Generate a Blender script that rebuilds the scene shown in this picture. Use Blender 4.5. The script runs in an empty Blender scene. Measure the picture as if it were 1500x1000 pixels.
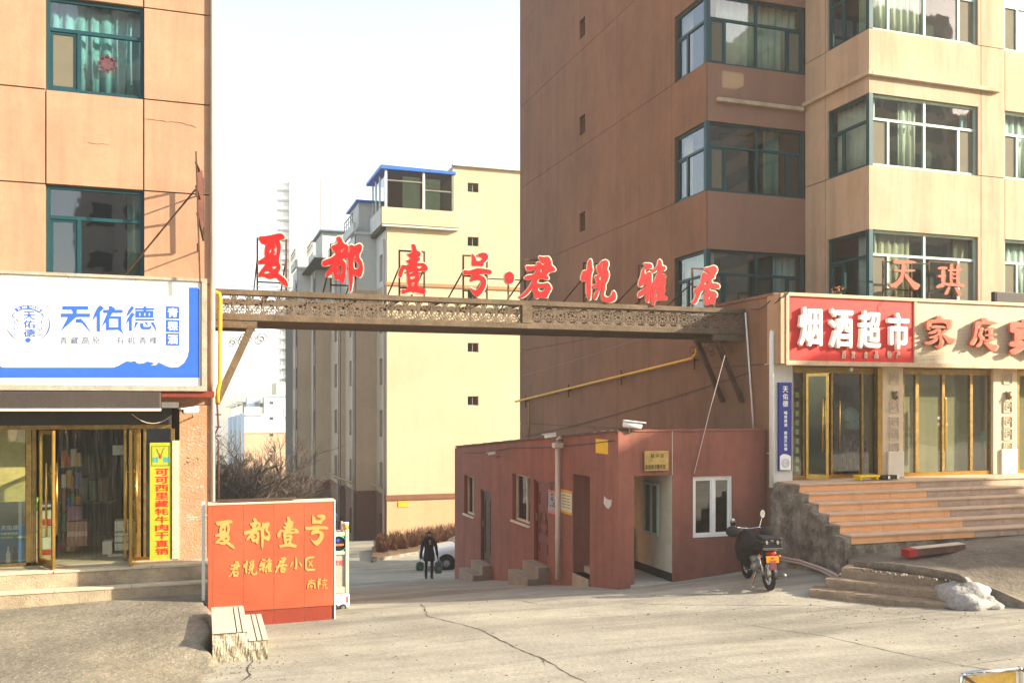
import bpy, math, random
from math import sin, cos, pi, radians, sqrt, atan2
from mathutils import Vector, Matrix
random.seed(7)
SC = bpy.context.scene
COL = SC.collection

# ---------------------------------------------------------------- camera, world, sun, exposure
YAW = radians(18.6)
CAMZ = 2.6
FPX = 1350.0
cd = bpy.data.cameras.new('camera')
cam = bpy.data.objects.new('camera', cd); COL.objects.link(cam)
cam.location = (0, 0, CAMZ); cam.rotation_euler = (pi/2, 0, -YAW)
cd.sensor_width = 36; cd.lens = 36*FPX/1500; cd.shift_y = 95/1500
cd.clip_start = 0.1; cd.clip_end = 3000
SC.camera = cam

SUN_EL, SUN_PHI = radians(22), radians(27)     # light travels towards -x (mostly) and +y
LDIR = Vector((-cos(SUN_EL)*cos(SUN_PHI), cos(SUN_EL)*sin(SUN_PHI), -sin(SUN_EL)))
W = bpy.data.worlds.new('World'); SC.world = W; W.use_nodes = True
nt = W.node_tree
for n in list(nt.nodes): nt.nodes.remove(n)
wo = nt.nodes.new('ShaderNodeOutputWorld'); bg = nt.nodes.new('ShaderNodeBackground')
sk = nt.nodes.new('ShaderNodeTexSky'); sk.sky_type = 'NISHITA'; sk.sun_disc = False
sk.sun_elevation = SUN_EL; sk.sun_rotation = atan2(-LDIR.x, -LDIR.y)
sk.altitude = 2200; sk.air_density = 1.2; sk.dust_density = 7.0; sk.ozone_density = 0.6
bg.inputs[1].default_value = 0.15
wt = nt.nodes.new('ShaderNodeMixRGB'); wt.blend_type = 'MULTIPLY'; wt.inputs[0].default_value = 1; wt.inputs[2].default_value = (1.20, 1.07, .94, 1)
nt.links.new(sk.outputs[0], wt.inputs[1]); nt.links.new(wt.outputs[0], bg.inputs[0]); nt.links.new(bg.outputs[0], wo.inputs[0])
sd = bpy.data.lights.new('sun', 'SUN'); sd.energy = 5.0; sd.angle = radians(0.55); sd.color = (1.0, 0.86, 0.66)
sun = bpy.data.objects.new('sun', sd); COL.objects.link(sun)
sun.rotation_euler = LDIR.to_track_quat('-Z', 'Y').to_euler()
SC.view_settings.view_transform = 'Standard'; SC.view_settings.look = 'None'
SC.view_settings.exposure = 1.79; SC.view_settings.gamma = 1; SC.view_settings.use_curve_mapping = False
SC.render.engine = 'CYCLES'
SC.cycles.max_bounces = 7; SC.cycles.diffuse_bounces = 3; SC.cycles.glossy_bounces = 3
SC.cycles.transparent_max_bounces = 12; SC.cycles.transmission_bounces = 4; SC.cycles.volume_bounces = 0
SC.cycles.use_denoising = True
SC.cycles.sample_clamp_indirect = 6

# ---------------------------------------------------------------- places in the scene (camera at origin, y away from it, z up)
SY, CY = sin(YAW), cos(YAW)
def _r(px): return (px-750)/FPX
def X(px, v):                       # x where the sight line of a column of the photo meets the plane y = v
    r = _r(px); return v*(CY*r+SY)/(CY-SY*r)
def V(px, x):
    r = _r(px); return x*(CY-SY*r)/(CY*r+SY)
def Z(py, x, v): return CAMZ + (595-py)/FPX*(SY*x+CY*v)
def ZX(px, py, v): return Z(py, X(px, v), v)
def PV(px, py, v):
    x = X(px, v); return Vector((x, v, Z(py, x, v)))
def PX(px, py, x):
    v = V(px, x); return Vector((x, v, Z(py, x, v)))
def lerp(a, b, t): return a+(b-a)*t
def sstep(a, b, t):
    t = max(0, min(1, (t-a)/(b-a))); return t*t*(3-2*t)

PROF = [(-300,-.2),(5,-.2),(8,-.25),(10,-.38),(11,-.48),(12,-.55),(13,-.60),(14.3,-.66),(15,-.73),(16,-.90),(17,-1.03),(20,-1.5),(25,-2.3),(28,-2.8),(32,-3.55),(35,-3.85),(40,-4.2),(50,-4.7),(60,-6.0),(100,-9.5),(170,-14.5),(400,-17),(1600,-18)]
def G(x, v):
    z = PROF[-1][1]
    for (a, za), (b, zb) in zip(PROF, PROF[1:]):
        if v <= b: z = lerp(za, zb, (v-a)/(b-a)); break
    k = min(max(x-7.5, 0), 3.5)*.08*sstep(12, 14.5, v)*(1-sstep(17, 21, v))
    return z+k+.012*sin(x*1.3+v*.7)*sstep(3, 8, v)
def PG(px, py, off=0.0):
    r = ray = Vector((CY*_r(px)+SY, CY-SY*_r(px), (595-py)/FPX))
    lo, hi = 1.0, 200.0
    for _ in range(50):
        m = (lo+hi)/2; p = r*m
        if CAMZ+p.z > G(p.x, p.y): lo = m
        else: hi = m
    p = r*lo
    return Vector((p.x, p.y, G(p.x, p.y)+off))

# ---------------------------------------------------------------- materials
MATS = {}
def _lk(nt, a, b): nt.links.new(a, b)
def mat(name, c, rough=.8, metal=0, var=.12, scale=3.0, bump=.3, fine=40.0, streak=0.0, spec=.3, c2=None, patch=0.0, patchscale=1.2, speck=0.0, coat=0, dirt=0.0, bands=0.0):
    """colour with two scales of noise, grain relief, optional rain streaks, patches and specks"""
    if name in MATS: return MATS[name]
    m = bpy.data.materials.new(name); m.use_nodes = True; MATS[name] = m
    nt = m.node_tree; N = nt.nodes; b = N['Principled BSDF']
    b.inputs['Roughness'].default_value = rough; b.inputs['Metallic'].default_value = metal
    b.inputs['Specular IOR Level'].default_value = spec
    if coat: b.inputs['Coat Weight'].default_value = coat; b.inputs['Coat Roughness'].default_value = .08
    tc = N.new('ShaderNodeTexCoord'); co = tc.outputs['Object']
    def noise(sc, det=4, ro=.55, vec=co):
        n = N.new('ShaderNodeTexNoise'); n.inputs['Scale'].default_value = sc; n.inputs['Detail'].default_value = det
        n.inputs['Roughness'].default_value = ro; _lk(nt, vec, n.inputs['Vector']); return n.outputs['Fac']
    def ramp(fac, lo, hi, a, bb):
        r = N.new('ShaderNodeMapRange'); r.inputs[1].default_value = lo; r.inputs[2].default_value = hi
        r.inputs[3].default_value = a; r.inputs[4].default_value = bb; _lk(nt, fac, r.inputs[0]); return r.outputs[0]
    def mul(a, bb):
        x = N.new('ShaderNodeMath'); x.operation = 'MULTIPLY'; _lk(nt, a, x.inputs[0])
        if isinstance(bb, float): x.inputs[1].default_value = bb
        else: _lk(nt, bb, x.inputs[1])
        return x.outputs[0]
    f = ramp(noise(scale), .3, .7, 1-var, 1+var)
    f = mul(f, ramp(noise(scale*6, 3), .3, .7, 1-var*.5, 1+var*.5))
    f = mul(f, ramp(noise(fine, 2), .3, .7, 1-var*.5, 1+var*.5))
    if streak:
        mp = N.new('ShaderNodeMapping'); mp.inputs['Scale'].default_value = (1, 1, .10); _lk(nt, co, mp.inputs[0])
        f = mul(f, ramp(noise(2.6, 6, .68, mp.outputs[0]), .45, .80, 1.0, 1-streak*1.2))
    if bands:
        mp = N.new('ShaderNodeMapping'); mp.inputs['Scale'].default_value = (.09, .55, 1); mp.inputs['Rotation'].default_value = (0, 0, .12); _lk(nt, co, mp.inputs[0])
        f = mul(f, ramp(noise(1.6, 5, .6, mp.outputs[0]), .46, .62, 1.0, 1-bands))
        mp = N.new('ShaderNodeMapping'); mp.inputs['Scale'].default_value = (.25, 2.2, 1); mp.inputs['Rotation'].default_value = (0, 0, -.06); _lk(nt, co, mp.inputs[0])
        f = mul(f, ramp(noise(1.9, 5, .7, mp.outputs[0]), .50, .66, 1.0, 1-bands*.6))
    if speck:
        f = mul(f, ramp(noise(fine*3, 1), .60, .72, 1.0, 1+speck))
        f = mul(f, ramp(noise(fine*2.2, 1), .62, .74, 1.0, 1-speck*.4))
    base = N.new('ShaderNodeRGB'); base.outputs[0].default_value = (*c, 1); cur = base.outputs[0]
    if c2:
        mx = N.new('ShaderNodeMixRGB'); mx.inputs[2].default_value = (*c2, 1)
        _lk(nt, ramp(noise(patchscale, 6, .62), .5-.12, .5+.16, 0, patch or 1), mx.inputs[0]); _lk(nt, cur, mx.inputs[1]); cur = mx.outputs[0]
    if dirt:
        mx = N.new('ShaderNodeMixRGB'); mx.inputs[2].default_value = (.05, .04, .03, 1)
        _lk(nt, ramp(noise(scale*2.7, 8, .7), .55, .75, 0, dirt), mx.inputs[0]); _lk(nt, cur, mx.inputs[1]); cur = mx.outputs[0]
    vm = N.new('ShaderNodeVectorMath'); vm.operation = 'SCALE'; _lk(nt, cur, vm.inputs[0]); _lk(nt, f, vm.inputs['Scale'])
    _lk(nt, vm.outputs[0], b.inputs['Base Color'])
    if bump:
        bp = N.new('ShaderNodeBump'); bp.inputs['Strength'].default_value = bump; bp.inputs['Distance'].default_value = .012 if fine > 20 else .018
        ad = N.new('ShaderNodeMath'); ad.operation = 'ADD'; _lk(nt, noise(fine, 3), ad.inputs[0]); _lk(nt, noise(scale*3, 3), ad.inputs[1])
        _lk(nt, ad.outputs[0], bp.inputs['Height']); _lk(nt, bp.outputs[0], b.inputs['Normal'])
    return m
def flat(name, c, rough=.6, metal=0, spec=.3):
    return mat(name, c, rough, metal, var=.06, scale=5, bump=0, fine=25, spec=spec)
def glassmat(name, tint, gloss=.9, rough=.02, f0=.06, wav=.02):
    if name in MATS: return MATS[name]
    m = bpy.data.materials.new(name); m.use_nodes = True; MATS[name] = m
    nt = m.node_tree; N = nt.nodes; N.remove(N['Principled BSDF'])
    t = N.new('ShaderNodeBsdfTransparent'); t.inputs[0].default_value = (*tint, 1)
    g = N.new('ShaderNodeBsdfGlossy'); g.inputs['Roughness'].default_value = rough; g.inputs[0].default_value = (gloss, gloss, gloss, 1)
    fr = N.new('ShaderNodeFresnel'); fr.inputs[0].default_value = 1.5
    ad = N.new('ShaderNodeMath'); ad.operation = 'ADD'; ad.inputs[1].default_value = f0; _lk(nt, fr.outputs[0], ad.inputs[0])
    ge = N.new('ShaderNodeNewGeometry'); fb = N.new('ShaderNodeMath'); fb.operation = 'SUBTRACT'; fb.inputs[0].default_value = 1; _lk(nt, ge.outputs['Backfacing'], fb.inputs[1])
    mu = N.new('ShaderNodeMath'); mu.operation = 'MULTIPLY'; _lk(nt, ad.outputs[0], mu.inputs[0]); _lk(nt, fb.outputs[0], mu.inputs[1])   # outer face reflects, inner face only lets through
    mx = N.new('ShaderNodeMixShader'); _lk(nt, mu.outputs[0], mx.inputs[0]); _lk(nt, t.outputs[0], mx.inputs[1]); _lk(nt, g.outputs[0], mx.inputs[2])
    tc = N.new('ShaderNodeTexCoord'); n = N.new('ShaderNodeTexNoise'); n.inputs['Scale'].default_value = 1.7
    _lk(nt, tc.outputs['Object'], n.inputs['Vector'])
    bp = N.new('ShaderNodeBump'); bp.inputs['Strength'].default_value = wav*5; bp.inputs['Distance'].default_value = .02
    _lk(nt, n.outputs['Fac'], bp.inputs['Height']); _lk(nt, bp.outputs[0], g.inputs['Normal'])
    _lk(nt, mx.outputs[0], N['Material Output'].inputs[0])
    return m

M_orange = mat('salmon_render', (.47,.265,.165), .9, var=.08, scale=1.3, bump=.22, fine=60, streak=.24, c2=(.40,.27,.18), patch=.5, patchscale=.9)
M_joint = mat('joint_shadow_gap', (.16,.09,.06), .95)
M_beige = mat('tan_render', (.47,.375,.265), .9, var=.07, scale=1.2, bump=.25, fine=60, streak=.28, c2=(.52,.36,.22), patch=.5, patchscale=.9)
M_brown = mat('brown_render', (.235,.125,.072), .9, var=.11, scale=.5, bump=.3, fine=30, streak=.22, c2=(.185,.11,.066), patch=.7, patchscale=.3)
M_brownf = mat('brown_front_render', (.27,.155,.11), .9, var=.06, scale=.8, bump=.5, fine=50, streak=.12)
M_red = mat('red_brown_render', (.285,.105,.075), .85, var=.10, scale=1.1, bump=.5, fine=40, streak=.3, c2=(.215,.095,.068), patch=.8, patchscale=.9, dirt=.25)
M_cream = mat('cream_render', (.53,.46,.31), .9, var=.04, scale=.5, bump=.3, fine=20, streak=.06, c2=(.46,.385,.26), patch=.8, patchscale=.22)
M_creamlow = mat('peach_render', (.56,.36,.21), .9, var=.06, scale=.8, bump=.3, fine=20, streak=.1)
M_pale = mat('pale_grey_render', (.60,.60,.55), .9, var=.06, scale=.5, bump=.3, fine=20, streak=.14)
M_belt = mat('brown_belt', (.20,.09,.05), .85, var=.1)
M_darkbase = mat('dark_brown_base', (.22,.12,.08), .9, var=.1, scale=.7)
M_bluew = mat('bluish_white_paint', (.52,.66,.78), .9, var=.05, scale=.4, streak=.1)
M_conc = mat('yard_concrete', (.37,.355,.285), .93, var=.12, scale=.35, bump=.5, fine=16, c2=(.265,.255,.21), patch=.9, patchscale=.38, speck=.25, dirt=.3, bands=.3)
M_asph = mat('worn_asphalt', (.165,.15,.115), .95, var=.22, scale=.9, bump=1.0, fine=14, c2=(.25,.225,.165), patch=.85, patchscale=.6, speck=.8)
M_asph2 = mat('dark_asphalt', (.11,.095,.075), .95, var=.22, scale=1.2, bump=1.0, fine=14, c2=(.19,.165,.12), patch=.85, patchscale=.8, speck=.8)
M_step = mat('worn_step_concrete', (.46,.37,.25), .92, var=.16, scale=2.0, bump=.8, fine=40, c2=(.27,.22,.16), patch=.8, patchscale=2.5, speck=.2, dirt=.3)
M_steptop = mat('pale_step_edge', (.55,.48,.35), .9, var=.1, scale=3, bump=.6, fine=40, dirt=.2)
M_oldconc = mat('mossy_old_concrete', (.155,.135,.105), .95, var=.3, scale=1.6, bump=1.0, fine=25, streak=.5, c2=(.34,.31,.26), patch=.85, patchscale=3.2, dirt=.85)
M_ltconc = mat('pale_broken_concrete', (.33,.32,.30), .95, var=.16, scale=3, bump=1.0, fine=20, dirt=.35)
M_crack = mat('crack_dark', (.05,.042,.035), 1.0)
M_tileo = mat('orange_stone_tile', (.78,.40,.19), .6, var=.10, scale=3, bump=.15, fine=50, c2=(.66,.36,.19), patch=.6, patchscale=3)
M_tilep = mat('dull_pink_stone_tile', (.44,.33,.25), .7, var=.13, scale=3, bump=.2, fine=50, c2=(.36,.27,.21), patch=.7, patchscale=2, dirt=.25)
M_tread = mat('pale_tread_stone', (.55,.40,.27), .7, var=.1, scale=3, bump=.15, fine=50)
M_gold = mat('gold_steel', (.50,.32,.09), .25, 1.0, var=.15, scale=6, bump=.05, fine=20, dirt=.3)
M_goldold = mat('scratched_gold_trim', (.30,.20,.07), .4, .8, var=.3, scale=8, bump=.2, fine=30, dirt=.5)
M_frame = mat('teal_window_frame', (.012,.065,.08), .5, .1, var=.1, bump=0)
M_framep = mat('pale_green_frame', (.36,.48,.40), .5, .1, var=.1, bump=0)
M_white = mat('white_paint', (.78,.78,.74), .6, var=.05, bump=.05, dirt=.08)
M_whitew = mat('old_whitewash', (.62,.57,.44), .9, var=.1, scale=2, bump=.5, c2=(.5,.42,.3), patch=.5, patchscale=3, dirt=.25)
M_plast = mat('white_plaster', (.70,.69,.66), .85, var=.06, scale=2, bump=.3, streak=.15, dirt=.12)
M_pipe = mat('cream_pipe', (.62,.52,.45), .5, var=.05, bump=.05, dirt=.1)
M_grey = mat('grey_metal', (.22,.22,.20), .5, .6, var=.1)
M_black = mat('black_plastic', (.012,.012,.013), .5, var=.1, bump=.1)
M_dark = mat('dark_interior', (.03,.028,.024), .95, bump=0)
M_steel = mat('chrome', (.70,.68,.66), .12, 1.0, var=.03, bump=0)
M_redl = flat('letter_red', (.66,.008,.010), .45)
M_cedge = mat('letter_cream_edge', (.78,.66,.50), .6, bump=0)
M_blue = flat('sign_blue', (.035,.13,.58), .4)
M_wsign = mat('sign_white', (.86,.86,.82), .4, var=.02, bump=0, spec=.4)
M_rsign = mat('sign_red', (.62,.035,.03), .5, var=.1, scale=1.5, bump=.05, streak=.1)
M_goldp = flat('gold_paint', (.60,.31,.09), .4)
M_rust = mat('rusty_steel', (.10,.055,.035), .8, .3, var=.35, scale=6, bump=.5, dirt=.4)
M_beam = mat('weathered_beam', (.13,.095,.06), .85, .1, var=.25, scale=3, bump=.6, fine=25, c2=(.16,.12,.08), patch=.8, patchscale=2.5, dirt=.3)
M_beamd = mat('weathered_lattice', (.17,.13,.09), .8, .1, var=.3, scale=5, bump=.5, c2=(.17,.13,.095), patch=.7, patchscale=3)
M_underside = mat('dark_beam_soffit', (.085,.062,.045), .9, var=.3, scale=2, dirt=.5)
M_twig = mat('bare_twigs', (.10,.078,.06), .95, bump=0)
M_hedge = mat('reddish_twigs', (.20,.10,.055), .95, bump=0)
M_yellow = mat('yellow_gas_pipe', (.72,.42,.02), .45, var=.1, bump=.05, dirt=.12)
M_curt = mat('curtain_cloth', (.74,.75,.64), .9, var=.1, scale=3, bump=.2)
M_curtb = mat('blue_curtain_cloth', (.22,.45,.50), .9, var=.1, scale=3, bump=.2)
M_screen = mat('insect_screen', (.16,.15,.11), .9, var=.05, bump=.1)
M_glass = glassmat('window_glass', (.80,.88,.85), f0=.11)
M_glassw = glassmat('window_glass_dark', (.60,.70,.68), f0=.10)
M_shopglass = glassmat('shop_glass', (.80,.86,.80), f0=.09)
M_strip = glassmat('pvc_strip', (.90,.91,.88), f0=.02, rough=.10, wav=.05)

# ---------------------------------------------------------------- mesh helpers
class MB:
    def __init__(s): s.v = []; s.f = []
    def add(s, vs, fs):
        o = len(s.v); s.v += [tuple(v) for v in vs]; s.f += [tuple(i+o for i in f) for f in fs]; return s
    def box(s, x0, x1, y0, y1, z0, z1):
        return s.add([(x0,y0,z0),(x1,y0,z0),(x1,y1,z0),(x0,y1,z0),(x0,y0,z1),(x1,y0,z1),(x1,y1,z1),(x0,y1,z1)],
                     [(0,3,2,1),(4,5,6,7),(0,1,5,4),(1,2,6,5),(2,3,7,6),(3,0,4,7)])
    def bar(s, p, q, w, h, up=(0,0,1)):
        p, q = Vector(p), Vector(q); d = (q-p).normalized(); up = Vector(up)
        if abs(d.dot(up)) > .99: up = Vector((0,1,0))
        a = d.cross(up).normalized()*w/2; b = a.cross(d).normalized()*h/2
        vs = [p-a-b, p+a-b, p+a+b, p-a+b, q-a-b, q+a-b, q+a+b, q-a+b]
        return s.add(vs, [(0,3,2,1),(4,5,6,7),(0,1,5,4),(1,2,6,5),(2,3,7,6),(3,0,4,7)])
    def tube(s, path, r, n=8, caps=True):
        path = [Vector(p) for p in path]; rs = r if isinstance(r, (list, tuple)) else [r]*len(path)
        o = len(s.v); prev = None
        for i, p in enumerate(path):
            d = (path[min(i+1, len(path)-1)]-path[max(i-1, 0)]).normalized()
            a = (prev - d*prev.dot(d)) if prev is not None else d.cross(Vector((0,0,1)) if abs(d.z) < .9 else Vector((0,1,0)))
            a.normalize(); prev = a; b = d.cross(a)
            for k in range(n):
                t = 2*pi*k/n; s.v.append(tuple(p+(a*cos(t)+b*sin(t))*rs[i]))
        for i in range(len(path)-1):
            for k in range(n):
                k2 = (k+1) % n; s.f.append((o+i*n+k, o+i*n+k2, o+(i+1)*n+k2, o+(i+1)*n+k))
        if caps:
            s.f.append(tuple(o+k for k in reversed(range(n)))); e = o+(len(path)-1)*n; s.f.append(tuple(e+k for k in range(n)))
        return s
    def ell(s, c, rx, ry, rz, n=12, m=8, rot=None):
        o = len(s.v); c = Vector(c)
        for i in range(m+1):
            a = pi*i/m
            for k in range(n):
                t = 2*pi*k/n; p = Vector((rx*sin(a)*cos(t), ry*sin(a)*sin(t), rz*cos(a)))
                if rot: p = rot @ p
                s.v.append(tuple(c+p))
        for i in range(m):
            for k in range(n):
                s.f.append((o+i*n+k, o+(i+1)*n+k, o+(i+1)*n+(k+1) % n, o+i*n+(k+1) % n))
        return s
    def torus(s, c, ax, R, r, n=24, m=8, arc=2*pi, a0=0):
        c = Vector(c); ax = Vector(ax).normalized(); u = ax.cross(Vector((0,0,1)) if abs(ax.z) < .9 else Vector((1,0,0))).normalized(); w = ax.cross(u)
        pts = [c+(u*cos(a0+arc*i/n)+w*sin(a0+arc*i/n))*R for i in range(n+1)]
        return s.tube(pts, r, m, caps=arc < 6)
    def disc(s, c, ax, R, h, n=20):
        ax = Vector(ax).normalized(); c = Vector(c); return s.tube([c-ax*h/2, c+ax*h/2], R, n)
    def prism(s, poly, d):
        """poly: list of Vectors (planar), swept by vector d"""
        n = len(poly); d = Vector(d); vs = [Vector(p) for p in poly]+[Vector(p)+d for p in poly]
        fs = [tuple(range(n)), tuple(range(2*n-1, n-1, -1))]+[(i, i+n, (i+1) % n+n, (i+1) % n) for i in range(n)]
        return s.add(vs, fs)
    def loft(s, rings):
        """closed rings of equal length joined, ends capped"""
        o = len(s.v); n = len(rings[0])
        for r in rings: s.v += [tuple(p) for p in r]
        for i in range(len(rings)-1):
            for k in range(n):
                k2 = (k+1) % n; s.f.append((o+i*n+k, o+i*n+k2, o+(i+1)*n+k2, o+(i+1)*n+k))
        s.f.append(tuple(o+k for k in reversed(range(n)))); e = o+(len(rings)-1)*n; s.f.append(tuple(e+k for k in range(n)))
        return s
    def panel(s, A, B, z0, z1, holes=(), th=.12):
        A, B = Vector((A[0], A[1], 0)), Vector((B[0], B[1], 0)); L = (B-A).length; d = (B-A)/L; nin = Vector((-d.y, d.x, 0))
        S = sorted(set([0, L]+[min(max(h[i], 0), L) for h in holes for i in (0, 1)])); ZZ = sorted(set([z0, z1]+[min(max(h[i], z0), z1) for h in holes for i in (2, 3)]))
        S = [a for i, a in enumerate(S) if i == 0 or a-S[i-1] > 1e-4]; ZZ = [a for i, a in enumerate(ZZ) if i == 0 or a-ZZ[i-1] > 1e-4]
        def solid(i, j):
            if i < 0 or j < 0 or i >= len(S)-1 or j >= len(ZZ)-1: return False
            cs, cz = (S[i]+S[i+1])/2, (ZZ[j]+ZZ[j+1])/2
            return not any(h[0] < cs < h[1] and h[2] < cz < h[3] for h in holes)
        def P(si, z, k): q = A+d*si+nin*(th if k else 0); return (q.x, q.y, z)
        for i in range(len(S)-1):
            for j in range(len(ZZ)-1):
                if not solid(i, j): continue
                a, b, c, e = S[i], S[i+1], ZZ[j], ZZ[j+1]
                s.add([P(a,c,0),P(b,c,0),P(b,e,0),P(a,e,0)], [(0,1,2,3)]); s.add([P(a,c,1),P(b,c,1),P(b,e,1),P(a,e,1)], [(3,2,1,0)])
                if not solid(i-1, j): s.add([P(a,c,0),P(a,e,0),P(a,e,1),P(a,c,1)], [(0,1,2,3)])
                if not solid(i+1, j): s.add([P(b,c,0),P(b,c,1),P(b,e,1),P(b,e,0)], [(0,1,2,3)])
                if not solid(i, j-1): s.add([P(a,c,0),P(a,c,1),P(b,c,1),P(b,c,0)], [(0,1,2,3)])
                if not solid(i, j+1): s.add([P(a,e,0),P(b,e,0),P(b,e,1),P(a,e,1)], [(0,1,2,3)])
        return s
    def mesh(s, name, m, smooth=False):
        me = bpy.data.meshes.new(name); me.from_pydata(s.v, [], s.f)
        if m: me.materials.append(m)
        if smooth:
            for p in me.polygons: p.use_smooth = True
        me.update(); return me
def link(name, me, parent=None):
    o = bpy.data.objects.new(name, me); COL.objects.link(o)
    if parent is not None: o.parent = parent
    return o
def obj(name, mb, m, parent=None, smooth=False, bevel=0, seg=2):
    """parent empties of fixed things sit at the world position PO(parent); vertices are given in world space"""
    me = mb.mesh(name, m, smooth)
    if parent is not None:
        off = Vector(parent.get('_o', (0,0,0)))
        if off.length: me.transform(Matrix.Translation(-off))
    o = link(name, me, parent)
    if bevel:
        b = o.modifiers.new('bevel', 'BEVEL'); b.width = bevel; b.segments = seg; b.limit_method = 'ANGLE'; b.angle_limit = radians(35)
    return o
def tag(o, label=None, cat=None, group=None, kind=None):
    if label: o['label'] = label
    if cat: o['category'] = cat
    if group: o['group'] = group
    if kind: o['kind'] = kind
    return o
ORIG = {}
def thing(name, label, cat, loc=(0,0,0), group=None):
    o = bpy.data.objects.new(name, None); COL.objects.link(o); o.location = loc; o.empty_display_size = .2
    tag(o, label, cat, group); ORIG[o.name] = Vector(loc); return o
def part(name, mb, m, parent, smooth=False, bevel=0, seg=2, label=None):
    """mesh in world coordinates under a thing (or under a part of it)"""
    p = parent; off = Vector((0,0,0))
    while p is not None:
        off = off+(ORIG[p.name] if p.name in ORIG else Vector((0,0,0))); p = p.parent
    me = mb.mesh(name, m, smooth)
    if off.length: me.transform(Matrix.Translation(-off))
    o = link(name, me, parent)
    if bevel:
        b = o.modifiers.new('bevel', 'BEVEL'); b.width = bevel; b.segments = seg; b.limit_method = 'ANGLE'; b.angle_limit = radians(35)
    if label: o['label'] = label
    return o
def single(name, mb, m, label, cat, group=None, smooth=False, bevel=0):
    o = link(name, mb.mesh(name, m, smooth)); tag(o, label, cat, group)
    if bevel:
        b = o.modifiers.new('bevel', 'BEVEL'); b.width = bevel; b.segments = 2; b.limit_method = 'ANGLE'; b.angle_limit = radians(35)
    return o
def copy_tree(o, parent=None):
    c = o.copy(); COL.objects.link(c); c.parent = parent
    if o.name in ORIG: ORIG[c.name] = ORIG[o.name].copy()
    for ch in list(o.children): copy_tree(ch, c)
    return c

# ---------------------------------------------------------------- lettering
def chaikin(p, n=2):
    for _ in range(n):
        q = []
        for i in range(len(p)):
            a, b = p[i], p[(i+1) % len(p)]
            q += [(a[0]*.78+b[0]*.22, a[1]*.78+b[1]*.22), (a[0]*.22+b[0]*.78, a[1]*.22+b[1]*.78)]
        p = q
    return p
def curve_mesh(loops, thick, offset=0.0):
    """closed 2-D loops (x, z) filled with holes, extruded; local xy plane, z towards the viewer"""
    cu = bpy.data.curves.new('outline', 'CURVE'); cu.dimensions = '2D'; cu.fill_mode = 'BOTH'
    cu.extrude = thick/2; cu.offset = offset
    for lp in loops:
        sp = cu.splines.new('POLY'); sp.points.add(len(lp)-1)
        for i, (a, b) in enumerate(lp): sp.points[i].co = (a, b, 0, 1)
        sp.use_cyclic_u = True
    o = bpy.data.objects.new('outline', cu); COL.objects.link(o)
    bpy.context.view_layer.update()
    me = bpy.data.meshes.new_from_object(o); bpy.data.objects.remove(o); bpy.data.curves.remove(cu); return me
def text_mesh(s, thick=.01, bold=0.0):
    cu = bpy.data.curves.new('text', 'FONT'); cu.body = s; cu.extrude = thick/2; cu.size = 1; cu.resolution_u = 3
    o = bpy.data.objects.new('text', cu); COL.objects.link(o); bpy.context.view_layer.update()
    me = bpy.data.meshes.new_from_object(o); bpy.data.objects.remove(o); bpy.data.curves.remove(cu)
    if bold:                      # heavier weight: copies of the outline pushed outwards, each a hair behind the last
        vs, fs = [tuple(q.co) for q in me.vertices], [tuple(p.vertices) for p in me.polygons]; mb = MB()
        for i, (a, b) in enumerate(((0,0),(1,0),(-1,0),(0,1),(0,-1),(.7,.7),(-.7,.7),(.7,-.7),(-.7,-.7))):
            k = 1-.012*i if thick > .03 else 1-.06*i
            mb.add([(x+a*bold, y+b*bold*.8, z*k) for x, y, z in vs], fs)
        bpy.data.meshes.remove(me); me = mb.mesh('text', None)
    return me
def place_mesh(me, name, m, parent, M, label=None):
    """M: world matrix baked into the mesh"""
    me.transform(M); off = Vector((0,0,0)); p = parent
    while p is not None: off = off+(ORIG[p.name] if p.name in ORIG else Vector((0,0,0))); p = p.parent
    me.transform(Matrix.Translation(-off)); me.materials.clear(); me.materials.append(m); me.name = name
    o = link(name, me, parent)
    if label: o['label'] = label
    return o
def FRONT(x, v, z): return Matrix.Translation((x, v, z)) @ Matrix.Rotation(pi/2, 4, 'X')
def fit_text(s, box, v, name, m, parent, thick=.01, bold=0.0, plane='v', zpush=0, shear=0):
    """text filling the photo box (px0, py0, px1, py1) on the plane y = v (or x = v)"""
    me = text_mesh(s, thick, bold)
    xs = [q.co.x for q in me.vertices]; ys = [q.co.y for q in me.vertices]
    if not xs: return None
    x0, x1, y0, y1 = min(xs), max(xs), min(ys), max(ys)
    if plane == 'v':
        a = PV(box[0], (box[1]+box[3])/2, v); b = PV(box[2], (box[1]+box[3])/2, v); c0 = PV((box[0]+box[2])/2, box[3], v); c1 = PV((box[0]+box[2])/2, box[1], v)
        sx = (b.x-a.x)/(x1-x0); sz = (c1.z-c0.z)/(y1-y0)
        M = FRONT(a.x, v-zpush, c0.z) @ Matrix.Diagonal((sx, sz, 1, 1)) @ Matrix.Translation((-x0, -y0, 0))
    else:
        a = PX(box[0], (box[1]+box[3])/2, v); b = PX(box[2], (box[1]+box[3])/2, v); c0 = PX((box[0]+box[2])/2, box[3], v); c1 = PX((box[0]+box[2])/2, box[1], v)
        sx = (a.y-b.y)/(x1-x0); sz = (c1.z-c0.z)/(y1-y0)
        M = Matrix.Translation((v-zpush, a.y, c0.z)) @ Matrix.Rotation(-pi/2, 4, 'Z') @ Matrix.Rotation(pi/2, 4, 'X') @ Matrix.Diagonal((sx, sz, 1, 1)) @ Matrix.Translation((-x0, -y0, 0))
    return place_mesh(me, name, m, parent, M)

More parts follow.
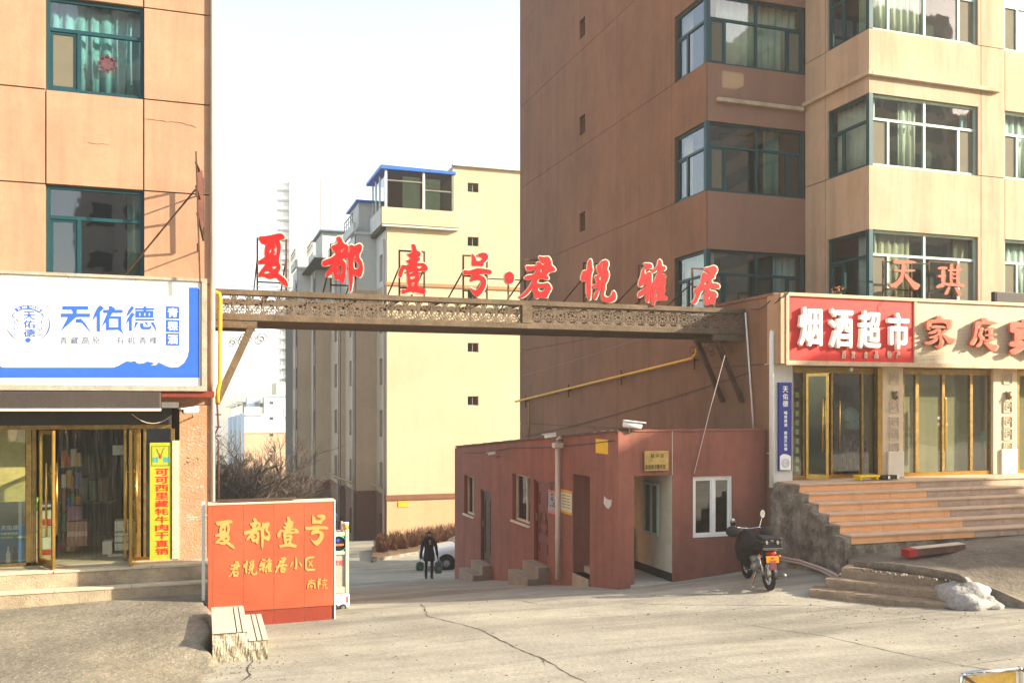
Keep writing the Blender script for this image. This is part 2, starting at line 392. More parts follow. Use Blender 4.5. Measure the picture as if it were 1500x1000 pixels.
# outlines of the brush characters: (origin, scale, [[outer, hole, hole ...], ...])
GL = {
'夏': (365,335,10.53,[[[(140,120),(240,115),(350,95),(440,72),(515,75),(548,120),(555,160),(455,172),(490,230),(490,330),(470,420),(455,500),(490,580),(480,640),(445,685),(520,735),(580,800),(605,870),(595,900),(520,850),(450,785),(410,745),(360,770),(290,768),(215,730),(150,740),(138,710),(200,620),(265,545),(210,535),(145,550),(140,500),(200,465),(250,440),(240,380),(245,290),(275,215),(205,238),(165,190)],
 [(380,212),(425,260),(430,350),(415,415),(370,400),(400,370),(378,330),(405,285)],[(335,290),(352,335),(325,385),(300,385),(315,330)],[(350,595),(430,555),(420,600),(385,635)],[(225,690),(260,650),(305,645),(345,685),(290,690)]]]),
'都': (465,340,10.52,[[[(290,90),(330,60),(370,90),(390,150),(420,185),(465,195),(475,240),(465,320),(485,320),(510,260),(500,195),(535,190),(560,220),(600,195),(650,175),(690,205),(685,270),(650,340),(640,390),(680,440),(705,530),(700,620),(665,705),(610,680),(545,640),(550,740),(530,880),(515,930),(495,880),(490,740),(480,560),(475,400),(430,395),(375,420),(430,460),(440,540),(430,680),(410,760),(395,795),(370,770),(340,715),(290,745),(260,700),(240,600),(190,660),(140,695),(125,660),(170,580),(240,480),(160,515),(80,530),(70,450),(130,420),(215,395),(290,350),(265,300),(225,255),(210,210),(290,190),(320,170),(300,120)],
 [(400,235),(422,240),(395,300),(360,330),(365,280)],[(305,510),(380,500),(380,645),(300,645),(300,620),(345,610),(355,575),(310,540)],[(610,310),(585,380),(590,450),(640,480),(650,540),(610,575),(555,565),(550,450),(565,370)]]]),
'壹': (575,350,11.11,[[[(305,95),(335,75),(375,100),(390,160),(400,195),(440,200),(465,240),(450,285),(412,292),(450,310),(450,350),(400,375),(410,395),(490,385),(540,410),(578,465),(570,515),(520,520),(440,515),(400,550),(435,590),(430,640),(410,690),(400,760),(440,795),(500,800),(530,840),(510,895),(460,890),(400,870),(320,860),(240,870),(160,900),(140,850),(150,820),(210,825),(265,790),(235,700),(240,630),(230,560),(240,490),(195,475),(175,520),(160,600),(125,640),(95,580),(110,500),(145,460),(155,415),(220,430),(290,410),(250,385),(215,350),(270,335),(310,315),(270,290),(230,235),(270,240),(320,225),(325,150)],
 [(385,445),(440,430),(510,435),(470,465),(430,485)],[(265,560),(330,532),(400,515),(415,530),(350,555),(280,572)],[(280,615),(380,605),(350,645),(295,660),(285,640)],[(305,715),(365,700),(345,760),(310,785)]]]),
'号': (670,360,11.77,[[[(250,125),(290,165),(320,220),(325,260),(400,262),(440,225),(450,200),(410,205),(345,165),(370,130),(430,115),(490,120),(530,160),(535,215),(490,270),(450,305),(455,345),(420,350),(330,335),(255,345),(245,300),(255,200)]],
 [[(110,410),(190,430),(270,405),(340,385),(420,390),(500,400),(580,415),(595,460),(580,490),(500,475),(400,480),(370,500),(440,520),(490,570),(500,640),(480,720),(430,810),(380,865),(340,890),(290,840),(235,770),(215,710),(270,750),(320,765),(370,730),(410,650),(410,600),(380,580),(310,590),(240,620),(215,600),(240,540),(280,490),(200,495),(120,505),(100,460)]]]),
'君': (730,365,11.77,[[[(690,115),(770,135),(860,120),(905,180),(915,280),(965,310),(985,360),(970,380),(870,400),(830,450),(870,490),(865,525),(800,510),(700,505),(660,560),(680,590),(780,590),(850,570),(895,620),(915,680),(880,750),(850,800),(840,845),(770,825),(700,830),(650,860),(625,800),(605,720),(600,640),(560,710),(500,780),(430,835),(360,845),(345,825),(430,770),(500,690),(560,600),(600,510),(520,525),(450,515),(450,480),(500,445),(600,440),(640,400),(650,350),(570,360),(500,375),(480,320),(470,285),(560,290),(650,280),(690,272),(655,245),(680,215),(730,235),(748,268),(805,262),(830,232),(770,238),(720,190)],
 [(740,345),(795,335),(765,380),(725,420),(720,390)],[(680,660),(820,655),(790,710),(740,735),(685,715)]]]),
'悦': (840,370,11.77,[[[(285,100),(315,140),(320,240),(340,300),(310,370),(300,440),(300,600),(300,740),(285,830),(250,790),(225,700),(225,560),(225,470),(170,500),(130,460),(130,410),(170,300),(215,325),(240,290),(245,180)]],
 [[(400,220),(450,200),(480,150),(540,120),(600,150),(605,220),(575,290),(610,340),(610,420),(580,500),(545,560),(550,620),(525,700),(535,760),(600,775),(655,740),(685,640),(730,710),(735,790),(680,850),(600,860),(520,840),(480,780),(480,690),(490,600),(450,640),(420,730),(380,815),(345,790),(360,720),(400,650),(430,610),(370,620),(330,575),(370,545),(410,520),(390,460),(365,400),(430,385),(450,370),(410,310)],
 [(510,160),(530,175),(510,270),(465,345),(480,250)],[(440,430),(530,400),(500,450),(455,490),(445,460)]]]),
'雅': (925,370,11.77,[[[(205,180),(340,185),(360,250),(350,275),(290,285),(240,265),(220,330),(240,400),(290,320),(340,350),(350,410),(340,560),(310,640),(300,780),(290,870),(255,840),(240,760),(240,700),(180,750),(120,780),(110,720),(140,660),(200,640),(240,580),(245,530),(200,560),(150,600),(120,560),(130,490),(160,420),(180,320),(200,275),(245,245),(225,210)]],
 [[(480,110),(520,160),(525,230),(580,235),(595,280),(530,340),(500,375),(560,375),(595,400),(570,470),(580,530),(560,590),(575,650),(545,730),(600,760),(610,800),(580,825),(430,820),(420,780),(470,730),(430,680),(440,620),(410,620),(400,700),(400,830),(385,930),(350,880),(325,770),(325,650),(350,580),(400,480),(430,400),(500,270),(420,320),(370,360),(355,310),(420,260),(455,200),(460,140)],
 [(435,515),(475,505),(440,545)],[(352,640),(375,620),(360,720),(342,760),(338,700)]]]),
'居': (1000,380,12.5,[[[(400,150),(480,140),(570,105),(625,150),(630,220),(575,300),(590,345),(520,360),(540,440),(600,430),(665,460),(675,510),(640,540),(560,520),(490,525),(490,570),(570,575),(620,610),(630,670),(580,740),(580,820),(520,810),(430,845),(400,780),(395,680),(420,550),(370,560),(320,620),(290,710),(240,810),(190,815),(165,785),(220,720),(250,630),(215,580),(215,550),(280,510),(320,450),(345,330),(370,240),(400,235),(450,275),(500,250),(440,215),(405,180)],
 [(450,380),(465,440),(390,465),(400,430)],[(470,700),(550,655),(520,720),(480,740)]]]),
'家': (1340,450,9.375,[[[(300,125),(340,118),(365,170),(470,170),(490,200),(480,300),(440,310),(430,210),(220,215),(195,240),(190,310),(165,310),(160,215),(180,185),(300,170)]],[[(215,270),(230,255),(330,262),(430,270),(420,285),(320,290),(230,290)]],
 [[(300,290),(330,310),(270,350),(190,370),(180,345),(250,320)]],[[(340,340),(355,365),(270,420),(200,430),(190,405),(270,385)]],[[(330,400),(300,440),(220,500),(150,515),(125,480),(200,470),(290,420)]],[[(320,320),(350,330),(375,400),(375,480),(340,570),(285,555),(270,525),(320,530),(340,470),(335,400),(310,360)]],[[(420,295),(430,320),(380,365),(355,355),(395,310)]],[[(365,370),(410,385),(480,430),(545,435),(520,490),(470,515),(420,440)]]]),
'庭': (1340,450,9.375,[[[(900,165),(950,145),(990,190),(1110,210),(1110,235),(870,235),(860,330),(820,460),(780,525),(745,500),(800,420),(825,300),(825,215),(850,195),(930,190)]],
 [[(885,290),(905,280),(925,310),(880,380),(930,400),(920,480),(850,550),(830,530),(890,470),(890,430),(870,400),(865,370),(890,330)]],[[(950,300),(1060,275),(1080,290),(960,330)]],[[(1010,290),(1040,290),(1040,440),(1010,440)]],[[(960,370),(1100,365),(1100,385),(960,400)]],[[(950,440),(1095,435),(1095,455),(950,470)]],[[(930,470),(1000,490),(1070,520),(1135,520),(1100,590),(1070,605),(1020,570)]]]),
'天': (1290,370,11.54,[[[(200,165),(240,125),(570,150),(570,185),(240,195)]],[[(215,290),(560,290),(550,325),(230,325)]],[[(350,180),(420,190),(400,340),(370,470),(240,590),(180,590),(130,540),(240,510),(330,410),(350,280)]],[[(400,340),(460,420),(570,510),(655,545),(600,630),(560,620),(470,500),(400,400)]]]),
'琪': (1290,370,11.54,[[[(960,245),(1110,245),(1100,285),(970,285)]],[[(960,380),(1090,380),(1080,415),(970,420)]],[[(1020,280),(1070,285),(1070,520),(1020,520)]],[[(930,590),(960,545),(1080,500),(1100,540),(1050,580),(960,600)]],[[(1130,285),(1360,270),(1350,310),(1140,320)]],[[(1165,200),(1205,190),(1200,510),(1165,510)]],[[(1280,190),(1325,190),(1310,510),(1270,510)]],[[(1200,350),(1275,350),(1275,375),(1200,375)]],[[(1200,420),(1275,420),(1275,445),(1200,445)]],[[(1080,510),(1420,530),(1390,600),(1330,570),(1090,560)]],[[(1130,580),(1170,570),(1110,710),(1070,710)]],[[(1240,580),(1280,590),(1350,720),(1320,730)]]]),
'L天': (80,435,7.5,[[[(88,98),(370,98),(370,138),(88,138)]],[[(68,180),(390,180),(390,220),(68,220)]],[[(180,130),(245,130),(245,190),(205,190),(198,155)]],[[(150,215),(245,215),(150,300),(62,385)]],[[(235,240),(290,235),(340,290),(415,410),(350,340),(300,285),(230,280)]]]),
'L佑': (80,435,7.5,[[[(500,88),(545,120),(500,165),(500,378),(465,378),(465,200),(415,262),(440,180),(470,120)]],[[(535,138),(750,138),(750,175),(535,175)]],[[(595,100),(620,95),(668,125),(600,230),(510,340),(570,200),(600,140)]],[[(565,210),(735,210),(735,350),(765,410),(700,360),(565,365)],[(600,240),(700,240),(700,330),(600,330)]]]),
'L德': (80,435,7.5,[[[(850,92),(875,120),(820,190),(785,220),(810,150)]],[[(850,165),(885,190),(850,230),(850,372),(818,372),(818,255),(780,305),(800,240)]],[[(890,118),(1095,118),(1095,142),(890,142)]],[[(980,100),(1005,100),(1005,155),(980,155)]],[[(890,150),(1088,150),(1088,225),(890,225)],[(930,175),(945,175),(945,205),(930,205)],[(985,175),(1000,175),(1000,205),(985,205)],[(1035,175),(1050,175),(1050,205),(1035,205)]],[[(890,238),(1100,238),(1100,262),(890,262)]],[[(890,270),(925,280),(890,320),(865,365)]],[[(940,280),(975,290),(980,325),(1045,325),(1060,300),(1065,330),(1050,355),(960,355),(940,330)]],[[(985,275),(1010,270),(1035,315),(1010,305)]],[[(1055,285),(1085,270),(1110,320),(1128,410),(1090,330)]]]),
'小': (0,0,1,[[[(46,0),(58,8),(60,60),(56,100),(44,96),(34,84),(46,84),(48,40)]],[[(22,34),(30,44),(20,70),(2,82),(10,60)]],[[(74,38),(92,52),(100,74),(88,76),(78,58)]]]),
'区': (0,0,1,[[[(10,8),(86,0),(92,10),(22,20),(20,84),(98,80),(96,94),(8,98),(8,40)]],[[(66,24),(76,30),(52,60),(32,74),(44,54)]],[[(34,30),(44,30),(74,60),(78,74),(66,70),(48,50)]]]),
'南': (0,0,1,[[[(46,0),(56,4),(54,30),(92,34),(94,92),(82,88),(80,44),(22,46),(18,96),(8,92),(12,38),(44,30)]],[[(14,16),(88,10),(90,20),(16,26)]],[[(36,50),(46,58),(40,64)]],[[(60,50),(66,54),(56,64)]],[[(30,66),(72,62),(72,70),(30,74)]],[[(46,56),(54,56),(54,96),(46,92)]]]),
'院': (0,0,1,[[[(4,8),(36,2),(38,12),(26,32),(36,46),(30,58),(18,52),(16,98),(6,94)],[(16,16),(26,14),(16,28)]],[[(62,0),(70,4),(70,14),(96,14),(92,30),(84,24),(52,26),(46,34),(44,20),(62,16)]],[[(52,36),(84,34),(84,42),(52,44)]],[[(42,54),(92,50),(92,58),(42,62)]],[[(58,58),(66,58),(60,82),(40,96),(44,86),(54,76)]],[[(72,56),(80,56),(80,82),(92,80),(96,72),(98,90),(74,92)]]]),
}
def glyph(ch, v, name, m, parent, thick, box=None, offset=0.0, back=0.0, smooth=2, label=None):
    ox, oy, sc, groups = GL[ch]
    pts = [p for g in groups for p in g[0]]
    x0, x1, y0, y1 = min(p[0] for p in pts), max(p[0] for p in pts), min(p[1] for p in pts), max(p[1] for p in pts)
    mes = []
    for gi, g in enumerate(groups):
        loops = []
        for lp in g:
            q = []
            for (a, b) in (chaikin(lp, smooth) if smooth else lp):
                if box: px, py = box[0]+(a-x0)/(x1-x0)*(box[2]-box[0]), box[1]+(b-y0)/(y1-y0)*(box[3]-box[1])
                else: px, py = ox+a/sc, oy+b/sc
                w = PV(px, py, v); q.append((w.x, w.z))
            loops.append(q)
        me = curve_mesh(loops, thick-.0012*gi, offset); mes.append(me)
    mb = MB()
    for me in mes:
        mb.add([tuple(q.co) for q in me.vertices], [tuple(p.vertices) for p in me.polygons]); bpy.data.meshes.remove(me)
    me = mb.mesh(name, m)
    return place_mesh(me, name, m, parent, FRONT(0, v+back, 0), label)

# ---------------------------------------------------------------- ground
def axis(parts):
    out = []
    for a, b, st in parts:
        n = max(1, round((b-a)/st)); out += [a+(b-a)*i/n for i in range(n)]
    return out+[parts[-1][1]]
gx = axis([(-900,-100,200),(-100,-20,20),(-20,-6,1),(-6,14,.4),(14,30,1),(30,100,14),(100,900,200)])
gy = axis([(-300,-20,40),(-20,2,2),(2,30,.4),(30,60,1.5),(60,120,10),(120,1500,130)])
g = MB()
for y in gy:
    for x in gx: g.v.append((x, y, G(x, y)))
nx = len(gx)
for j in range(len(gy)-1):
    for i in range(nx-1): g.f.append((j*nx+i, j*nx+i+1, (j+1)*nx+i+1, (j+1)*nx+i))
ground = link('ground', g.mesh('ground', M_conc, True)); tag(ground, 'pale cracked concrete yard sloping down through the gateway', None, None, 'structure')

# left pavement of old asphalt, higher than the yard near the shop steps
def zleft(x, v):
    w = (1-sstep(-1.4, .12, x))*sstep(8.5, 11.2, v)
    w2 = sstep(11.3, 12.2, v)*(1-sstep(.1, .2, x))
    return max(lerp(G(x, v), -.30+.010*x+.012*sin(x*2+v*1.5), max(w, w2)), G(x, v))+.006
g = MB(); N1, N2 = 60, 44
def rim(v): return .12+.55*(1-sstep(8, 11.5, v))*sin(v*.9)*.6-.25*(1-sstep(9, 11, v))+.08*sin(v*5.1)+.05*sin(v*11.3)
for j in range(N2+1):
    v = lerp(4.0, 15.02, j/N2)
    for i in range(N1+1):
        t = i/N1; x = lerp(rim(v), -14, t**1.5); g.v.append((x, v, zleft(x, v) if i else G(x, v)-.02))
for j in range(N2):
    for i in range(N1): g.f.append((j*(N1+1)+i, (j+1)*(N1+1)+i, (j+1)*(N1+1)+i+1, j*(N1+1)+i+1))
tag(link('pavement', g.mesh('pavement', M_asph, True)), 'worn grey asphalt pavement in front of the left shop steps', None, None, 'structure')

# raised dark asphalt on the right, above the three old steps
fr = [(10.93,13.62,-.08),(10.46,13.10,-.128),(11.0,12.44,-.128),(11.58,11.75,-.13),(11.75,11.2,-.26),(11.9,10.6,None),(12.8,10.25,None),(14.5,9.9,None),(18,9.3,None),(26,8.2,None)]
bk = [(10.93,13.9),(11.3,13.9),(11.7,13.9),(12.1,13.9),(12.6,13.9),(13.2,13.9),(14.2,13.9),(16,13.9),(20,13.9),(28,13.9)]
g = MB(); N2 = 16
for j in range(N2+1):
    t = j/N2
    for (a, b) in zip(fr, bk):
        x, v = lerp(a[0], b[0], t), lerp(a[1], b[1], t)
        z0 = a[2] if a[2] is not None else G(a[0], a[1])+.004
        z1 = -.05+.045*(b[0]-11)
        g.v.append((x, v, lerp(z0, z1, sstep(0, .75, t))+.02*sin(x*2.3+v*3.1)*sin(pi*t)+.10*sin(pi*t)*(a[2] is None)))
n = len(fr)
for j in range(N2):
    for i in range(n-1): g.f.append((j*n+i, j*n+i+1, (j+1)*n+i+1, (j+1)*n+i))
o_ = len(g.v); g.v += [(x, v-.01, -1.3) for x, v, z in g.v[:n]]
for i in range(n-1): g.f.append((o_+i, o_+i+1, i+1, i))
slope = link('asphalt_slope', g.mesh('asphalt_slope', M_asph2, True)); tag(slope, 'dark patched asphalt mound below the stone stairs', None, None, 'structure')

def ribbon(name, pts, w, off=.005, m=M_crack, jit=.012, world=False):
    P = [Vector(p) if world else PG(p[0], p[1], off) for p in pts]; Q = []
    for a, b in zip(P, P[1:]):
        k = max(2, int((b-a).length/.12))
        Q += [a.lerp(b, i/k) for i in range(k)]
    Q.append(P[-1]); mb = MB()
    for i, q in enumerate(Q):
        d = (Q[min(i+1, len(Q)-1)]-Q[max(i-1, 0)]); d.z = 0; d.normalize(); s = Vector((-d.y, d.x, 0))
        q = q+s*random.uniform(-jit, jit); ww = w*random.uniform(.35, 1.3)*min(1, .25+i/3, .25+(len(Q)-1-i)/3)
        for e in (-1, 1):
            p = q+s*ww/2*e; mb.v.append((p.x, p.y, (G(p.x, p.y)+off) if not world else q.z))
    for i in range(len(Q)-1): mb.f.append((2*i, 2*i+1, 2*i+3, 2*i+2))
    return tag(part(name, mb, m, ground))
for pts, w in [([(616,884),(626,902),(700,920),(760,950),(790,962),(830,985),(860,1000)], .028), ([(790,962),(800,975)], .02),
               ([(545,899),(550,905),(600,902)], .02), ([(395,923),(440,914),(485,905)], .012), ([(371,966),(362,980),(366,988),(352,999)], .03), ([(325,978),(345,977),(371,966)], .014),
               ([(910,884),(1085,886),(1200,887),(1285,897),(1360,900)], .022), ([(1080,912),(1200,930),(1320,957),(1420,976),(1500,987)], .022),
               ([(740,877),(765,879),(790,886)], .02), ([(795,875),(830,884)], .018), ([(880,880),(960,884),(1010,882)], .012),
               ([(1360,898),(1440,902),(1500,908)], .02), ([(1380,972),(1410,975),(1450,969),(1500,962)], .010), ([(505,917),(560,930),(640,937)], .007), ([(840,930),(900,938),(1010,934)], .007)]:
    ribbon('crack', pts, w*.62)

# ---------------------------------------------------------------- windows, facades
CLOTHS = [('cream', (.70,.68,.55)), ('white', (.78,.78,.74)), ('sage', (.42,.50,.40)), ('pale_blue', (.45,.55,.60)), ('beige', (.55,.45,.32))]
def window(b, A, B, z0, z1, rows, fm, glass, fw=.055, inset=.07, dep=.06, curtain=None, screens=(), cm=None, sill=None, lab=None, sash=(), skip=()):
    """A -> B: left to right seen from outside. rows: [(za, zb, [splits])] as fractions."""
    A, B = Vector((A[0], A[1], 0)), Vector((B[0], B[1], 0)); L = (B-A).length; d = (B-A)/L; nin = Vector((-d.y, d.x, 0))
    def P(s, z, k): q = A+d*s+nin*k; return Vector((q.x, q.y, z))
    H = z1-z0
    def fbox(mb, s0, s1, a, b2, k0, k1):
        mb.add([P(s0,a,k0),P(s1,a,k0),P(s1,a,k1),P(s0,a,k1),P(s0,b2,k0),P(s1,b2,k0),P(s1,b2,k1),P(s0,b2,k1)], [(0,3,2,1),(4,5,6,7),(0,1,5,4),(1,2,6,5),(2,3,7,6),(3,0,4,7)])
    f = MB(); k0, k1 = inset, inset+dep; e = .002
    fbox(f, 0, fw, z0, z1, k0, k1); fbox(f, L-fw, L, z0, z1, k0, k1)
    fbox(f, fw, L-fw, z0, z0+fw, k0, k1); fbox(f, fw, L-fw, z1-fw, z1, k0, k1)
    cells = []
    for ri, (a, b2, sp) in enumerate(rows):
        za, zb = z0+a*H, z0+b2*H
        if ri > 0: fbox(f, fw, L-fw, za-fw/2, za+fw/2, k0-e, k1+e)
        lo = za+(fw if ri == 0 else fw/2); hi = zb-(fw if ri == len(rows)-1 else fw/2)
        xs = [0]+[q*L for q in sp]+[L]
        for i, q in enumerate(xs[1:-1]): fbox(f, q-fw/2, q+fw/2, lo, hi, k0+e, k1-e)
        for i in range(len(xs)-1):
            cells.append((ri, i, xs[i]+(fw if i == 0 else fw/2), xs[i+1]-(fw if i == len(xs)-2 else fw/2), lo, hi))
    for (ri, i) in sash:
        for c in cells:
            if c[:2] == (ri, i):
                _, _, s0, s1, lo, hi = c; q = fw*.7
                for u in ((s0+e, s0+q, lo+e, hi-e), (s1-q, s1-e, lo+e, hi-e), (s0+q, s1-q, lo+e, lo+q), (s0+q, s1-q, hi-q, hi-e)): fbox(f, *u, k0+.015, k1-.012)
    w = part('window', f, fm, b)
    if lab: w['label'] = lab
    if sill:
        s = MB(); fbox(s, -.04, L+.04, z0-.05, z0-.001, -.05, inset+.02); part('sill', s, sill, w)
    for (ri, i, s0, s1, lo, hi) in cells:
        if (ri, i) in skip: continue
        m = MB(); mid = (k0+k1)/2
        if (ri, i) in screens:
            fbox(m, s0, s1, lo, hi, mid-.002, mid+.002); part('insect_screen', m, M_screen, w)
        else:
            fbox(m, s0-.004, s1+.004, lo-.004, hi+.004, mid+.003, mid+.009); part('pane', m, glass, w)
    if curtain:
        for (s0, s1) in curtain:
            m = MB(); n = int((s1-s0)*L/.035)+2; vs = []
            ph = random.random()*6
            for i in range(n+1):
                s = lerp(s0, s1, i/n)*L; kk = k1+.12+.022*sin(i*1.15+ph)+.012*sin(i*2.9)
                vs += [P(s, z0+.02, kk), P(s+.01*sin(i), z1-.02, kk)]
            m.add(vs, [(2*i, 2*i+2, 2*i+3, 2*i+1) for i in range(n)])
            nm_, cc_ = random.choice(CLOTHS); c = part('curtain', m, cm or mat('curtain_'+nm_, cc_, .9, var=.1, scale=3, bump=.2), w, smooth=True)
            so = c.modifiers.new('thick', 'SOLIDIFY'); so.thickness = .004
    return w
def facade(b, A, B, xs, zs, wins, m, th=.05, gap=.022, backth=.12, trim0=0):
    """render panels with open joints over a dark backing wall, holes for windows (s0, s1, z0, z1)"""
    Av, Bv = Vector((A[0], A[1], 0)), Vector((B[0], B[1], 0)); L = (Bv-Av).length; d = (Bv-Av)/L; nin = Vector((-d.y, d.x, 0))
    o = nin*th; e_ = .012; w = MB(); w.panel((Av+o+d*e_)[:2], (Bv+o-d*e_)[:2], zs[0], zs[-1]-.01, [(h[0]-e_, h[1]-e_, h[2], h[3]) for h in wins], backth); part('wall', w, M_joint if gap else m, b)
    for i in range(len(xs)-1):
        for j in range(len(zs)-1):
            s0, s1, a, c = xs[i]+(gap/2 if i else trim0), xs[i+1]-(gap/2 if i < len(xs)-2 else 0), zs[j]+gap/2, zs[j+1]-gap/2
            hs = [(h[0]-s0, h[1]-s0, h[2], h[3]) for h in wins if h[0] < s1 and h[1] > s0 and h[2] < c and h[3] > a]
            if any(h[0] <= .02 and h[1] >= s1-s0-.02 and h[2] <= a+.02 and h[3] >= c-.02 for h in hs): continue
            hs2 = []
            for h in hs:
                h = list(h)
                if h[0] < .03: h[0] = -.01
                if h[1] > s1-s0-.03: h[1] = s1-s0+.01
                if h[2] < a+.03: h[2] = a-.01
                if h[3] > c-.03: h[3] = c+.01
                hs2.append(tuple(h))
            P0, P1 = Av+d*s0, Av+d*s1
            k = random.uniform(-.002, .002)
            mb = MB(); mb.panel((P0+nin*k)[:2], (P1+nin*k)[:2], a, c, hs2, th-.003)
            if mb.f: part('wall_panel', mb, m, b)

# ---------------------------------------------------------------- left apartment block with the liquor shop
VL = 15.86; XR = .14
LB = thing('apartment_block', 'orange rendered apartment block over the blue and white liquor shop at the left edge', 'building', (-5, 17, -.3))
fl = 2.93
zsill = Z(138, X(140, VL), VL); zhead = Z(2, X(140, VL), VL); hW = zhead-zsill     # upper window
sA, sB = X(67, VL), X(210.5, VL)
L0 = -12.0
cols = [0, sA-3.4-L0, sA-L0, sB-L0, XR-L0]
rowz = [2.62]; wins = []
z = zsill-fl
while z < 20:
    rowz += [z, z+hW] if z > 2.7 else []
    wins.append((sA-L0, sB-L0, z, z+hW)); wins.append((sA-L0-5.0, sA-L0-3.4, z, z+hW)); z += fl
rowz = [r for r in rowz if r > 2.7]; rowz = [2.62]+rowz+[rowz[-1]+1.2]
facade(LB, (L0, VL), (XR, VL), cols, rowz, wins, M_orange)
m = MB(); m.panel((XR, VL+.171), (XR, 26), -1.2, rowz[-1], [], .15); part('side_wall', m, M_orange, LB)
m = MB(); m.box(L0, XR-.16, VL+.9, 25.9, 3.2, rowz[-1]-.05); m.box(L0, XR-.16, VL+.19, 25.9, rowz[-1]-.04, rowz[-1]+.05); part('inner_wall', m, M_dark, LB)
z = zsill-fl; k = 0
while z < 17:
    top = abs(z-zsill) < .1
    for (a, b_) in ((sA, sB), (sA-5.0, sA-3.4)):
        window(LB, (a, VL), (b_, VL), z, z+hW, [(0, .66, [.33]), (.66, 1, [])], M_frame, M_glass if top else M_glassw, inset=.06,
               curtain=[(.0, .99)] if k % 2 else [(.82, .97)], cm=M_curtb if top else M_curt, screens=((0, 0),) if top else (), sash=((0, 0),), sill=None)
    z += fl; k += 1
# red paper cut on the upper window glass
m = MB(); c = PV(157, 94, VL+.125); m.disc(c, (0,1,0), .115, .004, 24); 
for i in range(8):
    q = c+Vector((cos(i*pi/4), 0, sin(i*pi/4)))*.12; m.disc(q, (0,1,0), .035, .004, 10)
single('paper_cutting', m, flat('faded_red_paper', (.36,.09,.12)), 'round faded red paper cutting stuck on the upper left window', 'decoration')
# cracks in the render
def wallcrack(pts, v, w=.008):
    mb = MB(); P = [PV(a, b, v) for a, b in pts]
    for a, b in zip(P, P[1:]):
        k = max(2, int((b-a).length/.05)); q0 = a
        for i in range(1, k+1):
            q = a.lerp(b, i/k)+Vector((0, 0, random.uniform(-.012, .012))); mb.bar(q0, q, w*random.uniform(.5, 1.2), .004, (0,1,0)); q0 = q
    return mb
part('wall_crack', wallcrack([(213,174),(240,178),(262,180),(278,183),(287,187)], VL-.003), M_joint, LB)
part('wall_crack', wallcrack([(128,209),(160,212)], VL-.003, .004), M_joint, LB)

# shop below
zf = Z(842, X(150, 15.3), 15.3)           # shop floor
zf = .13
XW = X(263, VL-.02)
m = MB(); m.box(XW, XR-.002, VL-.022, VL+.3, zf, 2.619); pier = part('pier', m, mat('stained_pier_render', (.52,.25,.14), .9, var=.12, scale=2.5, bump=.8, fine=30, c2=(.42,.27,.18), patch=.8, patchscale=3, dirt=.3), LB)
m = MB(); m.box(XW-.11, XW-.002, VL-.05, VL+.2, zf, 2.05); part('pier_trim', m, M_steptop, LB)
# scratched paint patches on the pier
random.seed(3)
for (px, py, w, h, n) in [(286,640,20,30,26), (283,700,24,34,22), (285,758,28,10,26), (283,675,28,12,12)]:
    m = MB()
    for i in range(n):
        a = PV(px+random.uniform(-w, w)/2, py+random.uniform(-h, h)/2, VL-.0245); e = Vector((random.uniform(-.05, .05), 0, random.uniform(-.03, .03)))
        if py == 758: e = Vector((random.uniform(.03, .09), 0, random.uniform(-.006, .006)))
        m.bar(a, a+e, random.uniform(.006, .016), .003, (0,1,0))
    part('scraped_paint', m, mat('scraped_white', (.60,.50,.40), .9, var=.2, scale=8, bump=.2) if n > 20 else M_joint, pier)
# floor slab and two steps (kerb-like)
m = MB(); m.box(L0, XR+.02, 15.25, VL+3.5, -.6, zf); steps = thing('entrance_steps', 'two worn concrete entrance steps in front of the liquor shop', 'steps', (-5, 15.2, -.3))
part('upper_step', m, M_step, steps, bevel=.015)
m = MB(); m.box(L0, XR+.03, 15.0, 15.25, -.9, -.115); part('lower_step', m, M_step, steps, bevel=.015)
for (y, z) in ((15.236, zf), (14.985, -.115)):
    m = MB(); x = L0
    while x < XR-.05:
        x2 = min(x+random.uniform(.9, 1.7), XR+.01); m.box(x, x2-.012, y+random.uniform(-.004, .004), y+.2, z-.02, z+.012+random.uniform(0, .006)); x = x2
    part('nosing', m, M_steptop, steps, bevel=.004)
m = MB(); m.box(XR+.031, XR+.085, 14.55, 15.8, -1.0, .6); 
single('white_kerb_post', MB().box(X(295.5,14.6), X(300.5,14.6), 14.5, 14.6, -.7, Z(735,0,14.5)), M_white, 'narrow white board post between the shop steps and the red name wall', 'post')
# shop interior shell
m = MB(); xa = L0; xb = XW-.12
m.panel((xb+.1, VL+3.2), (xa, VL+3.2), zf, 2.7, [], -.05)
m.box(xa, xb+.1, VL+3.2, VL+3.3, zf, 2.9); m.box(xb+.02, xb+.1, VL+.31, VL+3.2, zf, 2.9); m.box(xa, xb+.1, VL+.19, VL+3.3, 2.9, 3.0)
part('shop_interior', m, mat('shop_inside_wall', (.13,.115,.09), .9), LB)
m = MB(); m.box(xa, xb+.1, VL-.05, VL+3.2, zf, zf+.012); part('shop_floor', m, mat('shop_floor_tile', (.42,.36,.26), .5, bump=.05), LB)
zt = 1.80                                # gold transom
zt = Z(625, X(150,VL), VL)
def vbar(name, px0, px1, z0, z1, mt, par, v=VL, d=.06): return part(name, MB().box(X(px0, v), X(px1, v), v, v+d, z0, z1), mt, par, bevel=.004)
sf = thing('storefront', 'gold framed glass shop front with open doors under the grey awning', 'shop front', (-3, VL, zf))
part('head_rail', MB().box(L0, xb, VL, VL+.07, zt-.035, zt+.03), M_goldold, sf)
part('base_rail', MB().box(L0, X(75,VL), VL, VL+.07, zf+.012, zf+.06), M_goldold, sf)
part('fascia_board', MB().box(L0, xb, VL+.02, VL+.1, zt+.03, 2.618), mat('dark_fascia', (.045,.05,.05), .5, bump=0), sf)
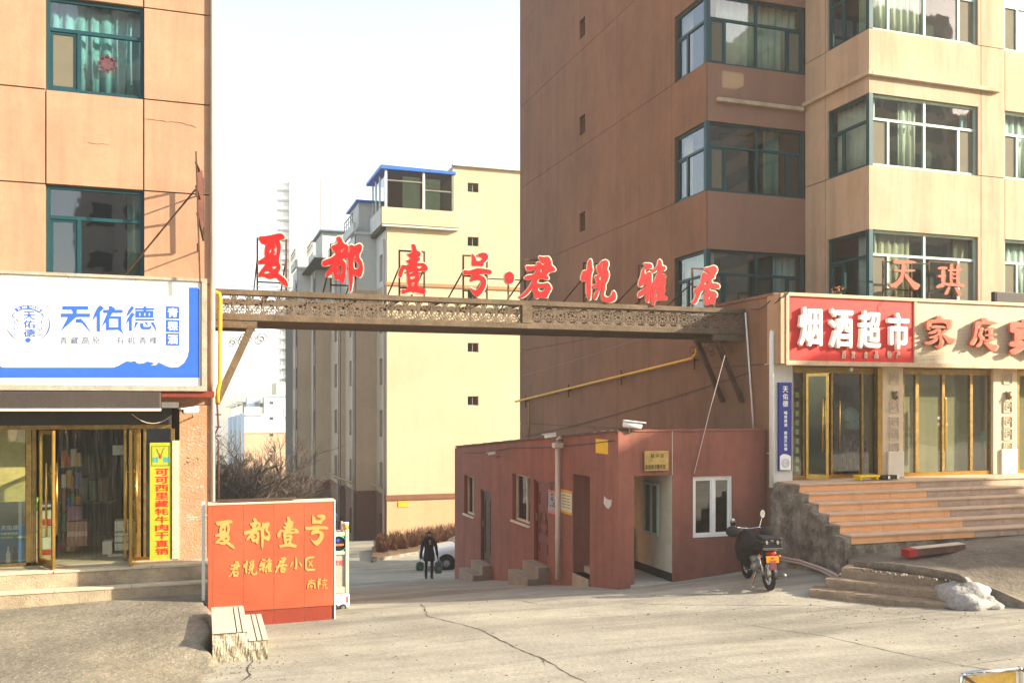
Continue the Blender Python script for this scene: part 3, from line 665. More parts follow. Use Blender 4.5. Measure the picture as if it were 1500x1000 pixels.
for a, b_ in ((38,46),(47,53),(181,185),(199,206),(210,214),(250,256)): vbar('post', a, b_, zf+.012, zt-.035, M_goldold, sf)
for a, b_ in ((-330,-180),(-178,-30),(-28,38)):
    p = part('pane', MB().box(X(a,VL), X(b_,VL), VL+.03, VL+.04, zf+.06, zt-.035), M_shopglass, sf)
part('pane', MB().box(X(214,VL), X(250,VL), VL+.03, VL+.04, zf+.06, zt-.035), M_shopglass, sf)
part('base_rail', MB().box(X(199,VL), X(256,VL), VL-.01, VL+.07, zf+.012, zf+.07), M_gold, sf)
# yellowish wall seen through the left pane + blue poster
part('inner_panel', MB().box(X(-330,VL+.5), X(38,VL+.5), VL+.42, VL+.44, zf+.012, zt), mat('yellow_board', (.66,.52,.20), .6, var=.2, scale=1.5, bump=0), sf)
pz = thing('bottle_poster', 'blue poster with two bottles leaning inside the leftmost shop pane', 'poster', (X(10,VL+.3), VL+.3, zf))
pv = VL+.2
part('sheet', MB().box(X(-60,pv), X(38,pv), pv, pv+.008, ZX(0,838,pv), ZX(0,770,pv)), flat('poster_blue', (.03,.12,.28)), pz)
part('band', MB().box(X(-60,pv), X(34,pv), pv, pv+.008, ZX(0,770,pv)+.001, ZX(0,735,pv)), flat('poster_dark', (.10,.13,.12)), pz)
for (px, w, c) in ((12, 3.5, (.6,.62,.6)), (22, 4.0, (.02,.02,.03))):
    x = X(px, pv); r = w/2/92*1.6; z0 = ZX(px, 828, pv); path = [(0,r),(.18,r),(.22,r*.5),(.25,r*.35),(.30,r*.35)]
    part('bottle_print', MB().prism([Vector((x-rr, pv-.001, z0+h)) for h, rr in path]+[Vector((x+rr, pv-.001, z0+h)) for h, rr in reversed(path)], (0,-.003,0)), flat('bottle_%d' % px, c), pz)
fit_text('天佑德', (1, 769, 27, 776, ), pv-.001, 'lettering', flat('poster_white', (.75,.75,.7)), pz, .002, .01)
fit_text('中国青稞酒', (1, 779, 26, 783), pv-.001, 'lettering', flat('poster_white', (.75,.75,.7)), pz, .002, .02)
fit_text('有机青稞 一路天佑', (1, 785, 38, 788), pv-.001, 'lettering', flat('poster_yellow', (.6,.6,.2)), pz, .002, .02)
# two open door leaves
def leaf(px0, v0, px1, v1, handle_out=1):
    a = Vector((X(px0, v0), v0, 0)); b_ = Vector((X(px1, v1), v1, 0)); d = (b_-a).normalized(); L = (b_-a).length; n = Vector((d.y, -d.x, 0))
    z0, z1 = zf+.02, zt-.04; f = MB()
    for (s0, s1, c, e) in ((0,.06,z0,z1),(L-.06,L,z0,z1),(.06,L-.06,z0,z0+.12),(.06,L-.06,z1-.06,z1)):
        p, q = a+d*s0, a+d*s1
        f.add([(*(p-n*.02)[:2], c),(*(q-n*.02)[:2], c),(*(q+n*.02)[:2], c),(*(p+n*.02)[:2], c),(*(p-n*.02)[:2], e),(*(q-n*.02)[:2], e),(*(q+n*.02)[:2], e),(*(p+n*.02)[:2], e)], [(0,3,2,1),(4,5,6,7),(0,1,5,4),(1,2,6,5),(2,3,7,6),(3,0,4,7)])
    dr = part('door', f, M_gold, sf); m = MB(); p, q = a+d*.055, a+d*(L-.055)
    m.add([(*(p-n*.004)[:2], z0+.11),(*(q-n*.004)[:2], z0+.11),(*(q+n*.004)[:2], z0+.11),(*(p+n*.004)[:2], z0+.11),(*(p-n*.004)[:2], z1-.05),(*(q-n*.004)[:2], z1-.05),(*(q+n*.004)[:2], z1-.05),(*(p+n*.004)[:2], z1-.05)], [(0,3,2,1),(4,5,6,7),(0,1,5,4),(1,2,6,5),(2,3,7,6),(3,0,4,7)])
    part('pane', m, M_shopglass, dr)
    for sd_ in (-1, 1):
        h = MB(); q = a+d*(L-.10)+n*.075*sd_; h.tube([(q.x,q.y,zf+.52),(q.x,q.y,zf+1.62)], .017, 10)
        for zz in (.68, 1.46): h.tube([(q.x,q.y,zf+zz), tuple((q-n*.06*sd_)[:2])+(zf+zz,)], .012, 8)
        part('handle', h, M_gold, dr, smooth=True)
leaf(58, VL, 79, VL-.55); leaf(199, VL, 191, VL-.62)
# plastic strip curtain in the open doorway
sc_ = thing('strip_curtain', 'clear plastic strip curtain hanging in the open shop doorway', 'curtain', (X(130,VL), VL+.15, zf+1))
random.seed(5); px = 84
while px < 190:
    w = random.uniform(6, 9); m = MB(); x0, x1 = X(px, VL+.12), X(px+w, VL+.12); y = VL+.12+random.uniform(0, .03); n = 7; z0 = zf+.05+random.uniform(0, .06)
    for k in range(9):
        z = lerp(zt-.04, z0, k/8)
        for i in range(n+1):
            t = i/n; m.v.append((lerp(x0, x1, t)+.01*sin(k*.9+px), y+.012*sin(t*pi)+.01*sin(k*1.1+px)+.004*sin(k*2.3+i), z))
    for k in range(8):
        for i in range(n): m.f.append((k*(n+1)+i, (k+1)*(n+1)+i, (k+1)*(n+1)+i+1, k*(n+1)+i+1))
    o = part('strip', m, M_strip, sc_, smooth=True); px += w*.86
single('paper_notice', MB().box(X(165,VL+.1), X(185,VL+.1), VL+.095, VL+.1, ZX(165,666,VL+.1), ZX(165,652,VL+.1)), flat('dull_paper', (.30,.31,.27)), 'small pale paper notice on the strip curtain by the right door leaf', 'notice')
# goods inside the shop: every crate and carton a thing
def carton(px0, px1, py0, py1, v, dep, c, lab, band=None, word=None):
    x0, x1 = X(px0, v), X(px1, v); z0, z1 = Z(py1, x0, v), Z(py0, x0, v)
    t = thing('carton', lab, 'carton', ((x0+x1)/2, v+dep/2, z0), 'cartons of goods inside the liquor shop')
    part('box_body', MB().box(x0, x1, v, v+dep, z0, z1), flat('carton_%d%d%d' % tuple(int(q*99) for q in c), c), t, bevel=.004)
    if band: part('printed_band', MB().box(x0+.003, x1-.003, v-.002, v-.0005, lerp(z0, z1, band[0]), lerp(z0, z1, band[1])), flat('band_%d%d%d' % tuple(int(q*99) for q in band[2]), band[2]), t)
Wt, Rd = (.72,.70,.64), (.60,.05,.04)
vs_ = VL+.35
carton(44, 54, 730, 748, vs_, .3, (.25,.5,.06), 'green carton on top of the stack beside the left door leaf')
carton(44, 54, 749, 778, vs_, .3, Wt, 'white carton with red print under the green one', (.3,.6,Rd))
carton(44, 54, 779, 804, vs_, .3, Wt, 'white carton third down beside the left door leaf', (.55,.8,Rd))
carton(44, 54, 805, 834, vs_, .3, Wt, 'bottom white carton of the narrow stack by the blue poster', (.1,.45,Rd))
carton(57, 75, 734, 746, vs_, .3, (.03,.04,.10), 'dark navy carton with pale print behind the left door glass', (.3,.6,(.5,.55,.6)))
carton(57, 75, 748, 772, vs_, .3, Wt, 'white and red carton below the navy one behind the door glass', (.1,.5,Rd))
carton(57, 75, 773, 786, vs_, .3, (.55,.52,.40), 'cream carton in the middle of the stack behind the door glass')
carton(57, 75, 787, 812, vs_, .3, Wt, 'white carton with a red lower band behind the door glass', (.0,.3,Rd))
carton(57, 75, 813, 830, vs_, .3, (.75,.5,.3), 'peach coloured bottom carton behind the left door glass', (.2,.6,Rd))
carton(168, 188, 763, 785, vs_+.2, .3, Wt, 'white carton at the top of the pile inside the doorway', (.2,.35,(.3,.32,.3)))
carton(168, 188, 786, 806, vs_+.2, .3, Wt, 'white carton in the middle of the pile inside the doorway', (.5,.65,(.3,.32,.3)))
carton(158, 186, 812, 824, vs_+.2, .3, Wt, 'low white box with black scribbles on the shop floor', (.3,.7,(.1,.1,.1)))
carton(150, 164, 793, 812, vs_+.25, .3, (.62,.62,.58), 'tilted white tray on the floor behind the strip curtain')
carton(191, 205, 704, 720, vs_+.1, .3, (.28,.24,.24), 'grey carton highest behind the right door leaf')
carton(191, 205, 721, 760, vs_+.1, .3, (.40,.05,.03), 'dark red carton behind the right door handles', (.5,.7,Wt))
carton(191, 205, 763, 832, vs_+.1, .3, Wt, 'tall white carton with a red swirl behind the right door', (.1,.45,Rd))
carton(98, 118, 742, 762, vs_+.5, .3, (.20,.10,.18), 'purple carton on the shelf behind the strip curtain')
carton(98, 128, 764, 800, vs_+.5, .3, (.24,.13,.10), 'brown carton stack behind the strip curtain', (.4,.6,(.4,.3,.3)))
for i, c in enumerate([(.35,.3,.25),(.3,.12,.1),(.4,.42,.3),(.15,.3,.16),(.45,.35,.2)]):
    carton(86+i*15, 97+i*15, 700+5*(i % 2), 735, VL+2.6, .3, c, ['tan','rust red','pale green','dark green','straw coloured'][i]+' box on the back wall shelf of the liquor shop')
single('shop_shelf', MB().box(X(84,VL+2.55), X(165,VL+2.55), VL+2.5, VL+2.95, ZX(100,738,VL+2.55), ZX(100,735,VL+2.55)-.003).box(X(84,VL+2.55), X(86,VL+2.55), VL+2.5, VL+2.95, zf+.012, ZX(100,738,VL+2.55)), M_grey, 'grey metal shelf at the back of the liquor shop', 'shelf')
# tall yellow-green vertical sign inside the right-hand pane
vs2 = VL-.03
ys = thing('vertical_sign', 'tall yellow green board with red characters advertising dried yak meat', 'sign', (X(238,vs2), vs2, zf))
M_lime = flat('lime_board', (.36,.40,.03)); bm_ = MB(); za, zb = ZX(238,828,vs2), ZX(238,648,vs2)
xa_, xb_ = X(219,vs2), X(251,vs2)
part('board', MB().box(xa_, xb_, vs2, vs2+.02, za, zb), M_lime, ys, bevel=.008)
f = MB(); x0, x1, z0, z1 = X(222,vs2), X(248,vs2), ZX(235,682,vs2), ZX(235,653,vs2)
for q in ((x0,x1,z0,z0+.008),(x0,x1,z1-.008,z1),(x0,x0+.008,z0,z1),(x1-.008,x1,z0,z1)): f.box(q[0],q[1],vs2-.003,vs2-.001,q[2],q[3])
part('emblem_border', f, flat('dark_green', (.03,.10,.05)), ys)
f = MB(); c = PV(235,668,vs2-.002); f.tube([c,(c.x-.03,c.y,c.z+.06),(c.x-.05,c.y,c.z+.12)],.005,5); f.tube([c,(c.x+.03,c.y,c.z+.06),(c.x+.045,c.y,c.z+.12)],.005,5); f.ell(c,.025,.004,.04,8,6)
part('antelope_emblem', f, flat('emblem_brown', (.35,.08,.02)), ys)
fit_text('羌雪', (223,669,232,677), vs2-.001, 'lettering', flat('emblem_blue', (.03,.32,.45)), ys, .002, .03); fit_text('雪域', (239,669,248,677), vs2-.001, 'lettering', flat('emblem_blue', (.03,.32,.45)), ys, .002, .03)
fit_text('r', (240,655,242,658), vs2-.001, 'lettering', flat('dark_green', (.03,.10,.05)), ys, .002)
M_rd = flat('sign_dark_red', (.50,.03,.01))
for i, ch in enumerate('可可西里藏牦牛肉干直销'):
    y0 = 686+i*11.6*1.0; fit_text(ch, (227, y0, 247, y0+10.2), vs2-.001, 'lettering', M_rd, ys, .003, .035)

# sign box above the shop
vS = 15.32
sg = thing('shop_sign', 'large white and blue liquor brand sign box above the left shop', 'sign', (-3, vS, 2.4))
zB, zT = Z(561, X(290,vS), vS), Z(407, X(150,vS), vS)
zTop, zBot = Z(411, X(302,vS), vS), Z(567, X(302,vS), vS)
part('sign_box', MB().box(L0, X(300.5,vS)-.002, vS+.03, VL-.03, zBot+.02, zTop-.02), M_white, sg)
fm = MB(); xr = X(300.5, vS)
fm.box(L0, xr+.03, vS-.03, VL-.04, zTop-.02, zTop+.025); fm.box(L0, xr+.03, vS-.03, vS+.029, zBot-.06, zBot+.02); fm.box(xr-.05, xr+.03, vS-.03, VL-.04, zBot+.02, zTop-.02)
part('frame', fm, mat('dull_sign_frame', (.42,.38,.30), .6, .2, var=.15, scale=4, dirt=.3), sg)
edges = [-260, -80, 0, 100, 198.5, 294]
for a, b_ in zip(edges, edges[1:]):
    part('sign_panel', MB().box(X(a,vS)+.004, X(b_,vS)-.004, vS+.002, vS+.028, zBot+.021, zTop-.021), M_wsign, sg, bevel=.004)
# blue border with rounded corner and mountain line
def printpoly(pts, v, m, par, th=.003, name='printed_shape', sm=0): 
    loops = [[(PV(a, b, v).x, PV(a, b, v).z) for a, b in (chaikin(lp, sm) if sm else lp)] for lp in pts]
    return place_mesh(curve_mesh(loops, th), name, m, par, FRONT(0, v, 0))
vP = vS-.001
inner = [(-260,536),(0,536),(4,538),(165,538),(172,536),(190,526),(197,528),(200,531),(206,528),(212,531),(216,529),(228,532),(232,530),(244,536),(252,538),(262,537),(270,531),(275,522),(277,512)]
printpoly([[(-260,553)]+inner+[(277,421),(289,421),(292,424),(292,553)]], vP, M_blue, sg)
for i, pk in enumerate([[(190,526),(197,528),(193,529.5),(186,529)],[(206,528),(212,531),(204,532.5),(200,531)],[(228,532),(233,529.7),(229,534),(221,535)]]): printpoly([pk], vP-.002, M_wsign, sg)
for ch in ('L天','L佑','L德'): glyph(ch, vP-.001, 'lettering', M_blue, sg, .004, smooth=0)
for ch, x0 in zip('青藏高原有机青稞', (88,104,120,135,171,187,204,219)): fit_text(ch, (x0, 493, x0+11, 504), vP, 'lettering', flat('sign_ink', (.10,.13,.26)), sg, .003)
for i, ch in enumerate('青稞酒'):
    y0 = 448.5+i*19.6
    part('printed_square', MB().box(X(243,vP), X(263,vP), vP-.001, vP+.001, ZX(250,y0+18.2,vP), ZX(250,y0,vP)), M_blue, sg)
    fit_text(ch, (245.5, y0+2.5, 260.5, y0+16), vP-.003, 'lettering', M_wsign, sg, .003, .03)
# round emblem
cx, cy = 41.5, 474.5
c = PV(cx, cy, vP); R = (PV(74, cy, vP).x-PV(9, cy, vP).x)/2
m = MB()
def arcband(m, c, R0, R1, a0, a1, y, n=30, taper=0):
    vs = []
    for i in range(n+1):
        t = i/n; a = lerp(a0, a1, t); w = (R1-R0)*(1-taper*abs(2*t-1))
        for q in (R1-w, R1): vs.append((c.x+q*cos(a), y, c.z+q*.93*sin(a)))
    m.add(vs, [(2*i, 2*i+2, 2*i+3, 2*i+1) for i in range(n)])
arcband(m, c, R*.925, R, radians(-75), radians(40), vP-.002, 30, .9); arcband(m, c, R*.945, R, radians(182), radians(252), vP-.002, 30, .9); arcband(m, c, R*.97, R, radians(140), radians(172), vP-.002, 12, .8)
arcband(m, c, R*.815, R*.83, radians(-60), radians(240), vP-.002, 50)
part('emblem_ring', m, flat('emblem_blue_ink', (.10,.16,.46)), sg)
m = MB(); arcband(m, c, R*.80, R*1.02, radians(50), radians(127), vP-.0035, 24); part('emblem_banner', m, M_blue, sg)
for i, ch in enumerate('TIAN YOUDE'):
    a = radians(120-i*7.1)
    if ch == ' ': continue
    me = text_mesh(ch, .002, .02); s_ = R*.17
    place_mesh(me, 'lettering', M_wsign, sg, Matrix.Translation((c.x+R*.85*cos(a), vP-.006, c.z+R*.85*.93*sin(a))) @ Matrix.Rotation(pi/2, 4, 'X') @ Matrix.Rotation(a-pi/2, 4, 'Z') @ Matrix.Diagonal((s_, s_, 1, 1)) @ Matrix.Translation((-.3, 0, 0)))
for ch, y0 in zip('天佑德', (456, 468.5, 481.5)): fit_text(ch, (34, y0, 52, y0+12), vP-.001, 'lettering', M_blue, sg, .003, .012)
for sx in (-1, 1):
    for (dx, dz, r, a0, a1) in ((.62,.12,.10,0,5.2),(.66,.42,.13,1.5,5.0),(.62,-.2,.09,2,6.5),(.62,-.45,.09,3.3,6)):
        m = MB(); cc = Vector((c.x+sx*dx*R*.88, vP-.002, c.z+dz*R)); pts = [cc+Vector((sx*-cos(lerp(a0,a1,i/10))*r*R*(1-.3*i/10), 0, sin(lerp(a0,a1,i/10))*r*R)) for i in range(11)]
        m.tube(pts, .004, 4); part('emblem_scroll', m, M_blue, sg)
part('emblem_seal', MB().disc((c.x, vP-.002, c.z-R*.80), (0,1,0), R*.12, .003, 16), M_blue, sg)
fit_text('®', (68.5, 445, 74, 451), vP-.001, 'lettering', flat('grey_ink', (.5,.5,.5)), sg, .002)

# roller awning box, red soffit, cables
aw = thing('roller_awning', 'dark grey roller awning with a pale bottom bar under the left sign', 'awning', (-3, 15.2, 2.1))
zA1 = zBot-.065; zA0 = Z(603, X(150,15.25), 15.25)
part('cover', MB().box(L0, X(236,15.28), 15.3, 15.62, zA0+.02, zA1), mat('awning_cloth', (.055,.045,.04), .8, var=.1, scale=3), aw, bevel=.03, seg=3)
part('bottom_bar', MB().tube([(L0,15.29,zA0+.03),(X(236,15.28),15.29,zA0+.03)], .02, 8), M_pipe, aw, smooth=True)
part('end_bracket', MB().box(X(236,15.3)+.005, X(262,15.5), 15.4, 15.5, zA0+.06, zA0+.15), M_grey, aw)
single('soffit_board', MB().box(X(237,15.4), XR+.05, 15.34, VL-.05, zBot-.155, zBot-.065), mat('red_soffit_paint', (.22,.035,.02), .7), 'dark red painted board under the right end of the blue white sign', 'board')
def cable(pts, r=.006, n=5, sag=0):
    mb = MB(); P = []
    for a, b_ in zip(pts, pts[1:]):
        a, b_ = Vector(a), Vector(b_)
        for i in range(8): t = i/8; P.append(a.lerp(b_, t)-Vector((0,0,sag*4*t*(1-t))))
    P.append(Vector(pts[-1])); mb.tube(P, r, n); return mb
single('hanging_cable', cable([PV(193,606,15.6), PV(252,608,15.7)], .006, sag=.14), M_pipe, 'white cable sagging below the awning above the lime sign', 'cable', smooth=True)

# small camera on the pier
def cctv(px, py, v, lab, yaw=-.5, s=1.0, arm=(0,.2,0), dome=False):
    c = PV(px, py, v); t = thing('security_camera', lab, 'camera', c, 'small security cameras')
    R_ = Matrix.Rotation(yaw, 3, 'Z') @ Matrix.Rotation(-.12, 3, 'Y')
    def P(x, y, z): return c+R_ @ Vector((x*s, y*s, z*s))
    body = MB().tube([P(-.16,0,0), P(-.15,0,0), P(.12,0,0), P(.13,0,0)], [.03*s,.05*s,.05*s,.04*s], 10)
    part('housing', body, M_white, t, smooth=True)
    part('sun_hood', MB().loft([[P(x, yy, zz) for yy, zz in ((-.06,.045),(.06,.045),(.06,.065),(-.06,.065))] for x in (-.21, .13)]), M_white, t, bevel=.005)
    part('lens', MB().disc(P(-.162,0,0), R_ @ Vector((1,0,0)), .026*s, .008, 12), M_black, t)
    part('bracket', MB().tube([P(.02,0,-.04), P(.02,0,-.12), P(.02,0,-.12)+Vector(arm)], .014*s, 8), M_grey, t, smooth=True)
    return t
cctv(280, 601, VL-.28, 'cream coloured camera on the pier right of the liquor shop', yaw=.5, s=.9, arm=(0,.26,0))

# sheet sign seen edge-on and its stays, on the block
es = thing('projecting_panel', 'thin rusty panel frame projecting from the orange wall beside its stay rods', 'sign frame', PV(290,310,VL))
zt_, zb_ = Z(222, XR-.3, 15.3), Z(402, XR-.3, 15.3)
xq = X(287,15.1)
part('post', MB().bar((xq,15.1,Z(222,xq,15.1)), (xq+.06,15.1,Z(414,xq,15.1)), .025, .025), M_rust, es)
q = [PV(287,238,15.1), PV(297,262,15.62), PV(298,352,15.62), PV(289,312,15.1)]
for a, b_ in ((q[0],q[1]),(q[1],q[2]),(q[2],q[3]),(q[0].lerp(q[3],.5),q[1].lerp(q[2],.5))): part('frame_bar', MB().bar(a, b_, .03, .03), M_rust, es)
part('strip', MB().bar(q[0].lerp(q[1],.5), q[3].lerp(q[2],.5), .10, .012, (0,1,0)), mat('faded_red_sheet', (.20,.08,.06), .7, var=.2), es)
for a, b_ in (((287,272),(285,272)),((289,357),(288,357))):
    p = PV(*a, 15.1); part('stay', MB().bar(p, (p.x, VL, p.z), .018, .018), M_rust, es)
part('stay', MB().bar(PV(286,278,15.1), PV(182,404,VL-.02), .02, .02), M_rust, es)

# corner drainpipe, gas riser
single('drainpipe', MB().tube([(XR+.03, VL-.03, -.8), (XR+.03, VL-.03, 16)], .035, 10), M_pipe, 'pale drainpipe running up the corner of the orange block', 'pipe', smooth=True)
gp = thing('gas_pipe', 'bright yellow gas pipe bent over the left end of the gateway beam', 'pipe', PV(322,600,15.9))
P_ = [PV(308,429,15.95), PV(316,428,15.95), PV(321,430,15.95), PV(322.5,436,15.95), PV(322,560,15.95), PV(319,572,15.95), PV(319,590,15.95)]
part('riser', MB().tube(P_, .034, 10), M_yellow, gp, smooth=True)
part('valve', MB().ell(PV(312,562,15.9), .06, .05, .05, 10, 6), M_pipe, gp, smooth=True)
rp = thing('brown_pipe', 'thin rusty pipe with rungs below the yellow gas pipe', 'pipe', PV(320,700,15.95))
part('pipe_run', MB().tube([PV(318,590,15.95), PV(320,625,15.95), PV(314,638,15.95), PV(320,645,15.95), PV(320,745,15.95)], .016, 8), M_rust, rp, smooth=True)
for y in (583, 607, 625, 638): part('rung', MB().bar(PV(311,y,15.95), PV(324,y,15.95), .02, .02), M_rust, rp)
single('black_downpipe', MB().tube([PV(312,470,16.0), PV(313,742,16.0)], .03, 8), M_grey, 'dark downpipe at the corner behind the yellow gas pipe', 'pipe', smooth=True)

# ---------------------------------------------------------------- red name wall at the entrance
VG = 14.3
gw = thing('name_wall', 'orange red tiled wall board with gold characters naming the estate', 'sign', (X(400,VG), VG, -.5))
x0, x1 = X(304.5,VG), X(490,VG); ztl = Z(739, x0, VG); ztr = Z(733, x1, VG); zt_ = (ztl+ztr)/2
M_rw = mat('red_wall_tile', (.40,.085,.035), .75, var=.12, scale=1.8, bump=.05, fine=30, streak=.10, c2=(.38,.11,.05), patch=.6, patchscale=1.5)
M_rw2 = mat('dark_red_wall_tile', (.26,.045,.025), .5, var=.1, scale=2, bump=.05, streak=.1)
part('core', MB().box(x0+.005, x1-.005, VG+.02, VG+.26, -1.2, zt_-.02), M_whitew, gw)
zl = Z(886, x1, VG)
ed = [304.5, 311.5, 356.5, 401, 445.5, 490]
for a, b_ in zip(ed, ed[1:]):
    part('tile', MB().box(X(a,VG)+.0012, X(b_,VG)-.0012, VG, VG+.019, zl+.003, zt_-.012), M_rw, gw, bevel=.002)
for a, b_ in zip(ed[2:], ed[3:]):
    part('tile', MB().box(X(a,VG)+.003, X(b_,VG)-.003, VG+.012, VG+.019, -1.2, zl-.003), M_rw2, gw, bevel=.002)
part('tile', MB().box(X(304.5,VG)+.003, X(356.5,VG)-.003, VG+.012, VG+.019, -1.2, zl-.003), M_rw2, gw, bevel=.002)
part('white_trim', MB().box(x1-.004, x1+.012, VG-.006, VG+.27, -1.2, zt_-.01), M_white, gw)
part('coping', MB().box(x0-.005, x1+.015, VG-.008, VG+.28, zt_-.01, zt_+.014), M_whitew, gw, bevel=.006)
vg = VG-.004
for ch, bx in (('夏',(315,761,344,804)),('都',(357,758,396,804)),('壹',(406,756,438,802)),('号',(447,753,481,799)),('君',(334,821,352,845)),('悦',(356,819,377,842)),('雅',(379,816,399,840)),('居',(402,815,421,839)),('小',(424,815,443,834)),('区',(447,814,462,836)),('南',(450,847,462,863)),('院',(465,846,480,863))):
    glyph(ch, vg, 'character', M_goldp, gw, .008, box=bx, smooth=1)
single('roof_plank', MB().box(X(318,VG+.3), X(432,VG+.3), VG+.05, VG+.2, zt_+.033, zt_+.055), M_rust, 'thin dark plank lying along the top of the red name wall', 'plank')

# two tiled steps cut off in front of the name wall
bs = thing('tiled_steps', 'two short white tiled steps with broken concrete fronts before the red name wall', 'steps', (.4, 13, -.4))
random.seed(11)
def rough_block(x0, x1, y0, y1, z0, z1):
    n, k = 34, 9; m = MB(); 
    m.box(x0, x1, y0+.06, y1, z0, z1-.012)
    vs = []
    for j in range(k+1):
        for i in range(n+1):
            vs.append((lerp(x0, x1, i/n)+(.003 if 0 < i < n else 0)*random.uniform(-1,1), y0+random.uniform(-.004,.004)+.006*sin(i*.5+j*1.3)+(.03 if j > k-2 else 0), lerp(z0, z1-.015, j/k)))
    o = len(vs)
    for i in range(n+1): vs.append((lerp(x0, x1, i/n), y0+.06, z1-.012))
    fs = [(j*(n+1)+i, j*(n+1)+i+1, (j+1)*(n+1)+i+1, (j+1)*(n+1)+i) for j in range(k) for i in range(n)]+[(k*(n+1)+i, k*(n+1)+i+1, o+i+1, o+i) for i in range(n)]
    m.add(vs, fs); return m
xa, xm, xb = X(311,11.8), X(363,11.8), X(392,11.8); zu, zl_ = Z(927, xa, 11.8), Z(934, xb, 11.8)-.01
M_brk = mat('broken_concrete', (.50,.44,.33), .95, var=.3, scale=8, bump=1, fine=30, c2=(.2,.17,.12), patch=.9, patchscale=9, dirt=.6)
part('upper_step', rough_block(xa, xm, 11.8, 13.4, -.75, zu), M_brk, bs)
part('lower_step', rough_block(xm+.002, xb, 11.8, 13.25, -.75, zl_), M_brk, bs)
M_wt = mat('worn_white_tile', (.56,.52,.42), .5, var=.08, scale=3, bump=.1, dirt=.2)
def tread(x0, x1, z):
    for a, b_ in ((x0, x1-.135), (x1-.125, x1-.07), (x1-.06, x1+.01)):
        y = 11.8
        while y < 13.2:
            y2 = min(y+.6, 13.25); part('tile', MB().box(a, b_-.004, y+.003, y2-.003, z-.010, z+.006), M_wt, bs, bevel=.002); y = y2
    part('groove', MB().box(x1-.134, x1-.061, 11.81, 13.24, z-.011, z+.001), M_crack, bs)
tread(xa, xm, zu); tread(xm+.01, xb, zl_)

# ---------------------------------------------------------------- sliding gate head
VH = 16.0
gh = thing('gate_drive_unit', 'tall pale cabinet of the retracted sliding gate behind the red name wall', 'gate', (X(500,VH), VH, G(X(500,VH),VH)))
def zz(py): return Z(py, X(500,VH), VH)
xl, xr_, xp = X(484,VH), X(506,VH), X(505.5,VH)
part('frame', MB().box(xl-.25, xl+.02, VH, VH+.35, zz(868), zz(780)).box(xr_, X(511,VH), VH-.01, VH+.1, zz(868), zz(775)).box(xl, xr_+.01, VH, VH+.3, zz(785), zz(779)).box(xl, xr_+.01, VH, VH+.3, zz(812), zz(807)).box(xl, xr_+.01, VH, VH+.3, zz(868), zz(859)), M_whitew, gh, bevel=.006)
part('led_panel', MB().box(xl, xr_-.002, VH+.02, VH+.25, zz(807)+.002, zz(785)-.002), M_black, gh)
part('led_ring', MB().torus(PV(496,796,VH+.012), (0,1,0), .135, .009, 28, 6), flat('green_ring', (.10,.7,.45)), gh)
part('led_band', MB().box(X(487,VH), X(504,VH), VH+.008, VH+.018, zz(799), zz(796)), flat('orange_band', (.55,.16,.08)), gh)
part('led_dot', MB().disc(PV(495,791,VH+.014), (0,1,0), .03, .01, 12), flat('blue_dot', (.05,.08,.5)), gh)
part('door_panel', MB().box(xl, xr_-.002, VH+.02, VH+.25, zz(859)+.002, zz(812)-.002), flat('grey_panel', (.40,.39,.33)), gh)
fit_text('欢迎', (489,820,503,828), VH+.019, 'lettering', flat('red_script', (.6,.06,.08)), gh, .003, .03)
part('lower_housing', MB().box(xl-.25, X(512,VH), VH-.02, VH+.38, zz(890), zz(869)), M_white, gh, bevel=.03, seg=3)
part('reflector', MB().box(X(507.5,VH), X(509.5,VH), VH-.026, VH-.021, zz(882), zz(873)), flat('red_reflector', (.6,.03,.02)), gh)
for px in (490, 502.5):
    w = MB().torus(PV(px,889,VH-.05), (0,1,0), .045, .014, 18, 8); wo_ = part('wheel', w, M_black, gh, smooth=True)
    part('hub', MB().disc(PV(px,889,VH-.05), (0,1,0), .035, .03, 14), M_grey, wo_)
part('warning_light', MB().tube([PV(507,775,VH+.03),PV(507,768,VH+.03)], .04, 10), flat('amber_lens', (.8,.35,.03)), gh, smooth=True)
part('light_cap', MB().tube([PV(507,768,VH+.03)+Vector((0,0,.001)),PV(507,764.5,VH+.03)], .045, 10), M_white, gh)
part('antenna_box', MB().box(X(501.5,VH), X(504,VH), VH+.1, VH+.2, zz(779), zz(765)), M_pipe, gh)

# ---------------------------------------------------------------- gateway beam
VB = 16.74; VB2 = 18.3; XB0, XB1 = .215, 10.795
bm = thing('gateway_beam', 'long weathered latticed steel beam spanning the estate entrance', 'beam', (5.5, VB, 4.1))
zb0, zb1, zt0, zt1 = 4.10, 4.205, 4.545, 4.64
zm = (zb1+zt0)/2
for v in (VB, VB2):
    part('top_chord', MB().box(XB0, XB1, v, v+.12, zt0, zt1), M_beam, bm, bevel=.006)
    part('bottom_chord', MB().box(XB0, XB1, v, v+.12, zb0, zb1), M_beam, bm, bevel=.006)
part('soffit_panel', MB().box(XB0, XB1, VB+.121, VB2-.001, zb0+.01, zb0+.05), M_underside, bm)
xc0, xc1 = X(765,VB), X(779,VB)
part('centre_post', MB().box(xc0, xc1, VB-.012, VB+.13, zb1+.001, zt0-.001), M_beam, bm, bevel=.004)
for x in (XB0, XB1-.06): part('end_post', MB().box(x, x+.06, VB+.002, VB+.12, zb1+.001, zt0-.001), M_beam, bm)
n_cross = 14
for i in range(n_cross):
    x = lerp(XB0+.1, XB1-.1, i/(n_cross-1)); part('crosspiece', MB().box(x-.025, x+.025, VB+.122, VB2-.002, zt0+.02, zt1-.02), M_rust, bm)
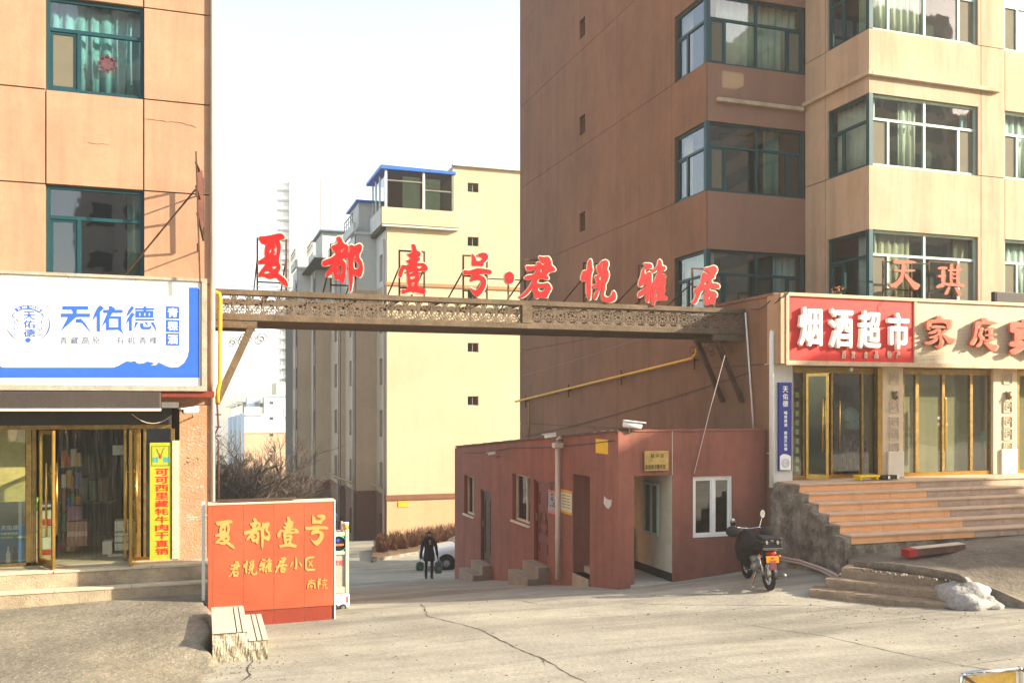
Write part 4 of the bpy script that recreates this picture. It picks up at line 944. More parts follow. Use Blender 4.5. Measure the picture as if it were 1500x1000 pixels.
# one lattice tile, shared by all
H = zt0-zb1-.01
def tile_mesh(w):
    m = MB(); e = .016; R = min(w, H)*.40
    for i in range(8):
        a = i*pi/4+.0; p = Vector((cos(a), 0, sin(a))); s_ = Vector((-sin(a), 0, cos(a)))
        m.prism([p*.02, p*R*.55+s_*R*.17, p*R, p*R*.55-s_*R*.17], (0, e, 0))
    for r0, r1, n in ((R*1.0, R*1.12, 16),):
        for i in range(n):
            a, b_ = 2*pi*i/n, 2*pi*(i+1)/n
            m.prism([Vector((cos(a)*r0,0,sin(a)*r0)), Vector((cos(b_)*r0,0,sin(b_)*r0)), Vector((cos(b_)*r1,0,sin(b_)*r1)), Vector((cos(a)*r1,0,sin(a)*r1))], (0, e*.9, 0))
    for sx in (-1, 1):
        for sz in (-1, 1):
            c = Vector((sx*w/2, 0, sz*H/2)); 
            for k in range(3):
                a, b_ = k*pi/6, (k+1)*pi/6; q = []
                for r, aa in ((.055,a),(.055,b_),(.075,b_),(.075,a)): q.append(c+Vector((-sx*cos(aa)*r, .001, -sz*sin(aa)*r)))
                m.prism(q, (0, e*.8, 0))
            d = Vector((-sx, 0, -sz)).normalized(); m.prism([c+d*.02+Vector((-sx*.012,0,sz*.012)), c+d*.02-Vector((-sx*.012,0,sz*.012)), Vector((sx*R*.70,0,sz*R*.82)), Vector((sx*R*.82,0,sz*R*.70))], (0, e*.85, 0))
    for z in (-H/2, H/2-.012): m.box(-w/2+.003, w/2-.003, .001, e*.7, z, z+.012)
    for x in (-w/2+.001, w/2-.011): m.box(x, x+.010, .0015, e*.72, -H/2+.012, H/2-.012)
    return m
for (a, b_, n) in ((XB0+.062, xc0, 22), (xc1, XB1-.062, 19)):
    w = (b_-a)/n; me = tile_mesh(w).mesh('lattice_tile', M_beamd); off = ORIG[bm.name]
    for i in range(n):
        o = link('lattice_tile', me, bm); o.location = Vector((a+(i+.5)*w, VB+.045+random.uniform(-.004,.004), zm))-off
# rear lattice, seen through the gaps
for i in range(38):
    x = lerp(XB0+.15, XB1-.15, i/37); me2 = me; o = link('lattice_tile', me, bm); o.location = Vector((x, VB2+.05, zm))-ORIG[bm.name]
# brackets
for v in (VB+.01, 17.5):
    part('bracket_arm', MB().box(XB0, X(375,VB)+.02, v+.01, v+.11, zb0-.13, zb0-.002), M_beam, bm)
    part('brace', MB().bar((X(368,VB), v+.06, zb0-.13), (XB0+.02, v+.06, zb0-1.45), .12, .12, (0,1,0)), M_rust if v > VB+.5 else M_beam, bm)
    part('bracket_arm', MB().box(10.06, XB1, v+.01, v+.11, zb0-.13, zb0-.002), M_beam, bm)
    part('brace', MB().bar((10.13, v+.06, zb0-.10), (XB1-.04, v+.06, zb0-1.40), .085, .085, (0,1,0)), M_rust, bm)
    m = MB()
    for (cx_, cz_, r, sx) in ((.50,-.28,.12,1),(.78,-.25,.10,-1),(.30,-.32,.07,1)):
        for bx, sg_ in ((XB0, 1), (XB1, -1)):
            c = Vector((bx+sg_*cx_, v+.06, zb0-.05+cz_)); pts = [c+Vector((cos(t*.45*sx)*r*(1-t/24), 0, sin(t*.45)*r*(1-t/24))) for t in range(18)]; m.tube(pts, .007, 4)
    part('scrollwork', m, M_rust, bm)

# ---------------------------------------------------------------- red letters standing on the beam
VT = VB+.02
defs = [('夏',376,418,'first'),('都',486,None,'second'),('壹',584,None,'third'),('号',680,None,'fourth'),('君',0,0,'fifth'),('悦',0,0,'sixth'),('雅',0,0,'seventh'),('居',0,0,'eighth')]
boxes = {'夏':((375,348,421,372),(376,421)), '都':((484,0,534,0),(484,523)), '壹':((584,0,625,0),(585,624)), '号':((680,0,717,0),(679,716)), '君':((770,0,805,0),(770,805)), '悦':((856,0,889,0),(856,889)), '雅':((936,0,970,0),(937,969)), '居':((1017,0,1049,0),(1016,1049))}
tops = {'夏':348,'都':357,'壹':366,'号':373,'君':379,'悦':384,'雅':388,'居':392}
adj = ['standing nearest the orange block','below and left of the blue roofed sunroom','in front of the cream gable','just left of the red dot','just right of the red dot','with the long hooked tail','before the last one','at the right end of the row']
for (ch, _, _, word), ad_ in zip(defs, adj):
    (pa, pb) = boxes[ch][1]; xa, xb = X(pa, VT), X(pb, VT); top = Z(tops[ch], xa, VT+.08); vf = VT+.06
    t = thing('rooftop_character', word+' red character on the gateway beam, '+ad_, 'sign letter', ((xa+xb)/2, vf, zt1), 'red characters standing on the gateway beam')
    glyph(ch, VT-.055, 'letter_face', M_redl, t, .02)
    glyph(ch, VT-.012, 'letter_rim', M_cedge, t, .06, offset=.013)
    f = MB(); a = .03
    f.box(xa, xa+a, vf, vf+a, zt1, top); f.box(xb-a, xb, vf, vf+a, zt1, top); f.box(xa+a, xb-a, vf, vf+a, top-a, top)
    f.box(xa+a, xb-a, vf+.001, vf+a-.001, zt1+.14, zt1+.165); f.box(xa+a, xb-a, vf+.001, vf+a-.001, (zt1+top)/2, (zt1+top)/2+.025)
    part('frame', f, M_rust, t)
    for x in (xa+.015, xb-.015): part('stay', MB().bar((x, vf+a, zt1+(top-zt1)*.62), (x, VB2+.02, zt1+.01), .022, .022), M_rust, t)
t = thing('rooftop_dot', 'round red dot standing between the fourth and fifth beam characters', 'sign letter', PV(745,430,VT))
c = PV(745.3,407.2,VT); m = MB(); vs = [c+Vector((cos(2*pi*i/28)*.095, -.055, sin(2*pi*i/28)*.118)) for i in range(28)]
part('letter_face', MB().prism(vs, (0,.02,0)), M_redl, t)
vs = [c+Vector((cos(2*pi*i/28)*.110, -.034, sin(2*pi*i/28)*.133)) for i in range(28)]; part('letter_rim', MB().prism(vs, (0,.055,0)), M_cedge, t)
part('post', MB().bar((c.x, VT+.03, zt1), (c.x, VT+.03, c.z), .03, .03), M_rust, t)
part('tie_bar', MB().bar((X(717,VT), VT+.075, c.z-.02), (X(770,VT), VT+.075, c.z-.02), .02, .02), M_rust, t)
single('loose_wire', cable([(XB0+.1,VB+.05,zt1+.02),(XB0+.8,VB+.05,zt1+.05),(XB0+1.6,VB+.05,zt1+.01)], .006, sag=-.04), M_grey, 'thin grey wire lying on the left end of the gateway beam', 'wire')

# ---------------------------------------------------------------- brown apartment tower on the right
VBR, XS = 18.34, 10.80; VA, XA = 16.15, 13.45; VF = 31.2; TOPZ = 33
TW = thing('apartment_tower', 'tall brown and tan apartment tower with teal corner windows on the right', 'building', (16, 22, 0))
def zsB(k): return 4.58+2.9*k
def zsA(k): return 4.84+2.9*k
# side wall x = XS, A far -> B near   s = VF - v
L_ = VF-VBR; xs = [0] + [VF-V(px, XS) for px in (904, 984)] + [L_]
zs = [-3.4, .2, 2.0]+[zsB(k) for k in range(9)]+[TOPZ]
cw = VF-V(988, XS)
wins = [(cw, L_, zsB(k), zsB(k)+1.58) for k in range(9)]
v0w, v1w = V(849, XS), V(857, XS)
for k in range(1, 10):
    zc = Z(183, XS, (v0w+v1w)/2)+2.9*(k-3)+2.9; wins.append((VF-v0w, VF-v1w, zc-.28, zc+.28))
facade(TW, (XS, VF), (XS, VBR), xs, zs, wins, M_brown, gap=.012)
for k in range(1, 7):
    zc = Z(183, XS, (v0w+v1w)/2)+2.9*(k-3)+2.9
    window(TW, (XS, v0w), (XS, v1w), zc-.28, zc+.28, [(0,1,[.5])], M_grey, M_glassw, fw=.03, inset=.12)
# recessed front y = VBR from XS to XA
L2 = XA-XS; w1 = X(1180, VBR)-XS-.03
wins = [(0, w1, zsB(k), zsB(k)+1.58) for k in range(9)]
facade(TW, (XS, VBR), (XA, VBR), [0, L2], zs, wins, M_brownf, gap=.012, trim0=.048)
# side of the forward bay x = XA
L3 = VBR-VA; b0, b1 = VBR-V(1212, XA), L3
zsa = [-.6]+[zsA(k) for k in range(9)]+[TOPZ]
wins = [(b0, b1, zsA(k), zsA(k)+1.53) for k in range(9)]
facade(TW, (XA, VBR), (XA, VA), [0, VBR-V(1209, XA), L3], zsa, wins, M_beige, gap=.018)
# forward front y = VA
L4 = 26-XA; c1 = X(1433, VA)-XA; c2, c3 = X(1437, VA)-XA, X(1472, VA)-XA
wins = []
for k in range(9): wins += [(0, c1, zsA(k), zsA(k)+1.53), (c3+.02, c3+2.6, zsA(k), zsA(k)+1.53), (c3+4.4, c3+6.4, zsA(k), zsA(k)+1.53)]
facade(TW, (XA, VA), (26, VA), [0, c2, c3, c3+3.5, L4], zsa, wins, M_beige, gap=.018, trim0=.048)
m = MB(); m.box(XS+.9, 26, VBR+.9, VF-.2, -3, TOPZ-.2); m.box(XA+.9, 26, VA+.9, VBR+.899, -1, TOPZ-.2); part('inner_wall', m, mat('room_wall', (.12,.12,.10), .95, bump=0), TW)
m = MB(); m.panel((26, VA+.2), (26, VF), -3, TOPZ, [], .2); m.panel((25.8, VF), (XS+.2, VF), -3, TOPZ, [], .2); m.box(XS+.2, 26, VBR+.2, VF-.2, TOPZ-.19, TOPZ-.01); m.box(XA+.2, 26, VA+.2, VBR+.199, TOPZ-.19, TOPZ-.01); part('rear_wall', m, M_brown, TW)
for k in range(9):     # room floors and ceilings at each storey
    for (zz_, x0_, y0_) in ((zsB(k)-.14, XS+.17, VBR+.17), (zsB(k)+1.62, XS+.17, VBR+.17)):
        part('room_slab', MB().box(x0_, XS+.9, y0_, VF-.3, zz_, zz_+.08).box(XS+.9, XA+.1, y0_, VBR+.9, zz_, zz_+.08), M_dark, TW)
    for zz_ in (zsA(k)-.12, zsA(k)+1.57): part('room_slab', MB().box(XA+.17, 25.5, VA+.17, VA+.9, zz_, zz_+.08).box(XA+.17, XA+.9, VA+.9, VBR, zz_, zz_+.08), M_dark, TW)
rowsF = [(0, .66, [.17,.50,.83]), (.66, 1, [.50])]
random.seed(21)
for k in range(0, 5):
    z = zsB(k)
    window(TW, (XS, V(988,XS)), (XS, VBR+.10), z, z+1.58, [(0,.64,[.36]),(.64,1,[])], M_frame, M_glass, curtain=[(.02,.98)] if k in (0,3) else [(.0,.35)], sash=((0,0),))
    window(TW, (XS+.10, VBR), (XS+w1, VBR), z, z+1.58, rowsF, M_frame, M_glassw if k == 1 else M_glass, curtain={0:[(.72,.98)],1:[(.62,.78)],2:[(.12,.98)],3:[(.1,.6)],4:[(.5,.9)]}[k], sash=((0,0),(0,3)), screens=((0,3),(0,0)) if k == 2 else ((0,0),) if k == 1 else ())
    part('corner_post', MB().box(XS-.005, XS+.095, VBR-.005, VBR+.095, z, z+1.58), M_frame, TW)
    z = zsA(k)
    window(TW, (XA, V(1212,XA)), (XA, VA+.10), z, z+1.53, [(0,.64,[.36]),(.64,1,[])], M_frame, M_glass, curtain=[(.05,.95)] if k == 1 else [(.6,.98)], sash=((0,0),))
    window(TW, (XA+.10, VA), (XA+c1, VA), z, z+1.53, [(0,.66,[.16,.50,.83]),(.66,1,[.50])], M_framep, M_glass, curtain={0:[(.02,.40),(.84,.98)],1:[(.30,.46),(.9,.97)],2:[(.02,.5)],3:[(.1,.9)],4:[(.2,.9)]}[k], sash=(), screens=((0,0),(0,3)) if k != 2 else ((0,3),))
    window(TW, (XA+c3+.02, VA), (XA+c3+2.6, VA), z, z+1.53, [(0,.66,[.16,.50,.83]),(.66,1,[.50])], M_framep, M_glass, curtain=[(.02,.95)], screens=((0,0),), cm=M_white)
    part('corner_post', MB().box(XA-.006, XA+.094, VA-.006, VA+.094, z, z+1.53), M_frame, TW)
# ledge
zl1 = 9.50
M_ledge = mat('ledge_render', (.50,.40,.28), .9, var=.12, scale=2, streak=.3)
part('ledge', MB().box(XS+.25, XA-.101, VBR-.10, VBR+.0, zl1, zl1+.09), M_ledge, TW, bevel=.01)
part('ledge', MB().box(XA-.10, XA, VA-.10, VBR, zl1+.12, zl1+.21), M_ledge, TW, bevel=.01)
part('ledge', MB().box(XA+.001, X(1461,VA), VA-.10, VA, zl1+.12, zl1+.21), M_ledge, TW, bevel=.01)
# yellow gas pipe on the side wall
gp2 = thing('wall_gas_pipe', 'yellow gas pipe sloping along the brown side wall of the tower', 'pipe', PX(900,560,XS-.12))
xx = XS-.12
part('pipe_run', MB().tube([PX(755,588,xx), PX(1014,525,xx), PX(1019,519,xx), PX(1020,510,xx)], .035, 8), M_yellow, gp2, smooth=True)
part('drop_pipe', MB().tube([PX(775,588,xx), PX(775,640,xx)], .03, 8), mat('old_ochre_pipe', (.35,.20,.04), .6), gp2, smooth=True)
for px, py in ((769,587),(832,571),(909,552),(1016,527)): p = PX(px,py,xx); part('pipe_bracket', MB().bar((xx+.02,p.y,p.z-.22),(xx+.02,p.y,p.z+.18),.03,.03).bar((xx,p.y,p.z),(XS,p.y,p.z),.03,.03), M_rust, gp2)
single('thin_cable', cable([PX(765,640,XS-.03), PX(1100,545,XS-.03)], .008, sag=.1), M_black, 'thin dark cable drooping across the brown side wall', 'cable')
for a, b_ in (((765,550),(1010,470)),): single('overhead_wire', cable([PX(*a,XS-.3), PX(*b_,XS-.3)], .006, sag=.05), M_grey, 'pale wire stretched along the brown wall under the beam', 'wire')

# ---------------------------------------------------------------- shop annex
VSF = 15.8; ZP = 1.11; ZR = 4.80
AN = thing('shop_annex', 'single storey shop annex with gold framed glass doors in front of the tower', 'building', (15, 16.5, 1))
x11 = X(1160, VSF)
facade(AN, (XS-.012, VBR-.02), (XS-.012, VSF), [0, VBR-VSF-.02], [-1.0, ZP+.55, 3.45, ZR], [], M_brown, gap=.014)
part('corner_pier', MB().box(XS-.010, x11, VSF-.02, VSF+.25, ZP-.05, 3.47), M_plast, AN)
part('roof_slab', MB().box(XS+.18, 26, VSF+.1, VA-.02, ZR-.2, ZR-.05), M_beige, AN)
part('parapet_cap', MB().box(XS-.03, XS+.2, VSF-.1, VBR-.11, ZR, ZR+.06), M_brown, AN)
part('soffit_slab', MB().box(XS+.18, 26, VSF+.0, VSF+2.2, 3.42, 3.52), mat('annex_ceiling', (.3,.26,.2), .9), AN)
part('shop_floor', MB().box(XS+.18, 26, VSF, VSF+3, ZP-.08, ZP+.004), M_tread, AN)
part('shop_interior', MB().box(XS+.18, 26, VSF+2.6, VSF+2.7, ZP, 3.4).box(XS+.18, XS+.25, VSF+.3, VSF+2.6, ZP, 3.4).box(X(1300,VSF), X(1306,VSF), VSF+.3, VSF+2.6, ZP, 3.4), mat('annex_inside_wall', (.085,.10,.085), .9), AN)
# sign box
VS2 = 15.5
sb = thing('fascia_sign', 'red and cream shop fascia sign with raised white and red characters', 'sign', (15, VS2, 4.1))
zs0, zs1 = Z(530, X(1150,VS2), VS2), Z(431, X(1150,VS2), VS2)
M_mos = mat('cream_mosaic', (.70,.58,.40), .55, var=.06, scale=3, bump=.1, streak=.15)
M_fr = mat('sign_surround', (.56,.42,.27), .6, var=.12, scale=4, dirt=.25, streak=.2)
xs0 = X(1150,VS2)
part('sign_box', MB().box(xs0+.03, 26, VS2+.03, VSF-.03, zs0+.03, zs1-.03), M_fr, sb)
part('frame', MB().box(xs0, 26, VS2-.04, VSF-.03, zs1-.03, zs1+.04).box(xs0, 26, VS2-.04, VSF-.01, zs0-.06, zs0+.03).box(xs0, xs0+.07, VS2-.04, VS2+.029, zs0+.03, zs1-.03).box(X(1338,VS2), X(1342,VS2), VS2-.03, VS2+.029, zs0+.03, zs1-.03), M_fr, sb, bevel=.006)
part('red_panel', MB().box(xs0+.072, X(1338,VS2)-.002, VS2, VS2+.028, zs0+.031, zs1-.031), M_rsign, sb)
# mosaic end (x = XS plane) and mosaic field, real little tiles joined
def mosaic(x0, x1, z0, z1, v, side=None):
    m = MB(); tw, th_ = .095, .03; j = 0; z = z0
    while z < z1-.005:
        x = x0-(j % 2)*tw/2
        while x < x1:
            a, b_ = max(x, x0)+.003, min(x+tw, x1)-.003
            if b_-a > .01:
                k = random.uniform(0, .003)
                if side is None: m.add([(a,v-k,z+.003),(b_,v-k,z+.003),(b_,v-k,min(z+th_,z1)-.003),(a,v-k,min(z+th_,z1)-.003)], [(0,1,2,3)])
                else: m.add([(side-k,a,z+.003),(side-k,b_,z+.003),(side-k,b_,min(z+th_,z1)-.003),(side-k,a,min(z+th_,z1)-.003)], [(3,2,1,0)])
            x += tw
        z += th_; j += 1
    return m
part('mosaic_bed', MB().box(X(1342,VS2)+.002, 19.5, VS2+.004, VS2+.028, zs0+.031, zs1-.031), mat('mosaic_grout', (.36,.29,.20), .9), sb)
tag(part('mosaic_tiles', mosaic(X(1342,VS2)+.004, 19.5, zs0+.033, zs1-.033, VS2-.001), M_mos, sb), kind='stuff')
M_mos2 = mat('tan_mosaic', (.46,.31,.18), .6, var=.06, scale=3, bump=.1)
part('end_cheek', MB().box(XS-.03, xs0-.003, VS2+.03, VSF+.12, zs0-.03, zs1+.02), M_mos2, sb)
part('end_block', MB().box(xs0-.11, xs0-.003, VS2-.02, VS2+.029, zs0-.03, zs1+.02), M_mos2, sb)
tag(part('mosaic_tiles', mosaic(VS2+.031, VSF+.119, zs0-.02, zs1+.01, 0, side=XS-.033), M_mos2, sb), kind='stuff')
M_wl = flat('raised_letter_white', (.80,.78,.72), .45)
for ch, bx in zip('烟酒超市', ((1169.5,450,1203,507),(1214,452,1248,510),(1257,455,1288.5,511),(1299,458,1330,512))):
    fit_text(ch, bx, VS2-.06, 'character', M_wl, sb, .09, .030)
for ch, x0_ in zip('百货食品特产', (1233,1247,1265.5,1281,1300,1313)): fit_text(ch, (x0_, 514, x0_+5.5, 525), VS2-.015, 'character', M_cedge, sb, .02, .01)
M_ol = flat('raised_letter_orange', (.60,.075,.035), .5); M_olr = flat('raised_letter_side', (.50,.20,.11), .6)
for ch in '家庭':
    glyph(ch, VS2-.155, 'character', M_ol, sb, .02, smooth=1); glyph(ch, VS2-.085, 'character_side', M_olr, sb, .12, offset=.006, smooth=1)
fit_text('宾', (1478,467,1524,520), VS2-.155, 'character', M_ol, sb, .02, .05); fit_text('宾', (1478,467,1524,520), VS2-.085, 'character_side', M_olr, sb, .12, .056)
# letters above the sign
VQ = 15.62
for ch, (a, b_), lab in (('天',(1298,1341),'left orange red character on a rusty frame above the cream fascia'),('琪',(1365,1407),'right orange red character on a rusty frame above the cream fascia')):
    t = thing('roof_character', lab, 'sign letter', (X((a+b_)/2,VQ), VQ, zs1+.04), 'characters above the annex sign')
    glyph(ch, VQ-.03, 'letter_face', M_ol, t, .02, smooth=1); glyph(ch, VQ+.03, 'letter_side', mat('letter_side_brown', (.25,.12,.05), .7), t, .09, offset=.004, smooth=1)
    f = MB(); za = zs1+.04; zb_ = Z(381, X(a,VQ), VQ); xa, xb = X(a,VQ), X(b_,VQ); v = VQ+.09
    f.box(xa, xa+.03, v, v+.03, za, zb_); f.box(xb-.03, xb, v, v+.03, za, zb_); f.box(xa+.03, xb-.03, v, v+.03, zb_-.03, zb_); f.box(xa+.03, xb-.03, v, v+.03, za+.18, za+.21)
    part('frame', f, M_rust, t)
single('tie_rail', MB().bar((X(1341,VQ)+.002, VQ+.105, Z(384,X(1341,VQ),VQ)), (X(1365,VQ)-.002, VQ+.105, Z(386,X(1365,VQ),VQ)), .025, .025), M_rust, 'short rusty rail joining the two characters above the fascia', 'rail')
single('led_display', MB().box(X(1455,15.7), X(1530,15.7), 15.66, 15.76, zs1+.045, zs1+.29).box(X(1457,15.7), X(1528,15.7), 15.65, 15.659, zs1+.06, zs1+.275), mat('display_black', (.02,.017,.017), .4, bump=0), 'long dark display box on top of the annex at the right edge', 'display', bevel=.01)
pt = thing('potted_plant', 'small plant with orange flowers on the annex roof edge', 'plant', PV(1226,430,VSF))
c = PV(1226,430,VSF); part('pot', MB().tube([(c.x,c.y,ZR-.05),(c.x,c.y,ZR+.10)], [.07,.10], 12), mat('clay_pot', (.35,.15,.08), .9), pt)
m = MB(); random.seed(4)
for i in range(60):
    a = random.uniform(0, 2*pi); r = random.uniform(.02, .17); q = Vector((c.x+cos(a)*r, c.y+sin(a)*r, ZR+.10+random.uniform(.0, .14))); d = Vector((random.uniform(-1,1), random.uniform(-1,1), random.uniform(-.3,1)))*.04
    m.add([q, q+d, q+d*1.2+Vector((.02,0,.01))], [(0,1,2)])
part('foliage', m, flat('leaf_green', (.06,.10,.03)), pt)
m = MB()
for i in range(14):
    a = random.uniform(0, 2*pi); r = random.uniform(.02, .14); m.ell((c.x+cos(a)*r, c.y+sin(a)*r, ZR+.13+random.uniform(.0, .12)), .014, .014, .014, 6, 4)
part('flowers', m, flat('flower_orange', (.6,.15,.05)), pt)
# cables round the annex corner
single('black_cable', cable([PV(1130,446,VSF), PV(1143,436,VS2-.05), PV(1155,428,VS2-.05)], .012, sag=.03), M_black, 'black cable looping over the corner of the fascia sign', 'cable')
single('sign_wire', cable([PV(1306,425,VS2-.03), PV(1290,448,VS2-.03), PV(1301,464,VS2-.08)], .006), M_black, 'thin wires running down over the red sign panel', 'cable')
single('roof_wire', cable([PX(1100,452,XS-.05), PX(1128,440,XS-.05)], .008, sag=.08), M_black, 'drooping wire along the annex parapet beside the beam end', 'cable')
# downpipe and blue vertical sign on the corner pier
single('white_downpipe', MB().tube([(X(1135,VSF-.1), VSF-.01, Z(489,XS,VSF)+.04), (X(1131.5,VSF-.1), VSF-.09, Z(490,XS,VSF)+.03), (X(1130.5,VSF-.1), VSF-.10, Z(500,XS,VSF)), (X(1130.5,VSF-.1), VSF-.10, ZP-.12)], .05, 12), M_white, 'thick white plastic downpipe at the corner of the annex', 'pipe', smooth=True)
single('grey_conduit', MB().tube([PX(1092,458,XS-.06), PX(1104,628,XS-.06)], .018, 8), M_white, 'thin pale conduit leaning against the annex side wall', 'pipe', smooth=True)
bsn = thing('narrow_sign', 'narrow navy blue vertical liquor sign on the white corner pier', 'sign', PV(1151,627,VSF-.05)); vb = VSF-.075
zb0_, zb1_ = ZX(1150,689,vb), ZX(1150,560,vb)
part('board', MB().box(X(1141,vb), X(1160,vb), vb, vb+.05, zb0_, zb1_), flat('navy', (.03,.05,.27)), bsn, bevel=.004)
printpoly([[(1142.5,688),(1142.5,668),(1146,665),(1150,664.5),(1155,666),(1158.5,668),(1158.5,688)]], vb-.002, M_wsign, bsn)
for i, ch in enumerate('天佑德'): fit_text(ch, (1146.5,565.5+i*10.5,1154.5,574.5+i*10.5), vb-.002, 'lettering', M_wsign, bsn, .003, .02)
for i, ch in enumerate('喝青稞酒就选天佑德'): y0 = 602+i*5.9+(5.5 if i > 3 else 0); fit_text(ch, (1148.5,y0,1153.2,y0+5), vb-.002, 'lettering', M_wsign, bsn, .003, .03)
part('emblem', MB().torus(PV(1150.5,678,vb-.004), (0,1,0), .085, .005, 20, 4).torus(PV(1150.5,678,vb-.004), (0,1,0), .06, .004, 20, 4), flat('ink_grey', (.25,.27,.35)), bsn)
fit_text('天佑德', (1147.5,675,1153.5,681), vb-.003, 'lettering', flat('ink_grey', (.25,.27,.35)), bsn, .002)
# shop fronts of the annex
zh = 3.40
def gframe(px0, px1, posts, name, lab, panes, v=VSF+.05):
    t = thing(name, lab, 'shop front', (X((px0+px1)/2,v), v, ZP))
    x0, x1 = X(px0,v), X(px1,v)
    part('head_rail', MB().box(x0, x1, v, v+.07, zh-.12, zh), M_goldold, t); part('base_rail', MB().box(x0, x1, v, v+.07, ZP+.005, ZP+.09), M_gold, t)
    for a, b_ in posts: part('post', MB().box(X(a,v), X(b_,v), v-.004, v+.074, ZP+.09, zh-.12), M_goldold, t, bevel=.003)
    for a, b_ in panes: part('pane', MB().box(X(a,v), X(b_,v), v+.03, v+.04, ZP+.09, zh-.12), M_shopglass, t)
    return t
t1 = gframe(1161, 1288, ((1161,1163),(1176,1179),(1217,1220),(1262,1265),(1283,1288)), 'storefront', 'gold framed entrance of the liquor and tobacco shop under the red sign', ((1163,1176),(1220,1240),(1240,1262),(1265,1283)))
part('gold_jamb', MB().box(X(1283,VSF), X(1290,VSF), VSF-.06, VSF+.045, ZP+.005, zh), M_gold, t1)
# its open leaf
def leaf2(par, pa, va, pb, vb_, z0=ZP+.02, z1=zh-.13):
    a, b_ = Vector((X(pa,va),va,0)), Vector((X(pb,vb_),vb_,0)); f = MB(); d = (b_-a).normalized(); n = Vector((d.y,-d.x,0)); L = (b_-a).length
    for s0, s1, c, e in ((0,.05,z0,z1),(L-.05,L,z0,z1),(.05,L-.05,z0,z0+.1),(.05,L-.05,z1-.06,z1)): f.bar((a+d*s0)+Vector((0,0,(c+e)/2)), (a+d*s1)+Vector((0,0,(c+e)/2)), .035, e-c)
    dr = part('door', f, M_gold, par); part('pane', MB().bar(a+d*.05+Vector((0,0,(z0+z1)/2)), a+d*(L-.05)+Vector((0,0,(z0+z1)/2)), .008, z1-z0-.1), M_shopglass, dr)
    for sd_ in (-1, 1):
        q = a+d*(L-.1)+n*.07*sd_; h = MB().tube([(q.x,q.y,z0+.55),(q.x,q.y,z0+1.65)], .018, 10)
        for k in (.75, 1.45): h.tube([(q.x,q.y,z0+k), tuple((q-n*.06*sd_)[:2])+(z0+k,)], .012, 8)
        part('handle', h, M_gold, dr, smooth=True)
leaf2(t1, 1181, VSF+.05, 1214, VSF-.30)
for px in (1229,): q = PV(px,640,VSF); part('handle', MB().tube([(q.x,VSF-.02,ZP+.6),(q.x,VSF-.02,ZP+1.65)], .018, 10).tube([(q.x,VSF-.02,ZP+.8),(q.x,VSF+.06,ZP+.8)],.012,8).tube([(q.x,VSF-.02,ZP+1.45),(q.x,VSF+.06,ZP+1.45)],.012,8), M_gold, t1, smooth=True)
t2 = gframe(1323, 1453, ((1323,1324.5),(1341,1346),(1380,1384),(1421,1425),(1450,1453)), 'guesthouse_front', 'gold framed glass doors of the guesthouse between the two carved pillars', ((1324.5,1341),(1346,1380),(1384,1421),(1425,1450)))
q = PV(1384,620,VSF); part('handle', MB().box(q.x-.035, q.x+.035, VSF-.03, VSF+.0, ZX(1384,660,VSF), ZX(1384,582,VSF)), M_gold, t2, bevel=.02, seg=3)
for px, py, c in ((1377,612,(.5,.5,.5)),(1377,621,(.5,.2,.15)),(1388,621,(.5,.5,.5))): q = PV(px,py,VSF+.045); part('sticker', MB().box(q.x-.03,q.x+.03,VSF+.076,VSF+.078,q.z-.03,q.z+.03), flat('sticker_%d' % int(c[1]*10+px), c), t2)
t3 = gframe(1490, 1640, ((1490,1493),(1560,1564),(1636,1640)), 'next_front', 'gold framed glass front at the right edge beyond the second pillar', ((1493,1560),(1564,1636)))
# carved stone pillars
def pillar(p0, p1, pc, lab):
    t = thing('carved_pillar', lab, 'pillar', (X((p0+p1)/2,VSF), VSF, ZP), 'carved stone pillars of the annex')
    x0, x1 = X(p0,VSF), X(p1,VSF)
    part('shaft', MB().box(x0, x1, VSF-.02, VSF+.22, ZP+.004, 3.42), mat('cream_stone', (.60,.48,.32), .5, var=.08, scale=3, bump=.1, dirt=.1), t, bevel=.006)
    part('plinth', MB().box(X(pc-11,VSF), X(pc+12,VSF), VSF-.07, VSF-.021, ZP+.004, ZP+.55), mat('pale_plinth', (.66,.60,.47), .6, var=.06), t, bevel=.006)
    x0, x1 = X(pc-7,VSF), X(pc+6,VSF); M_c = mat('carved_stone', (.60,.50,.36), .8, var=.15, scale=8, bump=.4, dirt=.2)
    for py in (554, 596, 618, 636, 656):
        z = ZX(pc, py, VSF); w = (x1-x0); fr_ = MB()
        for q in ((x0,x1,z-w/2,z-w/2+.014),(x0,x1,z+w/2-.014,z+w/2),(x0,x0+.014,z-w/2+.014,z+w/2-.014),(x1-.014,x1,z-w/2+.014,z+w/2-.014)): fr_.box(q[0],q[1],VSF-.045,VSF-.021,q[2],q[3])
        cc = Vector(((x0+x1)/2, VSF-.03, z)); fr_.tube([cc+Vector((cos(a*.5)*w*.36*(1-a/22), 0, sin(a*.5)*w*.36*(1-a/22))) for a in range(20)], .012, 6)
        part('carved_scroll', fr_, M_c, t)
    z = ZX(pc, 580, VSF); hd = MB().ell(((x0+x1)/2, VSF-.06, z), .055, .06, .085, 10, 8).ell(((x0+x1)/2-.05, VSF-.05, z+.08), .03, .03, .03, 6, 5).ell(((x0+x1)/2+.05, VSF-.05, z+.08), .03, .03, .03, 6, 5).ell(((x0+x1)/2, VSF-.12, z-.02), .03, .03, .025, 8, 6).torus(((x0+x1)/2, VSF-.11, z-.07), (0,1,0), .035, .008, 14, 5)
    part('lion_head', hd, mat('carved_bronze', (.25,.17,.08), .6, .2, var=.2, scale=10), t, smooth=True)
pillar(1290, 1322, 1309, 'cream carved pillar between the two glass shop entrances')
pillar(1454, 1489, 1475, 'cream carved pillar at the right edge beside the guesthouse doors')
